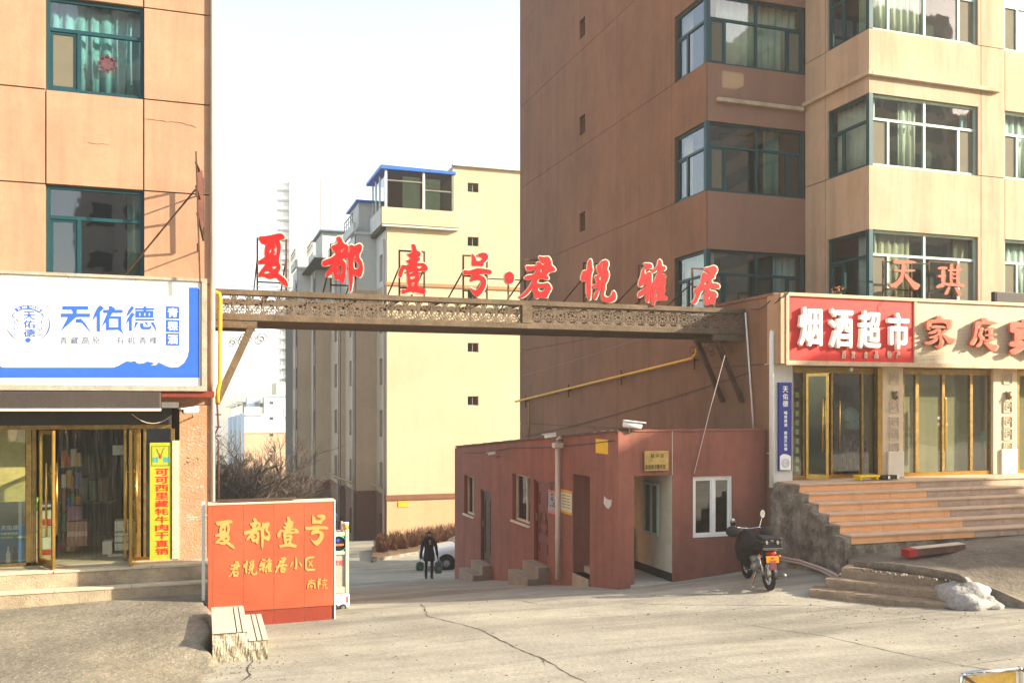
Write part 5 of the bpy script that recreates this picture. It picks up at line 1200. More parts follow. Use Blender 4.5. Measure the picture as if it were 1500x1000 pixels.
# things inside and before the fronts
def vase(px, v, s, lab):
    q = Vector((X(px,v), v, ZP+.005)); t = thing('porcelain_vase', lab, 'vase', q)
    pr = [(0,.16),(.06,.17),(.12,.15),(.22,.10),(.30,.13),(.55,.22),(.80,.26),(.95,.22),(1.02,.12),(1.22,.09),(1.36,.09),(1.46,.18)]
    part('vase_body', MB().tube([(q.x,q.y,q.z+h*s) for h, r in pr], [r*s for h, r in pr], 18), mat('celadon', (.40,.62,.60), .2, var=.25, scale=7, bump=0, dirt=.3), t, smooth=True)
vase(1433, VSF+.55, 1.0, 'tall pale blue porcelain vase behind the guesthouse glass')
random.seed(8)
rk = thing('bottle_rack', 'rack of small dark bottles behind the open gold door', 'rack', PV(1245,660,VSF+.5)); v = VSF+.45
part('rack_frame', MB().box(X(1230,v), X(1272,v), v+.05, v+.3, ZP+.01, ZX(1240,636,v)), mat('rack_dark', (.05,.035,.03), .8), rk)
n = 0
for r in range(8):
    for cidx in range(7):
        x = lerp(X(1232,v), X(1270,v), (cidx+.5)/7); z = ZX(1240,636,v)-.12-r*.125
        if z < ZP+.1: continue
        part('bottle', MB().tube([(x,v,z),(x,v,z+.06),(x,v,z+.10)], [.022,.022,.009], 6), flat('bottle_red', (.22,.05,.04)) if (r+cidx) % 3 else flat('bottle_gold', (.4,.3,.12)), rk)
m = MB().ell(PV(1246,608,v+.1), .22, .12, .17, 10, 7).ell(PV(1252,622,v+.1), .25, .12, .12, 10, 7)
single('plastic_bundle', m, mat('crumpled_plastic', (.42,.5,.55), .4, var=.2, scale=8, bump=1), 'crumpled pale blue plastic bundle on top of the bottle rack', 'bundle', smooth=True)
lbp = PV(1247,541,VSF-.12); t = thing('hanging_bulb', 'white bulb hanging from the sign soffit above the entrance', 'lamp', lbp)
part('bulb', MB().ell(lbp, .035, .035, .05, 10, 8), M_white, t, smooth=True); part('cap', MB().tube([lbp+Vector((0,0,.04)), lbp+Vector((0,0,.09))], .025, 8), M_grey, t); part('cord', MB().tube([lbp+Vector((0,0,.09)), (lbp.x,lbp.y,zs0-.05)], .004, 5), M_black, t)
for i in range(9):
    z = ZP+.15+i*.19; single('display_box', MB().box(X(1164.5,VSF+.3), X(1169.5,VSF+.3), VSF+.28, VSF+.4, z, z+.11), flat('box_lime', (.55,.62,.25)), ['lowest','second lowest','third from the bottom','fourth from the bottom','middle upper','sixth from the bottom','third from the top','second from the top','topmost'][i]+' pale yellow green box in the narrow pane beside the navy sign', 'box', 'boxes stacked in the narrow display pane', bevel=.003)
yb = thing('mat_roll', 'bright yellow folded plastic stool lying at the gold door', 'stool', PV(1272,700,15.3))
part('seat', MB().box(X(1258,15.25), X(1287,15.25), 15.2, 15.42, ZP+.07, ZP+.11), flat('bright_yellow', (.80,.55,.0)), yb, bevel=.01)
for x in (X(1259,15.25), X(1283,15.25)): part('leg', MB().box(x, x+.04, 15.22, 15.40, ZP+.018, ZP+.069), flat('bright_yellow', (.80,.55,.0)), yb)
cb = thing('tool_case', 'small black case with silver corners beside the yellow stool', 'case', PV(1302,700,15.3))
part('case_body', MB().box(X(1290,15.25), X(1313,15.25), 15.2, 15.38, ZP+.018, ZP+.10), M_black, cb, bevel=.008)
for px in (1298, 1311): part('clasp', MB().box(X(px,15.25), X(px+3,15.25), 15.19, 15.199, ZP+.03, ZP+.09), M_steel, cb)

# ---------------------------------------------------------------- stone stairs of the annex
ST = thing('stone_stairs', 'wide stone stairs, orange risers at the left and dull pink at the right', 'stairs', (14, 14.4, .5))
XC = 13.7; ny = 6; rise = (ZP-.155)/6; ys_ = [15.07-.30*i for i in range(6)]
part('landing', MB().box(XS+.1, 26, 15.10, VSF-.021, -.5, ZP-.035), M_oldconc, ST)
random.seed(2)
for i in range(6):
    zt_ = ZP-rise*i; y = ys_[i]; yb_ = 15.10 if i else VSF-.02
    # tread slab
    xx_ = XS+.10
    while xx_ < 25:
        x2 = min(xx_+random.uniform(1.1, 1.5), 25.5)
        part('tread_slab', MB().box(xx_+.002, x2-.002, y-.03, (VSF-.022 if i == 0 else ys_[i-1]-.002), zt_-.033+random.uniform(-.001,.001), zt_+random.uniform(-.002,.002)), M_tread, ST, bevel=.003); xx_ = x2
    part('step_core', MB().box(XS+.11, 25.5, y+.022, y+.33, -.6, zt_-.035), M_oldconc, ST)
    xx_ = XS+.10
    while xx_ < 25:
        w = random.uniform(.75, 1.1); x2 = xx_+w; m_ = M_tileo if xx_ < XC-.1 else M_tilep
        if m_ is M_tileo and x2 > XC-.35: x2 = XC
        x2 = min(x2, 25.5)
        part('riser_tile', MB().box(xx_+.003, x2-.003, y+random.uniform(-.002,.002), y+.021, zt_-rise+.001, zt_-.036), m_, ST, bevel=.002); xx_ = x2
part('plinth', MB().box(XS+.1, 25.5, 13.58, 15.0, -.8, ZP-6*rise-.036), M_oldconc, ST)
# old side wall
m = MB(); prof = [(15.78,-.9),(15.78,ZP-.04),(15.02,ZP-.04)]
for i in range(1, 6): prof += [(ys_[i-1]-.0, ZP-rise*i-.02), (ys_[i]-.02, ZP-rise*i-.04)]
prof += [(ys_[5]-.03, .10), (13.50,-.25), (13.45,-.9)]
m.prism([Vector((XS-.05, a, b_)) for a, b_ in prof], (.148, 0, 0)); part('side_wall', m, M_oldconc, ST)
# cut ramp kerb below the steps, long dark beam box with red end
rb = thing('ramp_plank', 'low dark plank box with a red end lying at the foot of the stairs', 'plank', (12.8, 13.3, 0))
p0, p1 = PG(1327,815), None
def pyz(px, py, z):
    d = (z-CAMZ)/((595-py)/FPX); return Vector(((CY*_r(px)+SY)*d, (CY-SY*_r(px))*d, z))
a, b_ = pyz(1338, 811, .03), pyz(1408, 803, .09)
part('plank_body', MB().bar(a+Vector((0,0,.04)), b_+Vector((0,0,.03)), .22, .11), mat('old_timber', (.10,.05,.04), .8, var=.3, scale=6), rb)
part('plank_top', MB().bar(a+Vector((0,0,.105)), b_+Vector((0,0,.095)), .2, .012), M_steptop, rb)
d_ = (b_-a).normalized(); part('red_end', MB().bar(a-d_*.16+Vector((0,0,.03)), a-d_*.002+Vector((0,0,.04)), .24, .13), mat('red_end_paint', (.35,.02,.02), .6), rb)

# ---------------------------------------------------------------- three old concrete steps
OS = thing('old_steps', 'three worn concrete steps climbing from the yard to the asphalt mound', 'steps', (10.6, 12, -.4))
A_, B_ = Vector((10.17,12.9,0)), Vector((11.30,11.52,0)); dd = (B_-A_).normalized(); nn = Vector((dd.y, -dd.x, 0)); 
if nn.x > 0: nn = -nn
random.seed(9)
for i in range(3):
    zt_ = -.12-.15*i; a = A_+nn*.27*i-dd*.20*i; b_ = B_+nn*.27*i-dd*.02*i; n = 14; m = MB(); rings = []
    for j in range(n+1):
        p = a.lerp(b_, j/n); e = random.uniform(-.008,.008); f_ = random.uniform(-.010,.010)
        q = p-nn*.42
        rings.append([(q.x,q.y,-1.0),(p.x+nn.x*e,p.y+nn.y*e,-1.0),(p.x+nn.x*e,p.y+nn.y*e,zt_-.03+f_),(p.x-nn.x*.03,p.y-nn.y*.03,zt_+f_*.6),(q.x,q.y,zt_+.004)])
    m.loft(rings); part('step', m, mat('brown_worn_step', (.30,.225,.15), .95, var=.2, scale=4, bump=1, fine=30, c2=(.22,.17,.12), patch=.8, patchscale=5, dirt=.3), OS)
# pale broken lump at their end
random.seed(6); m = MB(); rings = []
c0 = B_+nn*.5; 
for i in range(9):
    t = i/8; ct = B_+dd*(-.05+.55*t)+nn*(.27*(1-t)); wd = .52*(1-t*t*.55); ht = lerp(.50, .28, t**1.5); ring = []
    for k in range(9):
        a = pi*k/8; r = 1+random.uniform(-.12,.12); p = ct+nn*(cos(a)*wd*r); ring.append((p.x, p.y, -.62+max(0, sin(a))**.75*ht*r))
    rings.append(ring)
m = MB()
def lump(c, rx, ry, rz, sd_):
    o = len(m.v); m.ell(c, rx, ry, rz, 20, 12)
    for i in range(o, len(m.v)):
        q = Vector(m.v[i]); d = q-Vector(c); k = 1+.10*sin(d.x*17+sd_)+.08*sin(d.y*23+d.z*19+sd_*2)+.05*sin(d.z*41+d.x*31); m.v[i] = tuple(Vector(c)+d*k)
for (a, b_, z, rx, ry, rz, s_) in ((.08,.06,-.36,.42,.36,.25,1),(.16,.34,-.44,.36,.34,.17,3.3),(.30,.12,-.48,.34,.36,.17,7)):
    c = B_+dd*a+nn*b_; lump((c.x, c.y, z), rx, ry, rz, s_)
single('concrete_lump', m, M_ltconc, 'pale grey broken concrete lump at the right end of the old steps', 'rubble', smooth=True)
# dark asphalt roll along the edge of the mound
P_ = [pyz(1250,826,-.05), pyz(1300,829,-.05), pyz(1350,836,-.06), pyz(1405,846,-.08), pyz(1415,850,-.08)]
m = MB(); rr = [.04,.075,.08,.07,.03]; m.tube(P_, rr, 10); single('asphalt_ridge', m, M_asph2, 'dark rounded asphalt ridge behind the top of the old steps', 'ridge', smooth=True)
m = MB(); random.seed(12)
P0, P1 = pyz(1262,834,-.1), pyz(1385,849,-.11)
for i in range(34):
    q = P0.lerp(P1, random.random())+Vector((random.uniform(-.06,.06), random.uniform(-.08,.06), 0)); s_ = random.uniform(.010,.034); m.ell(q, s_, s_*.8, s_*.7, 6, 4)
tag(link('rubble', m.mesh('rubble', M_oldconc)), 'crumbs of broken concrete between the ridge and the top old step', None, None, 'stuff')
# pipes lying along the wall foot
pp = thing('wall_pipes', 'pair of pale bent pipes running along the foot of the mossy side wall', 'pipe', (10.6, 14, -.4))
for k in range(2):
    P_ = [Vector((10.62,15.4,-.32-.05*k)), Vector((10.6,14.6,-.28-.05*k)), Vector((10.55,13.9,-.30-.05*k)), Vector((10.42,13.25,-.33-.06*k)), Vector((10.2,12.95,-.22-.12*k))]
    part('pipe_run', MB().tube(P_, .022, 8), M_pipe, pp, smooth=True)
single('low_wall', MB().prism([Vector((10.66,15.7,-1.2)),Vector((10.66,15.7,-.28)),Vector((10.66,13.3,-.36)),Vector((10.66,13.0,-1.2))], (.08,0,0)), M_oldconc, 'low dark concrete kerb against the side wall behind the motorcycle', 'kerb')

# ---------------------------------------------------------------- red gatehouse
VGH = 15.95; XG = 7.5; VGB = 27.7; RZ = 2.12
GH = thing('gatehouse', 'low red brown gatehouse with two doors and a roofless looking flat top', 'building', (9, 20, -1))
GH['label'] = 'low flat roofed red brown gatehouse with two doors along its shaded side'
def slopez(mb, zt=RZ):
    mb.v = [(x, y, z-.067*(y-VGH) if z > zt-.02 else z) for x, y, z in mb.v]; return mb
def sV(px): return VGB-V(px, XG)
def zG(px, py): return PX(px, py, XG).z
H_ = []
def hole(p0, p1, y0, y1):
    pm = (p0+p1)/2; h = (sV(p0), sV(p1), zG(pm, y1), zG(pm, y0)); H_.append(h); return h
w1 = hole(680, 695, 697, 754); d1 = hole(704, 719, 718, 823); w2 = hole(750.5, 776, 695.5, 765); d2 = hole(782, 803, 704, 824); dw = hole(839.5, 864, 695.5, 843)
part('side_wall', slopez(MB().panel((XG, VGB), (XG, VGH), -3.6, RZ, H_, .24)), M_red, GH)
fx0, fx1 = X(929, VGH), X(985, VGH); zd0, zd1 = Z(857, fx0, VGH), Z(696, (fx0+fx1)/2, VGH)
zd0 = -.80
wx0, wx1 = X(1015, VGH), X(1073, VGH); wz0, wz1 = Z(786, (wx0+wx1)/2, VGH), Z(697, (wx0+wx1)/2, VGH)
part('front_wall', slopez(MB().panel((XG+.241, VGH), (XS-.03, VGH), -1.6, RZ, [(fx0-XG-.241, fx1-XG-.241, -1.7, zd1), (wx0-XG-.241, wx1-XG-.241, wz0, wz1)], .24)), M_red, GH)
m = MB(); m.panel((XS-.03, VGB), (XG, VGB), -3.6, 1.3, [], -.2); part('back_wall', m, M_red, GH)
m = MB(); m.box(XG+.241, XS-.05, VGH+.25, VGB-.02, 1.78, 1.9); m.v = [(x, y, z-.067*(y-VGH)) for x, y, z in m.v]; part('roof', m, M_oldconc, GH)
# rough tarred coping
random.seed(15); m = MB(); rings = []
for i in range(60):
    y = lerp(VGH-.0, VGB+.02, i/59); z = RZ-.067*(y-VGH); e = random.uniform(-.012,.018)
    rings.append([(XG-.035+e*.6,y,z+.001),(XG-.035+e,y,z+.035+e),(XG+.27,y,z+.045+e),(XG+.27,y,z+.001)])
m.loft(rings); part('coping', m, mat('tar_coping', (.12,.075,.06), .95, var=.3, scale=8, bump=1), GH)
m = MB(); rings = []
for i in range(30):
    x = lerp(XG+.275, XS-.04, i/29); e = random.uniform(-.006,.010); rings.append([(x,VGH-.02,RZ+.001),(x,VGH-.02,RZ+.025+e),(x,VGH+.26,RZ+.03+e),(x,VGH+.26,RZ+.001)])
m.loft(rings); part('coping', m, mat('red_coping', (.28,.11,.08), .9, var=.1), GH)
# rooms
xr = fx1+.01
part('partition', MB().box(fx1, fx1+.12, VGH+.241, VGH+2.3, -1.0, 1.78), M_whitew, GH)
part('skirting', MB().box(fx1-.012, fx1-.001, VGH+.02, VGH+2.3, zd0+.002, zd0+.16), M_black, GH)
part('reveal_paint', MB().box(fx1-.006, fx1-.001, VGH+.012, VGH+.24, zd0+.165, zd1-.002), M_whitew, GH)
part('porch_wall', MB().box(XG+.25, fx1-.001, VGH+2.3, VGH+2.4, -1.2, 1.7), M_whitew, GH)
part('porch_floor', MB().box(XG+.25, fx1-.013, VGH-.04, VGH+2.3, -1.6, zd0), mat('porch_floor_tile', (.42,.40,.33), .5, bump=.05), GH)
part('room_back', MB().box(XG+1.6, XG+1.7, VGH+2.45, VGB-.3, -3.4, 1.0).box(fx1+.13, XS-.06, VGH+2.2, VGH+2.3, -1, 1.7), mat('dim_room', (.10,.085,.06), .95), GH)
part('threshold', MB().box(fx0-.02, fx1+.02, VGH-.12, VGH-.041, -1.3, zd0-.02), M_ltconc, GH, bevel=.01)
# window on the partition inside the porch
ax = fx1-.004; va, vb_ = V(967, ax), V(946, ax)
pw = window(GH, (ax-.03, vb_), (ax-.03, va), PX(956,782,ax).z, PX(956,706,ax).z, [(0,1,[.5])], M_framep, M_glassw, fw=.05, inset=-.03, dep=.05)
window(GH, (wx0, VGH), (wx1, VGH), wz0, wz1, [(0,1,[.53])], M_white, M_glassw, fw=.05, inset=.03, sash=((0,0),(0,1)), sill=None)
for (h, sp, sk_) in ((w1, [.5], ()), (w2, [.6], ())):
    window(GH, (XG, VGB-h[0]), (XG, VGB-h[1]), h[2], h[3], [(0,1,sp)], M_whitew, M_glassw, fw=.05, inset=.11, sill=M_whitew)
# side doors
def panel_door(h, m_, lab, studs):
    a, b_ = VGB-h[0], VGB-h[1]; z0, z1 = h[2], h[3]; x = XG+.075; L = a-b_
    dr = part('door', MB().box(x, x+.05, b_+.002, a-.002, z0, z1-.002), m_, GH, label=lab)
    f = MB()
    for (u0, u1, q0, q1) in ((0,.07,0,1),(.93,1,0,1),(.07,.93,.97,1)): f.box(x-.03, x-.001, b_+L*u0+.003, b_+L*u1-.003, z0+(z1-z0)*q0, z0+(z1-z0)*q1-.003)
    part('door_frame', f, m_, dr)
    f = MB(); n = 5 if studs else 3
    if studs:
        for u in (.25,.75): f.bar((x-.008,b_+L*u,z0+(z1-z0)*.12),(x-.008,b_+L*u,z0+(z1-z0)*.86),.02,.016)
        for q in (.12,.86): f.bar((x-.008,b_+L*.25,z0+(z1-z0)*q),(x-.008,b_+L*.75,z0+(z1-z0)*q),.016,.02)
        for k in range(7): f.ell((x-.004,b_+L*.5,z0+(z1-z0)*(.2+.1*k)),.012,L*.11,.045,8,6)
    else:
        for (q, hh) in ((.18,.10),(.38,.08),(.78,.14)):
            zc = z0+(z1-z0)*q
            for s_ in (-1,1): f.bar((x-.006,b_+L*(.5+.28*s_),zc-hh),(x-.006,b_+L*(.5+.28*s_),zc+hh),.018,.014); f.bar((x-.006,b_+L*.22,zc+hh*s_),(x-.006,b_+L*.78,zc+hh*s_),.014,.018)
        f.torus((x-.004,b_+L*.5,z0+(z1-z0)*.47),(1,0,0),L*.24,.012,20,6).torus((x-.004,b_+L*.5,z0+(z1-z0)*.55),(1,0,0),L*.16,.012,16,6)
    part('moulding', f, m_, dr, smooth=False)
    part('handle', MB().bar((x-.05,b_+L*.85,z0+.95),(x-.05,b_+L*.85,z0+1.12),.025,.025).bar((x-.05,b_+L*.85,z0+1.04),(x,b_+L*.85,z0+1.04),.02,.02), M_grey, dr)
panel_door(d1, mat('dark_bronze_door', (.09,.055,.04), .45, .3, var=.1), 'dark bronze panelled security door', True)
panel_door(d2, mat('oxblood_door', (.16,.035,.028), .45, .1, var=.1), 'oxblood moulded door', False)
# doorway inner jamb seen in the open entrance and its step
part('jamb_wall', MB().box(XG+.241, XG+1.0, VGB-dw[0]+.0, VGB-dw[0]+.12, -1.4, 1.5), M_red, GH)
part('counter', MB().box(XG+.8, XG+1.1, VGB-dw[1]+.25, VGB-dw[0]-.02, -1.0, .05), M_whitew, GH)
single('wash_basin', MB().ell((XG+.9, (2*VGB-dw[0]-dw[1])/2+.15, .10), .12, .12, .05, 12, 6), mat('reddish_basin', (.30,.12,.08), .5), 'small reddish bowl on the counter inside the open doorway', 'bowl', smooth=True)
part('door_sill', MB().box(XG-.03, XG+1.2, VGB-dw[1]+.01, VGB-dw[0]-.01, -1.6, dw[2]), mat('sill_tile', (.34,.27,.20), .7), GH)
# steps to the doors
def dsteps(h, lab, off):
    a, b_ = VGB-h[0], VGB-h[1]; g0 = G(XG, (a+b_)/2); zt = h[2]-.01; t = thing('door_steps', lab, 'steps', (XG-.3, (a+b_)/2, g0))
    part('upper_step', MB().box(XG-.26, XG+.12, b_-.05, a+.1, g0-.4, zt), mat('grey_step', (.27,.23,.18), .95, var=.15, scale=3, bump=.8, dirt=.3), t, bevel=.015)
    part('lower_step', MB().box(XG-.54, XG-.262, b_-.10, a+.35, g0-.5, (zt+g0)/2), mat('grey_step', (0,0,0)), t, bevel=.015)
dsteps(d1, 'two grey concrete steps under the dark bronze door, farther from the camera', 0); dsteps(d2, 'two grey concrete steps under the oxblood door, nearer the downpipe', 0)
# drain hopper and pipe
gx_ = XG-.10; p = PX(817, 655, gx_)
dp = thing('rain_pipe', 'cream rain pipe with a square hopper on the gatehouse side wall', 'pipe', (gx_, p.y, G(gx_, p.y)))
part('pipe_run', MB().tube([(gx_,p.y,PX(817,848,gx_).z),(gx_,p.y,p.z-.02)], .055, 12), M_pipe, dp, smooth=True)
part('hopper', MB().loft([[(gx_+sx*q,p.y+sy*q,z) for sx, sy in ((-1,-1),(1,-1),(1,1),(-1,1))] for q, z in ((.07,p.z-.02),(.10,p.z+.0),(.10,p.z+.10))]), M_pipe, dp)
part('elbow', MB().tube([(gx_,p.y,p.z+.10),(gx_,p.y,p.z+.17),(gx_+.04,p.y,p.z+.21),(gx_+.12,p.y,p.z+.21)], .045, 10), M_pipe, dp, smooth=True)
part('collar', MB().tube([(gx_,p.y,PX(817,787,gx_).z),(gx_,p.y,PX(817,784,gx_).z)], .062, 12), M_pipe, dp)
# notices, paint squares
def notice(px0, px1, py0, py1, lab, m_, hdr=None, lines=0, cat='notice'):
    a, b_ = V(px0, XG), V(px1, XG); z0, z1 = zG((px0+px1)/2, py1), zG((px0+px1)/2, py0)
    t = thing('notice_board', lab, cat, (XG, (a+b_)/2, z0)); part('sheet', MB().box(XG-.012, XG-.001, b_, a, z0, z1), m_, t)
    if hdr:
        part('header', MB().box(XG-.014, XG-.0125, b_, a, z1-(z1-z0)*.12, z1), hdr, t); part('footer', MB().box(XG-.014, XG-.0125, b_, a, z0, z0+(z1-z0)*.10), hdr, t)
    for i in range(lines):
        zz_ = lerp(z1, z0, .22+.62*i/max(1, lines)); part('text_line', MB().box(XG-.014, XG-.0125, lerp(b_,a,.12), lerp(b_,a,.88), zz_-.012, zz_), M_black, t)
    return t
t = notice(803.5, 815, 717.5, 752, 'greyish poster with dense text left of the cream rain pipe', flat('grey_poster', (.30,.30,.32)), flat('pink_strip', (.55,.16,.12)), 0)
a, b_ = V(803.5,XG), V(815,XG); m = MB(); random.seed(33)
for i in range(40):
    y = random.uniform(b_+.03, a-.15); z = lerp(t.location.z+.15, t.location.z+.75, random.random()); m.box(XG-.0145, XG-.0128, y, y+random.uniform(.02,.12), z, z+random.uniform(.008,.05))
tag(part('print', m, flat('print_dark', (.07,.07,.10)), t), kind='stuff')
t = notice(822, 838, 717.5, 752, 'cream notice with a yellow head strip right of the rain pipe', flat('cream_paper', (.62,.60,.42)), flat('orange_strip', (.65,.33,.05)), 5)
a, b_ = V(873,XG), V(891,XG)
single('yellow_sheet', MB().box(XG-.008, XG-.001, b_, a, zG(882,664), zG(882,643)), flat('yellow_paint_sheet', (.80,.48,.01)), 'plain bright yellow square on the gatehouse wall near its corner', 'sheet')
def PXp(px, py): q = PX(px, py, XG-.006); return q
single('torn_paper', MB().prism([PXp(885,726), PXp(888,730), PXp(893,732), PXp(896,731), PXp(895,740), PXp(891,745), PXp(887,742), PXp(884,736)], (.004,0,0)), flat('torn_white', (.55,.54,.52)), 'torn white paper stuck near the gatehouse corner', 'paper')
pq = thing('brass_plaque', 'brass plaque with engraved characters above the gatehouse entrance', 'plaque', PV(959,675,VGH))
part('plate', MB().box(X(942.5,VGH), X(977.5,VGH), VGH-.05, VGH-.02, ZX(960,689,VGH), ZX(960,660,VGH)), mat('aged_brass', (.55,.40,.15), .35, .8, var=.2, scale=6, dirt=.3), pq, bevel=.005)
fit_text('城 中 区', (953,664,973,670), VGH-.052, 'lettering', flat('engraving', (.10,.07,.02)), pq, .003, .01)
fit_text('夏都壹号警务室', (945,680,975,687), VGH-.052, 'lettering', flat('engraving', (.10,.07,.02)), pq, .003, .02)
cctv(925, 622, VGH-.05, 'large white camera above the gatehouse corner', yaw=2.9, s=1.25, arm=(0,.12,-.02))
c = PX(807,638,XG-.3); cctv(807, 638, c.y, 'small white camera leaning out beside the rain pipe hopper', yaw=-.4, s=.9, arm=(.25,0,0))
c = PX(721,664,XG-.2); cctv(721, 664, c.y, 'tiny white camera high on the far part of the gatehouse side', yaw=-.2, s=.7, arm=(.18,0,0))
single('electric_cable', MB().bar((X(984.5,VGH), VGH-.008, RZ), (X(984.5,VGH), VGH-.008, zd1), .012, .008), M_pipe, 'straight white cable on the gatehouse front above the doorway', 'cord')
single('slack_cord', cable([PV(1062,520,VGH-.05), PV(1040,600,VGH-.03), PV(1017,693,VGH-.02)], .007), M_pipe, 'pale cord falling from the beam to the gatehouse window', 'cord')

# ---------------------------------------------------------------- cream apartment building beyond the yard
CB = thing('cream_apartments', 'cream apartment building with staggered bays and a blue roofed glass sunroom', 'building', (12, 55, -4.6))
xf = 9.53; vf = 49.6
xt = X(663, vf); zroof = Z(243, xt, vf); zpar = 13.35; zbelt = Z(415, xf, vf); zbase = Z(727, X(620,vf), vf); zlow = Z(777, X(620,vf), vf)
fwin = []
for i, py in enumerate((275, 354, 432, 509, 587, 664)):
    if i < 5: zc = Z(py, X(692,vf), vf); fwin.append((X(685,vf)-xf, X(701,vf)-xf, zc-.25, zc+.27))
xe = 26
def fpart(z0, z1, x0, x1, m_, nm='wall', th=.25):
    hs = [(a+xf-x0, b_+xf-x0, c, d) for a, b_, c, d in fwin if c > z0-.1 and d < z1+.1]
    part(nm, MB().panel((x0, vf), (x1, vf), z0, z1, hs, th), m_, CB)
fpart(zbelt+.0, zpar-.9, xf, xt, M_cream); fpart(zbelt, zroof, xt, xe, M_cream)
fpart(zbase+.0, zbelt, xf, xe, M_cream)
fpart(zlow, zbase, xf, xe, M_creamlow); fpart(-9, zlow, xf, xe, mat('pale_peach_base', (.60,.46,.30), .9, var=.05, scale=.6), th=.30)
part('belt', MB().box(xf-.06, xe, vf-.08, vf-.001, zbelt-.10, zbelt+.08), mat('tan_belt', (.34,.20,.10), .9), CB); part('belt', MB().box(xf-.06, xe, vf-.10, vf-.001, zbase-.12, zbase+.14), M_belt, CB)
for (a, b_, c, d) in fwin: window(CB, (xf+a, vf), (xf+b_, vf), c, d, [(0,1,[.5])], M_grey, M_glassw, fw=.04, inset=.12)
part('parapet', MB().box(xf-.35, xt+.35, vf-.35, vf+.05, zpar-.9, zpar), M_cream, CB, bevel=.02)
part('parapet_drip', MB().box(xf-.30, xt+.30, vf-.30, vf-.0, zpar-1.02, zpar-.901), M_pale, CB)
part('roof_edge', MB().box(xt-.05, xe, vf-.2, vf+.1, zroof, zroof+.12), M_pale, CB)
part('stair_tower', MB().box(xt+.0, xe, vf+.26, vf+8, zpar-1, zroof), M_cream, CB)
# stepped side wall: (x, v_from, v_to) strips then faces
strips = [(9.53,49.6,52.9),(8.35,52.9,56.9),(8.07,56.9,61.7),(7.09,61.7,64.5),(6.2,64.5,67.8)]
zsd = 12.6
z_w = [Z(py, 9.53, 50.6) for py in (385,505,602,697,778)]    # centres of the narrow side windows
fh = 2.9
for i, (x, va, vb_) in enumerate(strips):
    top = zpar-.9 if i == 0 else zsd-.15*i; pxw = ((556,563),(512,516),(490,496),(457,461),(430,435))[i]; a, b_ = V(pxw[0], x), V(pxw[1], x)
    base = Z(385+8*i, 9.53, 50.6)
    wn = [(vb_-a, vb_-b_, Z(390,9.53,50.6)-fh*k-.75, Z(390,9.53,50.6)-fh*k+.75) for k in range(0, 6) if Z(390,9.53,50.6)-fh*k-.75 > -5]
    for (c0, c1, mm) in ((-9, zbase-.0, M_darkbase), (zbase, zbelt, M_beige), (zbelt, top, M_pale)):
        hs = [h for h in wn if h[3] > c0 and h[2] < c1]; part('side_strip', MB().panel((x, vb_), (x, va+.001 if i else va+.25), c0, c1, hs, .3), mm, CB)
    for h in wn: window(CB, (x, vb_-h[0]), (x, vb_-h[1]), h[2], h[3], [(0,.65,[.5]),(.65,1,[])], M_grey, M_glassw, fw=.05, inset=.15)
    if i < 4:
        x2 = strips[i+1][0]
        for (c0, c1, mm) in ((-9, zbase, M_darkbase), (zbase, zbelt, M_brownf if i == 0 or i == 1 else M_beige), (zbelt, zsd-.15*i, M_pale)):
            part('bay_face', MB().panel((x2, vb_), (x-.001, vb_), c0, c1, [], .3), mat('bay_render', (.56,.42,.28), .9, var=.06, scale=.6, streak=.1) if mm is M_brownf or mm is M_beige else mm, CB)
        part('belt', MB().box(x2-.06, x-.01, vb_-.08, vb_-.001, zbase-.10, zbase+.12), M_belt, CB); part('belt', MB().box(x2-.1, x-.01, vb_-.10, vb_-.001, zsd-.15*i-.15, zsd-.15*i+.0), M_pale, CB)
        part('terrace_parapet', MB().box(x2-.15, x2, vb_-.1, strips[i+1][2], zsd-.15*i, zsd-.15*i+.5), M_pale, CB)
    part('side_belt', MB().box(x-.07, x-.001, va-.05, vb_, zbase-.10, zbase+.12), M_belt, CB)
    part('downspout', MB().tube([(x-.1, va+.45, -6), (x-.1, va+.45, top-.7)], .06, 6), M_pipe, CB, smooth=True)
part('side_parapet', MB().box(xf-.35, xf-.002, vf+.051, 52.9, zpar-.9, zpar), M_pale, CB)
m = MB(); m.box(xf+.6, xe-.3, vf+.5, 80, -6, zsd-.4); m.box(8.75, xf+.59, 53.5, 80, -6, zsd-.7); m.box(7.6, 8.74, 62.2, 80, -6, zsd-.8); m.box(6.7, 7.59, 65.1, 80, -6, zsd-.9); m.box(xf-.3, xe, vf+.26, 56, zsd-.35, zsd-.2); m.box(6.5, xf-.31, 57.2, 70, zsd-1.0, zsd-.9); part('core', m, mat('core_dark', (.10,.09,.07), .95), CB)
# penthouse blocks on the terrace
part('penthouse', MB().box(8.6, 10.6, 53.4, 56.5, zsd-.3, 14.4), M_pale, CB); part('blue_roof', MB().box(8.4, 10.8, 53.1, 57, 14.402, 14.5), M_blue, CB)
part('penthouse', MB().box(7.6, 9.0, 62, 66, zsd-.7, 14.2), M_pale, CB); part('blue_roof', MB().box(7.4, 9.2, 61.7, 66.3, 14.202, 14.3), mat('blue_grey_roof', (.15,.22,.30), .6), CB)
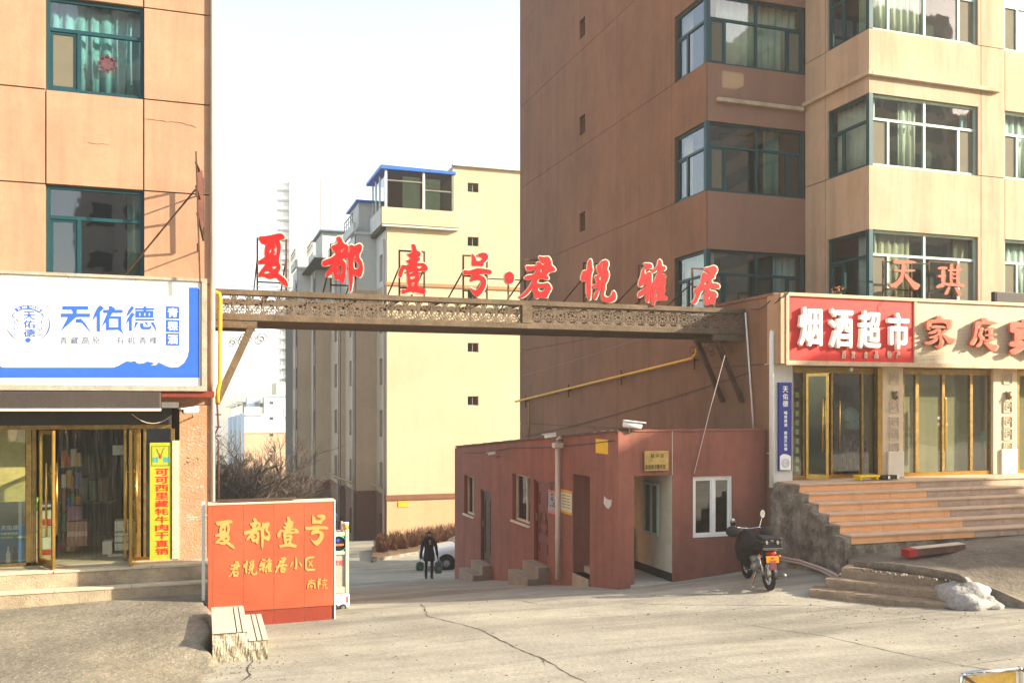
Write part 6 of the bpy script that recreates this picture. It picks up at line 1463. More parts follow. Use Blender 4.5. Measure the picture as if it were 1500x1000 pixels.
# sunroom
sr = MB(); zr0, zr1 = zpar+.01, Z(250, xf, vf)
part('sunroom_glass', MB().box(xf+.05, xt-.05, vf-.15, vf-.13, zr0, zr1), M_glassw, CB); part('sunroom_glass', MB().box(xf-.13, xf-.11, vf-.05, 53.2, zr0, zr1), M_glass, CB)
for x in (xf-.15, (xf+xt)/2+.1, xt-.1): part('sunroom_post', MB().box(x, x+.12, vf-.20, vf-.08, zr0, zr1+.0), M_white if x < xt-.2 else M_grey, CB)
for v_ in (51.0, 52.2, 53.2): part('sunroom_post', MB().box(xf-.17, xf-.07, v_, v_+.1, zr0, zr1), M_white, CB)
part('sunroom_rail', MB().box(xf-.03, (xf+xt)/2+.095, vf-.18, vf-.10, zr0+1.45, zr0+1.52).box((xf+xt)/2+.225, xt-.11, vf-.18, vf-.10, zr0+1.05, zr0+1.12), M_grey, CB)
part('sunroom_door', MB().box((xf+xt)/2-1.0, (xf+xt)/2-.02, vf-.12, vf-.05, zr0, zr0+1.75).box((xf+xt)/2+.24, (xf+xt)/2+1.1, vf-.12, vf-.05, zr0, zr0+1.72), mat('tan_panel', (.30,.27,.20), .8), CB)
m = MB(); rf = [(xf-.75, vf-.55), (xt+.1, vf-.55)]
m.add([(xf-.4,vf-.35,zr1+.02),(xt+.1,vf-.35,zr1+.01),(xt+.1,54.0,zr1+.10),(xf-.4,54.0,zr1+.12),(xf-.4,vf-.35,zr1+.22),(xt+.1,vf-.35,zr1+.16),(xt+.1,54.0,zr1+.24),(xf-.4,54.0,zr1+.28)], [(0,3,2,1),(4,5,6,7),(0,1,5,4),(1,2,6,5),(2,3,7,6),(3,0,4,7)])
part('blue_roof', m, mat('bright_blue_roof', (.03,.14,.55), .5), CB)
part('sunroom_back', MB().box(xf+.3, xt, vf+2.5, vf+2.6, zr0, zr1+.1), M_dark, CB)
# railings of the lower terraces
for i, (x0_, y0_) in enumerate(((8.30,53.2),(7.0,61.9),(6.15,64.7))):
    m = MB(); z = zsd-.15*i+.5
    for k in range(5): m.bar((x0_-.08, y0_+k*.8, z), (x0_-.08, y0_+k*.8, z+.6), .04, .04)
    m.bar((x0_-.08, y0_, z+.6), (x0_-.08, y0_+3.2, z+.6), .05, .05); m.bar((x0_-.08, y0_, z+.3), (x0_-.08, y0_+3.2, z+.3), .03, .03); part('railing', m, M_grey, CB)
single('yellow_notice', MB().box(X(583,vf), X(598,vf), vf-.03, vf-.01, ZX(590,742,vf), ZX(590,734,vf)), flat('yellow_sign_far', (.75,.42,.02)), 'small yellow plate low on the cream building wall', 'plate')
# a gas pipe along the side and an entrance canopy
single('side_gas_pipe', MB().tube([(9.3,49.9,zbase+.5),(9.3,52.7,zbase+.5)], .05, 6).tube([(8.2,53,zbase+.6),(7.9,56.7,zbase+.6),(7.9,61,zbase+.6)], .05, 6), mat('ochre_pipe', (.40,.26,.10), .7), 'ochre pipe running above the dark base of the cream building', 'pipe')
single('entrance_canopy', MB().box(7.0, 8.05, 57.2, 59.0, Z(760,8.07,58), Z(753,8.07,58)).box(7.0,7.15,57.2,57.35,-6,Z(760,8.07,58)-.001), M_pale, 'small pale canopy at the dark doorway of the cream building', 'canopy')

# ---------------------------------------------------------------- blue and white block farther back
BW = thing('blue_white_block', 'pale blue and peach apartment block behind the bare trees', 'building', (11, 170, -6))
vf2 = 168.9; xa, xb = X(358, vf2), X(470, vf2); xL = X(345, 175)
def Zb(py, px=395): return Z(py, X(px,vf2), vf2)
zbw = Zb(632); ztop = Zb(580)
wn = [];
for py in (590,613,637,661,684,707): wn.append((X(394.5,vf2)-xa, X(400.5,vf2)-xa, Zb(py)-.24, Zb(py)+.24))
zter = Zb(606)
xc_ = X(387, vf2)
part('wall', MB().panel((xa, vf2), (xb, vf2), zbw, zter, [h for h in wn if h[2] > zbw and h[3] < zter], .3), M_bluew, BW)
part('wall', MB().panel((xc_, vf2+.05), (xb, vf2+.05), zter, ztop, [(X(394.5,vf2)-xc_, X(400.5,vf2)-xc_, Zb(590)-.24, Zb(590)+.24)], .3), M_bluew, BW)
part('wall', MB().panel((xa, vf2), (xb, vf2), -17, zbw-.001, [h for h in wn if h[3] < zbw], .3), mat('peach_render', (.66,.50,.38), .9, var=.04, scale=.3), BW)
part('penthouse', MB().box(X(363,vf2), xc_-.5, vf2+2, vf2+9, zter, Zb(582)), M_bluew, BW); part('penthouse_window', MB().box(X(374,vf2), X(380,vf2), vf2+1.95, vf2+1.999, Zb(594), Zb(589)), M_grey, BW)
part('door', MB().box(X(381.5,vf2), X(386,vf2), vf2+1.95, vf2+1.999, zter+.01, Zb(590)), mat('dark_recess', (.10,.07,.06), .9), BW)
part('terrace_parapet', MB().box(xa, xc_-.01, vf2-.3, vf2, zter-.2, zter+.05).box(xa, xc_-.01, vf2+.31, vf2+.5, zter+.001, Zb(596)), M_pale, BW)
part('belt', MB().box(xa-.1, xb, vf2-.2, vf2-.01, zbw-.2, zbw+.1), M_pale, BW); part('roof_edge', MB().box(xc_-.3, xb, vf2-.2, vf2+.4, ztop+.001, ztop+.2), M_pale, BW)
for (a, b_, c, d) in wn: window(BW, (xa+a, vf2+(.05 if c > zter else 0)), (xa+b_, vf2+(.05 if c > zter else 0)), c, d, [(0,1,[.5])], M_grey, M_glassw, fw=.05, inset=.1)
vv = vf2; xx_ = xa
for k, (px, dz) in enumerate(((351,0),(344,1),(338,2),(334,3))):
    vb_ = vv+8; x2 = X(px, vb_); zt_ = zter-.3*k
    part('side_bay', MB().box(x2, xx_-.01, vb_, vb_+.3, -17, zbw-.1*k), mat('peach_render', (0,0,0)), BW); part('side_bay', MB().box(x2, xx_-.01, vb_, vb_+.3, zbw-.1*k+.001, zt_), M_bluew, BW)
    part('side_strip', MB().box(xx_-.3, xx_, vv+.31, vb_-.01, -17, zt_), M_bluew, BW); part('terrace_canopy', MB().box(x2-.5, xx_+1, vb_-1, vb_+3, zt_+2.0, zt_+2.15), M_grey, BW); part('terrace_room', MB().box(x2+.6, xx_+1, vb_+.5, vb_+3, zt_+.001, zt_+1.99), M_pale, BW)
    vv = vb_; xx_ = x2
part('core', MB().box(xa+.4, xb-.3, vf2+.4, vf2+30, -17, zter-.1).box(xc_+.4, xb-.3, vf2+.4, vf2+12, zter, ztop-.1), M_pale, BW)
# cracks
def bcr(pts):
    mb = MB()
    for a, b_ in zip(pts, pts[1:]): mb.bar(PV(*a, vf2-.02), PV(*b_, vf2-.02), .10, .02, (0,1,0))
    return mb
part('wall_crack', bcr([(360,618),(375,617),(382,618),(390,620)]), M_grey, BW); part('wall_crack', bcr([(390,606),(397,611),(405,608),(413,606)]), M_grey, BW); part('wall_crack', bcr([(416,597),(415,608),(424,620)]), M_grey, BW)

# ---------------------------------------------------------------- high towers in the haze
def tower(px0, px1, pyt, v, lab, side=0, wcols=(), m_=None, hstep=2.95):
    x0, x1 = X(px0, v), X(px1, v); zt = Z(pyt, (x0+x1)/2, v); t = thing('high_rise', lab, 'building', ((x0+x1)/2, v, -7))
    part('body', MB().box(x0, x1, v, v+16, -19, zt), m_ or mat('pale_tower_paint', (.36,.36,.34), .9, var=.04, scale=.1), t)
    n = int((zt+2)/hstep)
    for px in wcols:
        for k in range(n):
            z = zt-2.2-k*hstep
            if z < 2: break
            part('window', MB().box(X(px-1.1, v), X(px+1.3, v), v-.03, v-.005, z-.4, z+.4), mat('haze_pale_window', (.45,.46,.44)), t)  # window grey lightened, distance haze put into the colour
    if side:
        part('side_wall', MB().box(x0-side*.55, x0-.02, v+5.01, v+15, -19, zt-2), mat('haze_pale_balcony', (.62,.68,.70), .9), t)  # balcony colour paled to imitate haze on top of the volume
        for k in range(n):
            z = zt-2.5-k*hstep
            if z < 2: break
            part('balcony', MB().box(x0-side, x0-.01, v+1, v+5, z-.5, z+.5), mat('haze_pale_balcony', (.62,.68,.70), .9), t); part('bay_window', MB().box(x0-side*.7, x0-.011, v+.99, v+.999, z+.51, z+1.6), mat('haze_pale_window', (.45,.46,.44)), t)
    return t
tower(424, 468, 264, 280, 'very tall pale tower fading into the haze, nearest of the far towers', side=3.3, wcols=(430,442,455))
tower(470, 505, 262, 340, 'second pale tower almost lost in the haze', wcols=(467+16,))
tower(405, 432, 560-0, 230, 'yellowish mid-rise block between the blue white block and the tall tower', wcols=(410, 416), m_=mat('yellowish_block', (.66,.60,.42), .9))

# ---------------------------------------------------------------- bare trees, hedge
def bare_tree(name, x, y, h, seed, lab, spread=.55, m_=M_twig, group=None, n0=4, depth=5, cat='tree'):
    random.seed(seed); t = thing(name, lab, cat, (x, y, G(x, y)), group); tr = MB(); tw = MB(); zg = G(x, y)
    def grow(p, d, L, r, lev):
        n = 4; path = [p]; q = p; dd_ = d
        for i in range(n):
            dd_ = (dd_+Vector((random.uniform(-1,1), random.uniform(-1,1), random.uniform(-.3,.6)))*.16).normalized(); q = q+dd_*L/n; path.append(q)
        (tr if lev < 2 else tw).tube(path, [lerp(r, r*.55, i/n) for i in range(n+1)], 5 if lev < 2 else 3, caps=False)
        if lev >= depth: return
        for k in range(n0 if lev < 3 else 3):
            s_ = random.uniform(.35, 1); a = path[min(n, max(1, int(s_*n)))]
            nd = (dd_+Vector((random.uniform(-1,1), random.uniform(-1,1), random.uniform(-.35,.55)))*spread*1.3).normalized(); grow(a, nd, L*random.uniform(.55,.78), max(r*.55, .006), lev+1)
    for k in range(3): grow(Vector((x+random.uniform(-.2,.2), y+random.uniform(-.2,.2), zg-.1)), Vector((random.uniform(-.4,.4), random.uniform(-.3,.3), 1)).normalized(), h*.48, h*.022, 0)
    part('trunk', tr, m_, t); part('crown', tw, m_, t); return t
tv = 44
for i, (px, h, s_, lab) in enumerate([(350,5.6,1,'bare grey tree with the densest twigs left of the far block'),(372,6.6,2,'tallest bare tree with a long branch curving right'),(400,4.8,3,'bare tree in front of the peach wall windows'),(424,4.6,5,'bare tree touching the side of the cream building'),(330,5.0,8,'bare tree with sunlit yellowish twigs behind the gas pipe')]):
    v = tv+1.7*i; bare_tree('bare_tree', X(px, v), v, h, s_, lab, group='bare trees beyond the name wall', spread=.7)
    v = tv+12
hd = [(560,42.0),(575,42.6),(590,43.2),(605,43.8),(620,44.4),(636,45),(652,45.6),(668,46.2)]
for i, (px, v) in enumerate(hd):
    x = X(px, v); random.seed(40+i)
    t = thing('hedge_shrub', ['leftmost leafless shrub by the corner pipe of the cream building','second leafless shrub of the hedge from its left end','third leafless shrub of the hedge, left of the person','leafless shrub directly left of the walking person','leafless shrub hidden mostly behind the walking person','leafless shrub between the walking person and the car','leafless shrub behind the car bonnet','last leafless shrub beside the gatehouse edge'][i], 'shrub', (x, v, G(x,v)), 'leafless hedge shrubs below the cream wall')
    m = MB()
    for k in range(150):
        a = random.uniform(0, 2*pi); r = random.uniform(0, .30); b0 = Vector((x+cos(a)*r*.7, v+sin(a)*r*.5, G(x,v)+.0)); tip = b0+Vector((cos(a)*random.uniform(.05,.32), sin(a)*.2, random.uniform(.65, 1.15))); mid = b0.lerp(tip, .5)+Vector((random.uniform(-.08,.08), 0, .05))
        m.tube([b0, mid, tip], [.011,.008,.005], 3, caps=False)
        for w in range(2): q = b0.lerp(tip, random.uniform(.4,.9)); m.tube([q, q+Vector((random.uniform(-.16,.16), random.uniform(-.1,.1), random.uniform(.05,.25)))], [.007,.004], 3, caps=False)
    part('stems', m, M_hedge, t)
m = MB(); n = 30; 
for j, dv in enumerate((-1.0,-.7,.0,3.5)):
    for i in range(n+1):
        px = lerp(545, 760, i/n); v = 41.7+(px-560)*.039+dv; x = X(px, v); m.v.append((x, v, G(x,v)+(.0,.16,.22,.25)[j]+random.uniform(-.02,.02)))
for j in range(3):
    for i in range(n): m.f.append((j*(n+1)+i, j*(n+1)+i+1, (j+1)*(n+1)+i+1, (j+1)*(n+1)+i))
tag(link('flower_bed', m.mesh('flower_bed', mat('brown_soil', (.10,.065,.04), .95, var=.3, scale=3, bump=1), True)), 'raised bed of brown soil under the hedge', None, None, 'structure')
P_ = [(545-0, 41.7+(545-560)*.039-1.05), (760, 41.7+200*.039-1.05)]
m = MB(); prev = None
for i in range(24):
    px = lerp(545, 760, i/23); v = 41.7+(px-560)*.039-1.08; q = Vector((X(px,v), v, G(X(px,v),v)+.04))
    if prev: m.bar(prev, q, .12, .16)
    prev = q
tag(link('bed_kerb', m.mesh('bed_kerb', M_oldconc)), 'low kerb along the soil bed', None, None, 'structure')
single('garden_wall', MB().box(-8, 6.0, 61.5, 61.8, -8, -4.4).box(-8.05, 6.02, 61.42, 61.88, -4.399, -4.28), M_darkbase, 'low brown boundary wall behind the bare trees', 'wall')
for i, (px, h, s_, lab) in enumerate([(362,5.2,21,'short bare bush-like tree beside the densest tree'),(388,5.6,22,'bare tree with fine upright twigs near the middle of the clump'),(410,5.2,23,'bare tree at the right side of the clump, lower than its neighbours'),(340,4.6,24,'bare tree at the left edge of the clump behind the rusty pipe')]):
    v = 50+2.2*i; bare_tree('bare_tree', X(px, v), v, h, s_, lab, group='bare trees beyond the name wall', spread=.7)
# ---------------------------------------------------------------- more stock in the liquor shop and furniture in the guesthouse
random.seed(91)
cols_ = [('red',(.55,.05,.04)),('blue',(.05,.12,.4)),('white',(.7,.7,.66)),('green',(.08,.3,.1)),('gold',(.6,.4,.1)),('orange',(.7,.25,.05)),('brown',(.25,.12,.06))]
rows_ = ['bottom','second','third','fourth','top']
for r in range(5):
    z = zf+.02+.36*r; y0 = VL+1.25
    part('shelf_board', MB().box(X(88,y0), X(116,y0), y0, y0+.35, z-.014, z-.002), M_grey, LB)
    for k in range(4):
        nm_, c_ = cols_[(r*3+k*2) % 7]; a = X(89.5+k*6.6, y0); h = random.uniform(.17,.29)
        single('goods_box', MB().box(a, a+.085, y0+.03, y0+.25, z, z+h), flat('goods_'+nm_, c_), nm_+' gift box on the '+rows_[r]+' shelf behind the strip curtain, '+['first','second','third','fourth'][k]+' from the left', 'box', 'gift boxes on the shop shelf', bevel=.004)
gd = thing('reception_desk', 'dark reception desk behind the guesthouse glass doors', 'desk', (X(1368,VSF+1.6), VSF+1.6, ZP))
y0 = VSF+1.5; part('desk_body', MB().box(X(1345,y0), X(1395,y0), y0, y0+.5, ZP+.006, ZP+.95), mat('dark_wood', (.06,.035,.02), .4), gd); part('desk_top', MB().box(X(1343,y0), X(1397,y0), y0-.04, y0+.54, ZP+.951, ZP+.99), mat('desk_stone', (.3,.27,.22), .3), gd)
q = Vector((X(1366,VSF+.9), VSF+.9, ZP+.006)); pl_ = thing('indoor_plant', 'dark leafy potted plant behind the guesthouse door glass', 'plant', q)
part('pot', MB().tube([q, q+Vector((0,0,.35))], [.14,.18], 14), M_white, pl_, smooth=True)
m = MB()
for i in range(90):
    a = random.uniform(0, 6.28); r = random.uniform(.02,.32); p = q+Vector((cos(a)*r, sin(a)*r*.6, random.uniform(.35, 1.15))); d = Vector((cos(a), sin(a)*.5, random.uniform(-.3,.8))).normalized()*random.uniform(.08,.16); s_ = Vector((-sin(a), cos(a), 0))*.025
    m.add([p, p+d*.5+s_, p+d, p+d*.5-s_], [(0,1,2,3)])
part('foliage', m, flat('deep_green', (.035,.07,.03)), pl_)
q = Vector((X(1405,VSF+1.1), VSF+1.1, ZP+.006)); so_ = thing('sofa', 'pale sofa low behind the right guesthouse door', 'sofa', q)
part('seat', MB().box(q.x-.4, q.x+.5, q.y, q.y+.6, q.z, q.z+.38), mat('sofa_cloth', (.30,.30,.25), .9), so_, bevel=.05, seg=3); part('backrest', MB().box(q.x-.4, q.x+.5, q.y+.601, q.y+.75, q.z, q.z+.8), mat('sofa_cloth', (.30,.30,.25), .9), so_, bevel=.05, seg=3)
# thin cables clipped along the gatehouse
single('wall_cable', cable([(XG-.012, 26.9, RZ-.067*10.95-.18), (XG-.012, 22.2, RZ-.067*6.25-.14), (XG-.012, 16.1, RZ-.067*.15-.16)], .009, sag=.05), M_black, 'thin black cable sagging under the gatehouse coping on its shaded side', 'cable')

# ---------------------------------------------------------------- walking person with two bags
def skin(name, verts, edges, radii, m, parent, root=0, sub=1):
    me = bpy.data.meshes.new(name); me.from_pydata([tuple(v) for v in verts], edges, []); me.materials.append(m); o = link(name, me, parent)
    md = o.modifiers.new('skin', 'SKIN'); me.skin_vertices[0].data[root].use_root = True
    for i, r in enumerate(radii): me.skin_vertices[0].data[i].radius = (r, r) if not isinstance(r, tuple) else r
    md.use_smooth_shade = True; s_ = o.modifiers.new('smooth', 'SUBSURF'); s_.levels = sub; s_.render_levels = sub; return o
pv = 32.0; pxx = X(628.5, pv); pg = G(pxx, pv)
pe = thing('person', 'person in a dark fur collared coat walking to the gate with two bags', 'person', (pxx, pv, pg))
pe.rotation_euler = (0, 0, -YAW*.5)
M_coat = mat('black_coat', (.014,.013,.018), .85, var=.2, scale=20, bump=.3); M_trou = mat('black_trousers', (.010,.010,.012), .8); M_skin = mat('skin', (.42,.24,.17), .6, bump=0); M_fur = mat('brown_fur', (.06,.04,.03), .95, var=.4, scale=60, bump=1)
M_hair = mat('dark_hair', (.10,.05,.035), .8)
V_ = Vector
bv = [V_((0,0,.90)), V_((0,0,1.10)), V_((0,0,1.28)), V_((0,0,1.40)), V_((0,-.01,1.49)), V_((0,-.02,1.56)), V_((0,-.01,1.63)),
      V_((.10,0,.86)), V_((.10,-.10,.48)), V_((.09,-.03,.10)), V_((.10,-.14,.04)),
      V_((-.10,0,.86)), V_((-.10,.06,.48)), V_((-.09,.20,.12)), V_((-.09,.12,.03)),
      V_((.19,0,1.37)), V_((.27,.03,1.12)), V_((.29,-.03,.88)), V_((.30,-.05,.79)),
      V_((-.19,0,1.37)), V_((-.27,-.02,1.12)), V_((-.29,-.05,.88)), V_((-.30,-.06,.79))]
be = [(0,1),(1,2),(2,3),(3,4),(4,5),(5,6),(0,7),(7,8),(8,9),(9,10),(0,11),(11,12),(12,13),(13,14),(3,15),(15,16),(16,17),(17,18),(3,19),(19,20),(20,21),(21,22)]
br = [.13,.12,.14,.10,.05,.078,.075,.085,.058,.042,.035,.085,.058,.042,.035,.065,.05,.035,.03,.065,.05,.035,.03]
skin('body', bv, be, br, M_trou, pe)
skin('head', [V_((0,-.01,1.50)), V_((0,-.03,1.56)), V_((0,-.02,1.63)), V_((0,-.105,1.585))], [(0,1),(1,2),(1,3)], [.055,.080,.078,.014], M_skin, pe)
def local(mb, name, m, smooth=True):
    o = link(name, mb.mesh(name, m, smooth), pe); return o
mb = MB()
for (z, rx, ry) in ((0,0,0),): pass
rings = []
for z, rx, ry in ((.66,.205,.15),(.80,.20,.15),(.95,.185,.145),(1.10,.165,.13),(1.25,.18,.135),(1.36,.185,.12),(1.42,.15,.11),(1.47,.08,.08)):
    rings.append([(rx*cos(2*pi*k/18)*(1+.03*sin(k*3+z*9)), ry*sin(2*pi*k/18)*(1+.04*sin(k*2+z*7)), z) for k in range(18)])
mb.loft(rings); local(mb, 'coat', M_coat)
for s_ in (1, -1):
    mb = MB(); mb.tube([(.16*s_,0,1.38),(.215*s_,.01,1.28),(.25*s_,.02*s_,1.12),(.275*s_,-.02,.98),(.29*s_,-.04,.86)], [.065,.066,.056,.050,.048], 12); local(mb, 'sleeve', M_coat)
    mb = MB(); c = V_((.303*s_,-.055,.80)); mb.ell(c, .032, .04, .05, 8, 6)
    for k in range(4): mb.tube([c+V_((.0,-.03+.02*k,-.03)), c+V_((.005*s_,-.035+.022*k,-.075)), c+V_((-.012*s_,-.03+.018*k,-.098+.004*abs(k-1)))], [.010,.009,.007], 5)
    mb.tube([c+V_((0,-.035,0)), c+V_((-.01*s_,-.055,-.03)), c+V_((-.02*s_,-.05,-.06))], [.011,.010,.007], 5); local(mb, 'glove', M_coat)
    mb = MB(); mb.ell((.10*s_, -.17 if s_ > 0 else .10, .045), .048, .12, .045, 12, 6); mb.tube([(.095*s_, -.05 if s_ > 0 else .20, .06),(.095*s_, -.04 if s_ > 0 else .17, .30)], [.05,.056], 10); local(mb, 'boot', M_black)
mb = MB(); mb.torus((0,-.01,1.46), (0,.25,1), .135, .055, 20, 8); local(mb, 'fur_collar', M_fur)
mb = MB(); mb.torus((0,-.03,1.47), (0,.6,1), .075, .035, 16, 8).tube([(.02,-.13,1.42),(.03,-.165,1.25)], [.04,.035], 8); local(mb, 'scarf', mat('tan_scarf', (.28,.19,.12), .9))
mb = MB(); mb.ell((0,.012,1.625), .093, .095, .10, 16, 10); mb.ell((0,.04,1.55), .085, .06, .09, 12, 8); local(mb, 'hair', M_hair)
mb = MB(); mb.ell((.03,-.093,1.595), .010, .006, .006, 6, 4).ell((-.03,-.093,1.595), .010, .006, .006, 6, 4).ell((0,-.094,1.545), .018, .006, .005, 6, 4); local(mb, 'face_detail', M_hair)
Rp = Matrix.Rotation(-YAW*.5, 4, 'Z'); 
def wp(x, y, z): return Vector((pxx, pv, pg))+(Rp @ Vector((x, y, z)))
for s_, c_, lab in ((-1, (.03,.09,.05), 'dark green carrier bag in the hand at the left'), (1, (.07,.09,.13), 'long blue grey carrier bag in the hand at the right')):
    c = wp(.33*s_, -.08, .70); t = thing('carrier_bag', lab+' of the walking person', 'bag', wp(.33*s_, -.08, .36)); hgt = .26 if s_ < 0 else .38
    part('handle', MB().tube([c+V_((-.06,0,-.06)), c+V_((-.02,0,.02)), c+V_((.02,0,.02)), c+V_((.06,0,-.06))], .008, 5), M_white, t)
    rg = []
    for k, (dz, w, d_) in enumerate(((-.06,.07,.015),(-.10,.13,.04),(-.10-hgt*.5,.14,.07),(-.10-hgt,.12,.06))): rg.append([c+V_((w*cos(2*pi*i/12)*(1+.06*sin(i*3+k)), d_*sin(2*pi*i/12), dz)) for i in range(12)])
    part('sack', MB().loft(rg), mat('bag_green' if s_ < 0 else 'bag_blue', c_, .5, var=.3, scale=9, bump=.5), t, smooth=True)
    part('label_patch', MB().bar(c+V_((0,-.073,-.10-hgt*.75)), c+V_((0,-.078,-.10-hgt*.35)), .10, .006, (0,1,0)), flat('bag_print', (.10,.22,.12) if s_ < 0 else (.35,.38,.42)), t)

# ---------------------------------------------------------------- white saloon car (front to the left)
cv = 36.4; wxf = X(653.5, cv-.82); cg = G(wxf, cv)+.0
car = thing('parked_car', 'white saloon car half hidden by the gatehouse', 'car', (wxf, cv, cg))
M_car = mat('white_car_paint', (.80,.82,.82), .25, .0, var=.02, bump=0, coat=.6)
def Cc(x, y, z): return Vector((wxf+x, cv+y, cg+z))
# stations along the body: x (0 = front wheel), half width, sill z, shoulder z, hood/roof z
st_ = [(-.82,.45,.28,.52,.58),(-.76,.66,.22,.60,.70),(-.55,.80,.20,.68,.80),(-.2,.86,.20,.76,.90),(.25,.88,.20,.82,.97),(.62,.89,.20,.86,1.02),(1.1,.89,.20,.88,1.03),(1.9,.90,.20,.90,1.04),(2.7,.89,.20,.91,1.05),(3.2,.86,.22,.92,1.04),(3.5,.78,.28,.88,.98),(3.6,.6,.34,.75,.9)]
rg = []
for x, w, z0, z1, z2 in st_:
    h = [(-w*.9,z0),(-w,z0+.1),(-w,(z0+z1)/2),(-w*.985,z1),(-w*.90,(z1+z2)/2+.03),(-w*.6,z2),(0,z2+.02),(w*.6,z2),(w*.90,(z1+z2)/2+.03),(w*.985,z1),(w,(z0+z1)/2),(w,z0+.1),(w*.9,z0)]
    rg.append([Cc(x, a, b_) for a, b_ in h])
body = part('body', MB().loft(rg), M_car, car, smooth=True); 
cutter = None
gr = []
for x, w, z2 in ((.50,.74,1.02),(1.15,.62,1.38),(1.5,.60,1.45),(2.1,.60,1.46),(2.6,.60,1.40),(3.15,.72,1.05)):
    gr.append([Cc(x,-w,.98), Cc(x,-w*.9,z2-.04 if z2 > 1.1 else .99), Cc(x,-w*.6,z2), Cc(x,w*.6,z2), Cc(x,w*.9,z2-.04 if z2 > 1.1 else .99), Cc(x,w,.98)])
part('cabin_glass', MB().loft(gr), mat('car_glass', (.03,.035,.035), .05, .0, var=.02, bump=0, spec=.8), car, smooth=False)
gr = [[Vector(q)+Vector((0,0,.012)) for q in r[1:5]]+[Vector(q)-Vector((0,0,.03)) for q in reversed(r[1:5])] for r in gr[1:5]]
part('roof_panel', MB().loft(gr), M_car, car, smooth=True)
for s_ in (-1, 1):
    part('windscreen_pillar', MB().bar(Cc(.48,.72*s_,1.0), Cc(1.18,.56*s_,1.40), .05, .04), M_car, car)
    part('mirror', MB().ell(Cc(.85,.96*s_,1.02), .07, .10, .07, 10, 6), M_car, car, smooth=True)
    hl = MB().ell(Cc(-.62,.62*s_,.66), .16, .14, .075, 12, 6); part('headlight', hl, flat('headlight_glass', (.6,.62,.65), .1), car, smooth=True)
    for wx in (0, 2.68):
        c = Cc(wx,.80*s_,.315); w = part('wheel', MB().torus(c, (0,1,0), .235, .085, 28, 10), M_black, car, smooth=True)
        part('rim', MB().disc(c+V_((0,.05*s_,0)), (0,1,0), .205, .04, 24), M_grey, w)
        sp = MB()
        for k in range(10):
            a = 2*pi*k/10; sp.bar(c+V_((cos(a)*.03,.085*s_,sin(a)*.03)), c+V_((cos(a)*.19,.075*s_,sin(a)*.19)), .035, .02, (0,1,0))
        sp.torus(c+V_((0,.075*s_,0)), (0,1,0), .195, .013, 24, 5); part('spokes', sp, M_steel, w)
        part('wheel_arch', MB().disc(c+V_((0,-.02*s_,.01)), (0,1,0), .37, .215, 24), M_black, w)
part('grille', MB().box(*[q for pr in ((Cc(-.83,0,0).x, Cc(-.79,0,0).x),(Cc(0,-.3,0).y, Cc(0,.3,0).y),(Cc(0,0,.42).z, Cc(0,0,.56).z)) for q in pr]), M_black, car)
part('door_seam', MB().bar(Cc(.62,-.897,.30), Cc(.70,-.885,.92), .006, .012).bar(Cc(1.6,-.905,.30), Cc(1.6,-.893,.92), .006, .012), M_black, car)

# ---------------------------------------------------------------- motorcycle, seen from behind
mx, mv = X(1129, 13.45), 13.45; mg = G(mx, mv)
MC = thing('motorcycle', 'black delivery style motorcycle with a rear box and orange number plate parked by the side wall', 'motorcycle', (mx, mv, mg)); MC['label'] = 'black motorcycle with leg cover, rear box and orange number plate parked by the mossy wall'
ang = radians(76); fwd = Vector((cos(ang), sin(ang), 0)); rgt = Vector((fwd.y, -fwd.x, 0))
lean = -.10
def B(a, b_, z):           # a: forward from the rear axle, b: right, z: up
    return Vector((mx, mv, mg))+fwd*a+rgt*(b_+z*lean)+Vector((0,0,z))
M_tyre = mat('tyre_rubber', (.020,.019,.018), .9, bump=.2); M_bk = mat('black_cloth_cover', (.022,.018,.018), .8, var=.2, scale=12, bump=.6)
for a in (0, 1.22):
    c = B(a,0,.30); w = part('wheel', MB().torus(c, rgt, .25, .048, 32, 10), M_tyre, MC, smooth=True)
    r_ = MB().torus(c, rgt, .195, .014, 28, 6)
    for k in range(12): t_ = 2*pi*k/12; u = fwd*cos(t_)+Vector((rgt.x*lean,rgt.y*lean,1)).normalized()*sin(t_); r_.tube([c+u*.03, c+u*.195], .005, 4)
    part('rim', r_, M_steel, w); part('hub', MB().disc(c, rgt, .06, .10, 14), M_grey, w)
part('rear_fender', MB().loft([[B(.30*cos(t_)*1.0+0,.06*s1,.30+.31*sin(t_)+o) for s1, o in ((-1,0),(0,.02),(1,0),(.8,-.012),(0,.008),(-.8,-.012))] for t_ in [radians(q) for q in range(50, 186, 15)]]), M_black, MC, smooth=True)
part('front_fender', MB().loft([[B(1.22+.30*cos(t_),.06*s1,.30+.31*sin(t_)+o) for s1, o in ((-1,0),(0,.02),(1,0),(.8,-.012),(0,.008),(-.8,-.012))] for t_ in [radians(q) for q in range(20, 150, 15)]]), M_steel, MC, smooth=True)
part('fork', MB().tube([B(1.22,.09,.30), B(1.02,.09,.95)], .022, 8).tube([B(1.22,-.09,.30), B(1.02,-.09,.95)], .022, 8), M_steel, MC, smooth=True)
part('frame', MB().tube([B(1.0,0,.9), B(.8,0,.45), B(.35,0,.35), B(.1,0,.7)], .02, 8).tube([B(1.0,0,.85), B(.5,0,.75), B(-.1,0,.74)], .022, 8), M_black, MC, smooth=True)
for s_ in (-1, 1):
    part('shock_absorber', MB().tube([B(.0,.11*s_,.32), B(.07,.12*s_,.66)], .022, 8), M_steel, MC, smooth=True)
    part('swing_arm', MB().tube([B(.0,.10*s_,.30), B(.48,.10*s_,.36)], .018, 6), M_grey, MC)
    part('turn_signal', MB().ell(B(-.14,.17*s_,.655), .03, .035, .025, 8, 6), flat('amber', (.6,.18,.02), .3), MC, smooth=True)
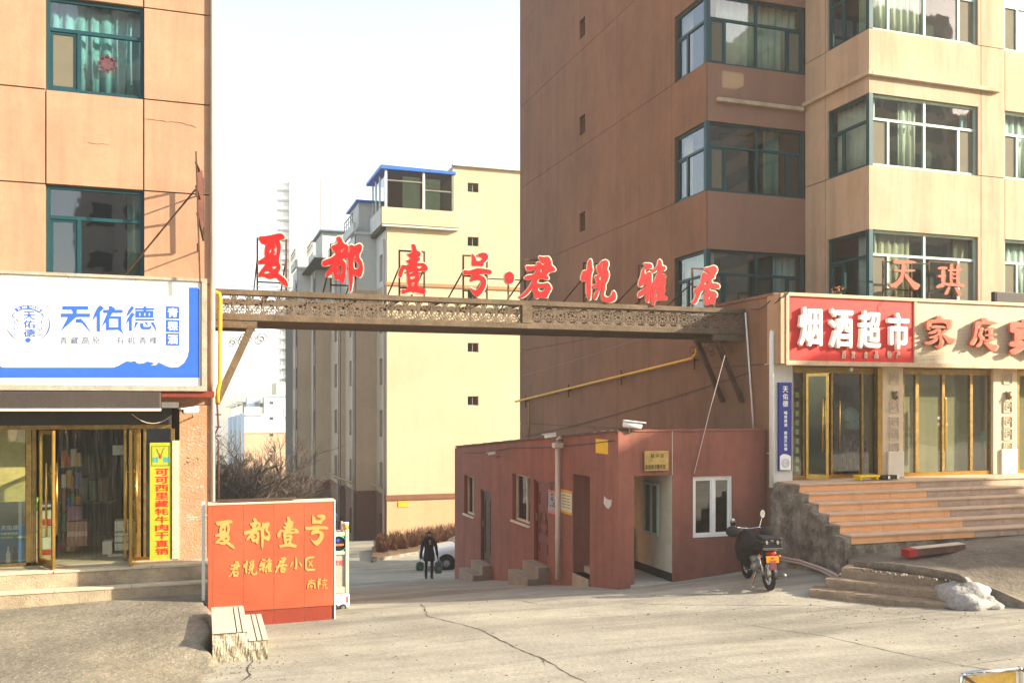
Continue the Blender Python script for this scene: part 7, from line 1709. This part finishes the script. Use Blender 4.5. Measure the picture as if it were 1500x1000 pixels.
part('engine', MB().ell(B(.52,0,.36), .17, .13, .13, 14, 8).tube([B(.60,0,.40), B(.78,0,.56)], [.09,.10], 12).disc(B(.50,.14,.33), rgt, .10, .08, 16), M_grey, MC, smooth=True)
part('exhaust', MB().tube([B(.75,.10,.42), B(.70,.15,.24), B(.3,.17,.24), B(-.05,.18,.30), B(-.30,.18,.33)], [.018,.02,.035,.045,.035], 12), M_grey, MC, smooth=True)
part('seat', MB().loft([[B(a,w*c1,z+h*c2) for c1, c2 in ((-1,0),(-.9,.7),(-.4,1),(.4,1),(.9,.7),(1,0),(.7,-.4),(-.7,-.4))] for a, w, z, h in ((-.20,.10,.75,.05),(-.05,.14,.76,.07),(.2,.14,.76,.07),(.45,.12,.73,.06),(.55,.08,.72,.05))]), M_black, MC, smooth=True)
part('tank', MB().ell(B(.72,0,.80), .17, .13, .11, 14, 8), M_black, MC, smooth=True)
# quilted leg cover hung over bars and tank
rg = []
for a, zt_, zb_, w in ((.58,.86,.60,.15),(.78,.98,.42,.24),(.98,1.02,.22,.28),(1.10,.98,.26,.25),(1.14,.90,.4,.18)):
    rg.append([B(a, w*cos(t_)*(1+.06*sin(5*t_+a*9)), (zt_+zb_)/2+(zt_-zb_)/2*sin(t_)) for t_ in [2*pi*k/14 for k in range(14)]])
part('leg_cover', MB().loft(rg), M_bk, MC, smooth=True)
for s_ in (-1, 1): part('hand_muff', MB().ell(B(.86,.33*s_,.97), .15, .10, .11, 12, 8), mat('muff', (.035,.03,.028), .8, bump=.5), MC, smooth=True)
part('handlebar', MB().tube([B(.80,-.38,1.0), B(.92,-.22,1.04), B(.98,0,1.0), B(.92,.22,1.04), B(.80,.38,1.0)], .014, 8), M_steel, MC, smooth=True)
part('headlight', MB().ell(B(1.14,0,.93), .09, .10, .10, 12, 8), M_steel, MC, smooth=True)
for s_, dz, rot in ((-1,-.06,.5), (1,.10,.0)):
    c = B(.90,.30*s_,1.20+dz); mr = part('mirror', MB().tube([B(.92,.22*s_,1.03), c-Vector((0,0,.03))], .007, 6), M_steel, MC)
    q = Matrix.Rotation(.5*(-s_), 3, 'Z'); n_ = -fwd
    part('mirror_head', MB().loft([[c+rgt*cos(t_)*r*.62+Vector((0,0,1))*sin(t_)*r-fwd*d_ for t_ in [2*pi*k/16 for k in range(16)]] for r, d_ in ((.05,-.03),(.085,-.01),(.09,.004))]), M_black, mr, smooth=True)
    part('mirror_glass', MB().loft([[c+rgt*cos(t_)*.078*.62+Vector((0,0,1))*sin(t_)*.078-fwd*d_ for t_ in [2*pi*k/16 for k in range(16)]] for d_ in (.0045,.007)]), flat('mirror_bright', (.85,.85,.85), .05, 1), mr)
# top box
bx = MB(); c = B(-.16,0,.91)
def bb(m, a0, a1, b0, b1, z0, z1): m.add([B(a0,b0,z0),B(a1,b0,z0),B(a1,b1,z0),B(a0,b1,z0),B(a0,b0,z1),B(a1,b0,z1),B(a1,b1,z1),B(a0,b1,z1)], [(0,1,2,3),(7,6,5,4),(4,5,1,0),(5,6,2,1),(6,7,3,2),(7,4,0,3)]); return m
part('top_box', bb(MB(), -.32, -.02, -.19, .19, .80, .935), M_black, MC, bevel=.02, seg=3)
part('top_box_lid', bb(MB(), -.325, -.015, -.195, .195, .942, 1.03), M_black, MC, bevel=.03, seg=3)
part('top_box_trim', bb(MB(), -.322, -.018, -.193, .193, .9355, .9415), M_grey, MC)
part('top_box_trim', bb(MB(), -.328, -.30, -.18, .18, .815, .825), M_steel, MC)
for b_ in (-.10,.10): part('latch', bb(MB(), -.333, -.321, b_-.02, b_+.02, .90, .965), M_steel, MC)
part('badge', bb(MB(), -.3325, -.3255, -.03, .03, .955, .97), M_steel, MC)
part('rack', MB().tube([B(.1,.12,.76), B(-.28,.12,.79), B(-.28,-.12,.79), B(.1,-.12,.76)], .010, 6), M_steel, MC)
part('tail_unit', MB().loft([[B(a,w*c1,z+h*c2) for c1, c2 in ((-1,-.6),(-.8,.8),(0,1),(.8,.8),(1,-.6),(0,-1))] for a, w, z, h in ((.15,.10,.68,.05),(-.05,.11,.70,.06),(-.20,.10,.72,.05))]), M_black, MC, smooth=True)
part('tail_light', MB().ell(B(-.215,0,.715), .03, .10, .045, 14, 6, Matrix.Rotation(ang-pi/2+pi/2, 3, 'Z') @ Matrix.Rotation(0, 3, 'Z')), flat('tail_red', (.45,.02,.01), .25), MC, smooth=True)
pl = part('number_plate', bb(MB(), -.262, -.255, -.115, .115, .555, .675), flat('plate_orange', (.80,.30,.02), .5), MC)
for row, s1, z0, sc_ in ((0,'青A',.622,.040),(1,'71227',.563,.052)):
    me = text_mesh(s1, .002, .02); n = len(s1); w = max(q.co.x for q in me.vertices)
    Mx = Matrix.Translation(B(-.2645, 0, z0)) @ Matrix.Rotation(ang-pi/2, 4, 'Z') @ Matrix.Rotation(pi/2, 4, 'X') @ Matrix.Diagonal((sc_*1.0, sc_, 1, 1)) @ Matrix.Translation((-w/2, 0, 0))
    place_mesh(me, 'lettering', flat('plate_red_text', (.35,.03,.02)), pl, Mx)
part('mud_flap', bb(MB(), -.275, -.27, -.06, .06, .42, .55), flat('pinkish_reflector', (.20,.05,.08)), MC)
part('stand', MB().tube([B(.45,-.08,.28), B(.36,-.24,.0)], .013, 6).tube([B(.36,-.27,.005), B(.36,-.18,.005)], .012, 6), M_steel, MC)
part('foot_peg', MB().tube([B(.55,-.28,.30), B(.55,.28,.30)], .013, 6), M_steel, MC)

# ---------------------------------------------------------------- shiny barrier by the camera
bv_ = 4.2
br_ = thing('steel_barrier', 'shiny steel crowd barrier top at the bottom right corner', 'barrier', (X(1450,bv_), bv_, G(4,bv_)))
z1 = Z(986, X(1415,bv_), bv_); z2 = z1; x0, x1 = X(1412,bv_), X(1493,bv_)
part('top_rail', MB().tube([(x0,bv_,z1),(x1,bv_,z1-.01)], .013, 14), M_steel, br_, smooth=True)
part('panel_sheet', MB().box(x0+.02, x1-.02, bv_+.005, bv_+.012, z1-.30, z1-.025), mat('brushed_gold', (.60,.42,.12), .3, 1.0, var=.1), br_)
for x, s_ in ((x0, -1), (x1, 1)):
    part('leg', MB().tube([(x,bv_,z1),(x+.012*s_,bv_,z1-.02),(x+.014*s_,bv_,z1-.08),(x+.014*s_,bv_,G(x,bv_))], .014, 12), M_steel, br_, smooth=True)
    part('side_rail', MB().tube([(x+.014*s_,bv_-.02,z1-.01),(x-.10,bv_-.38,z1-.05),(x-.10,bv_-.40,G(x,bv_-.4))], .012, 10), mat('dull_steel', (.35,.30,.20), .3, 1.0), br_, smooth=True)
part('lower_rail', MB().tube([(x0,bv_,z1-.32),(x1,bv_,z1-.33)], .013, 10), M_steel, br_, smooth=True)

# ---------------------------------------------------------------- buildings across the street: seen only in the glass, and one unseen block added to cast shade on the gatehouse
def street_block(x0, x1, y0, y1, h, lab, m1, m2):
    t = thing('opposite_building', lab, 'building', ((x0+x1)/2, (y0+y1)/2, -.3)); part('body', MB().box(x0, x1, y0, y1, -1, h), m1, t)
    st = MB(); z = 3
    while z < h-2:
        st.box(x0+.8, x1-.8, y1, y1+.06, z, z+1.5); st.box(x0-.06, x0, y0+.8, y1-.8, z, z+1.5); z += 2.9
    part('window_band', st, m2, t)
    st = MB(); x = x0+2.4
    while x < x1-2: st.box(x, x+.7, y1+.061, y1+.13, 2, h-1); x += 3.4
    part('pier', st, m1, t); return t
Mo1, Mo2 = mat('opposite_render', (.42,.36,.28), .9), mat('opposite_glass', (.05,.08,.09), .15, bump=0)
street_block(-34, -14, -52, -38, 33, 'tan block across the street reflected in the left windows', Mo1, Mo2)
street_block(-8, 12, -50, -36, 46, 'grey tower across the street reflected in the windows', mat('opposite_grey', (.5,.48,.45), .9), Mo2)
street_block(20, 44, -56, -42, 38, 'brown tower across the street reflected in the shop glass', mat('opposite_brown', (.25,.16,.11), .9), Mo2)
street_block(54, 72, -58, -42, 42, 'striped tan tower across the street reflected in the tower windows', Mo1, Mo2)
street_block(77, 96, -58, -44, 34, 'striped brown tower across the street farther down', mat('opposite_brown', (0,0,0)), Mo2)
street_block(30, 33, 3.0, 6.2, 12.0, 'narrow unseen block added down the street to shade the gatehouse', Mo1, Mo2)

# ---------------------------------------------------------------- haze
hz = MB().box(-420, 420, -150, 560, -9.5, 80)
m = bpy.data.materials.new('haze'); m.use_nodes = True; nt = m.node_tree; nt.nodes.remove(nt.nodes['Principled BSDF'])
vo = nt.nodes.new('ShaderNodeVolumePrincipled'); vo.inputs['Density'].default_value = .0015; vo.inputs['Color'].default_value = (.95,.93,.88,1); vo.inputs['Anisotropy'].default_value = .25
nt.links.new(vo.outputs[0], nt.nodes['Material Output'].inputs['Volume'])
hzo = link('haze', hz.mesh('haze', m)); tag(hzo, 'thin bright winter haze over the whole place', None, None, 'stuff')
# small stones and litter on the yard, counted by nobody
random.seed(77); m = MB()
for i in range(420):
    if i < 200: q = PG(random.uniform(380, 1500), random.uniform(868, 1000))
    elif i < 320: q = PG(random.uniform(1180, 1440), random.uniform(888, 912))
    else: q = PG(random.uniform(300, 420), random.uniform(955, 1000))
    s_ = random.uniform(.004, .013)*(1 if i % 9 else 1.8)
    if q.x > 10.4 and q.y > 11: continue
    m.ell((q.x, q.y, q.z+s_*.3), s_*random.uniform(.8,1.6), s_, s_*.6, 5, 3)
tag(link('gravel', m.mesh('gravel', mat('grit', (.20,.17,.13), .95, bump=0))), 'scattered grit and small stones on the concrete yard', None, None, 'stuff')
m = MB()
for i in range(26):
    q = PG(random.uniform(380, 1450), random.uniform(872, 990)); a = random.uniform(0, 6); r = random.uniform(.012, .03)
    if q.x > 10.4 and q.y > 11: continue
    m.add([(q.x+cos(a+k*1.57)*r*(1 if k % 2 else .6), q.y+sin(a+k*1.57)*r, q.z+.006+random.uniform(0,.008)) for k in range(4)], [(0,1,2,3)])
tag(link('litter', m.mesh('litter', mat('litter_brown', (.16,.10,.05), .9, bump=0))), 'dry leaves and scraps lying on the yard', None, None, 'stuff')
MC.scale = (.93, .93, .93)
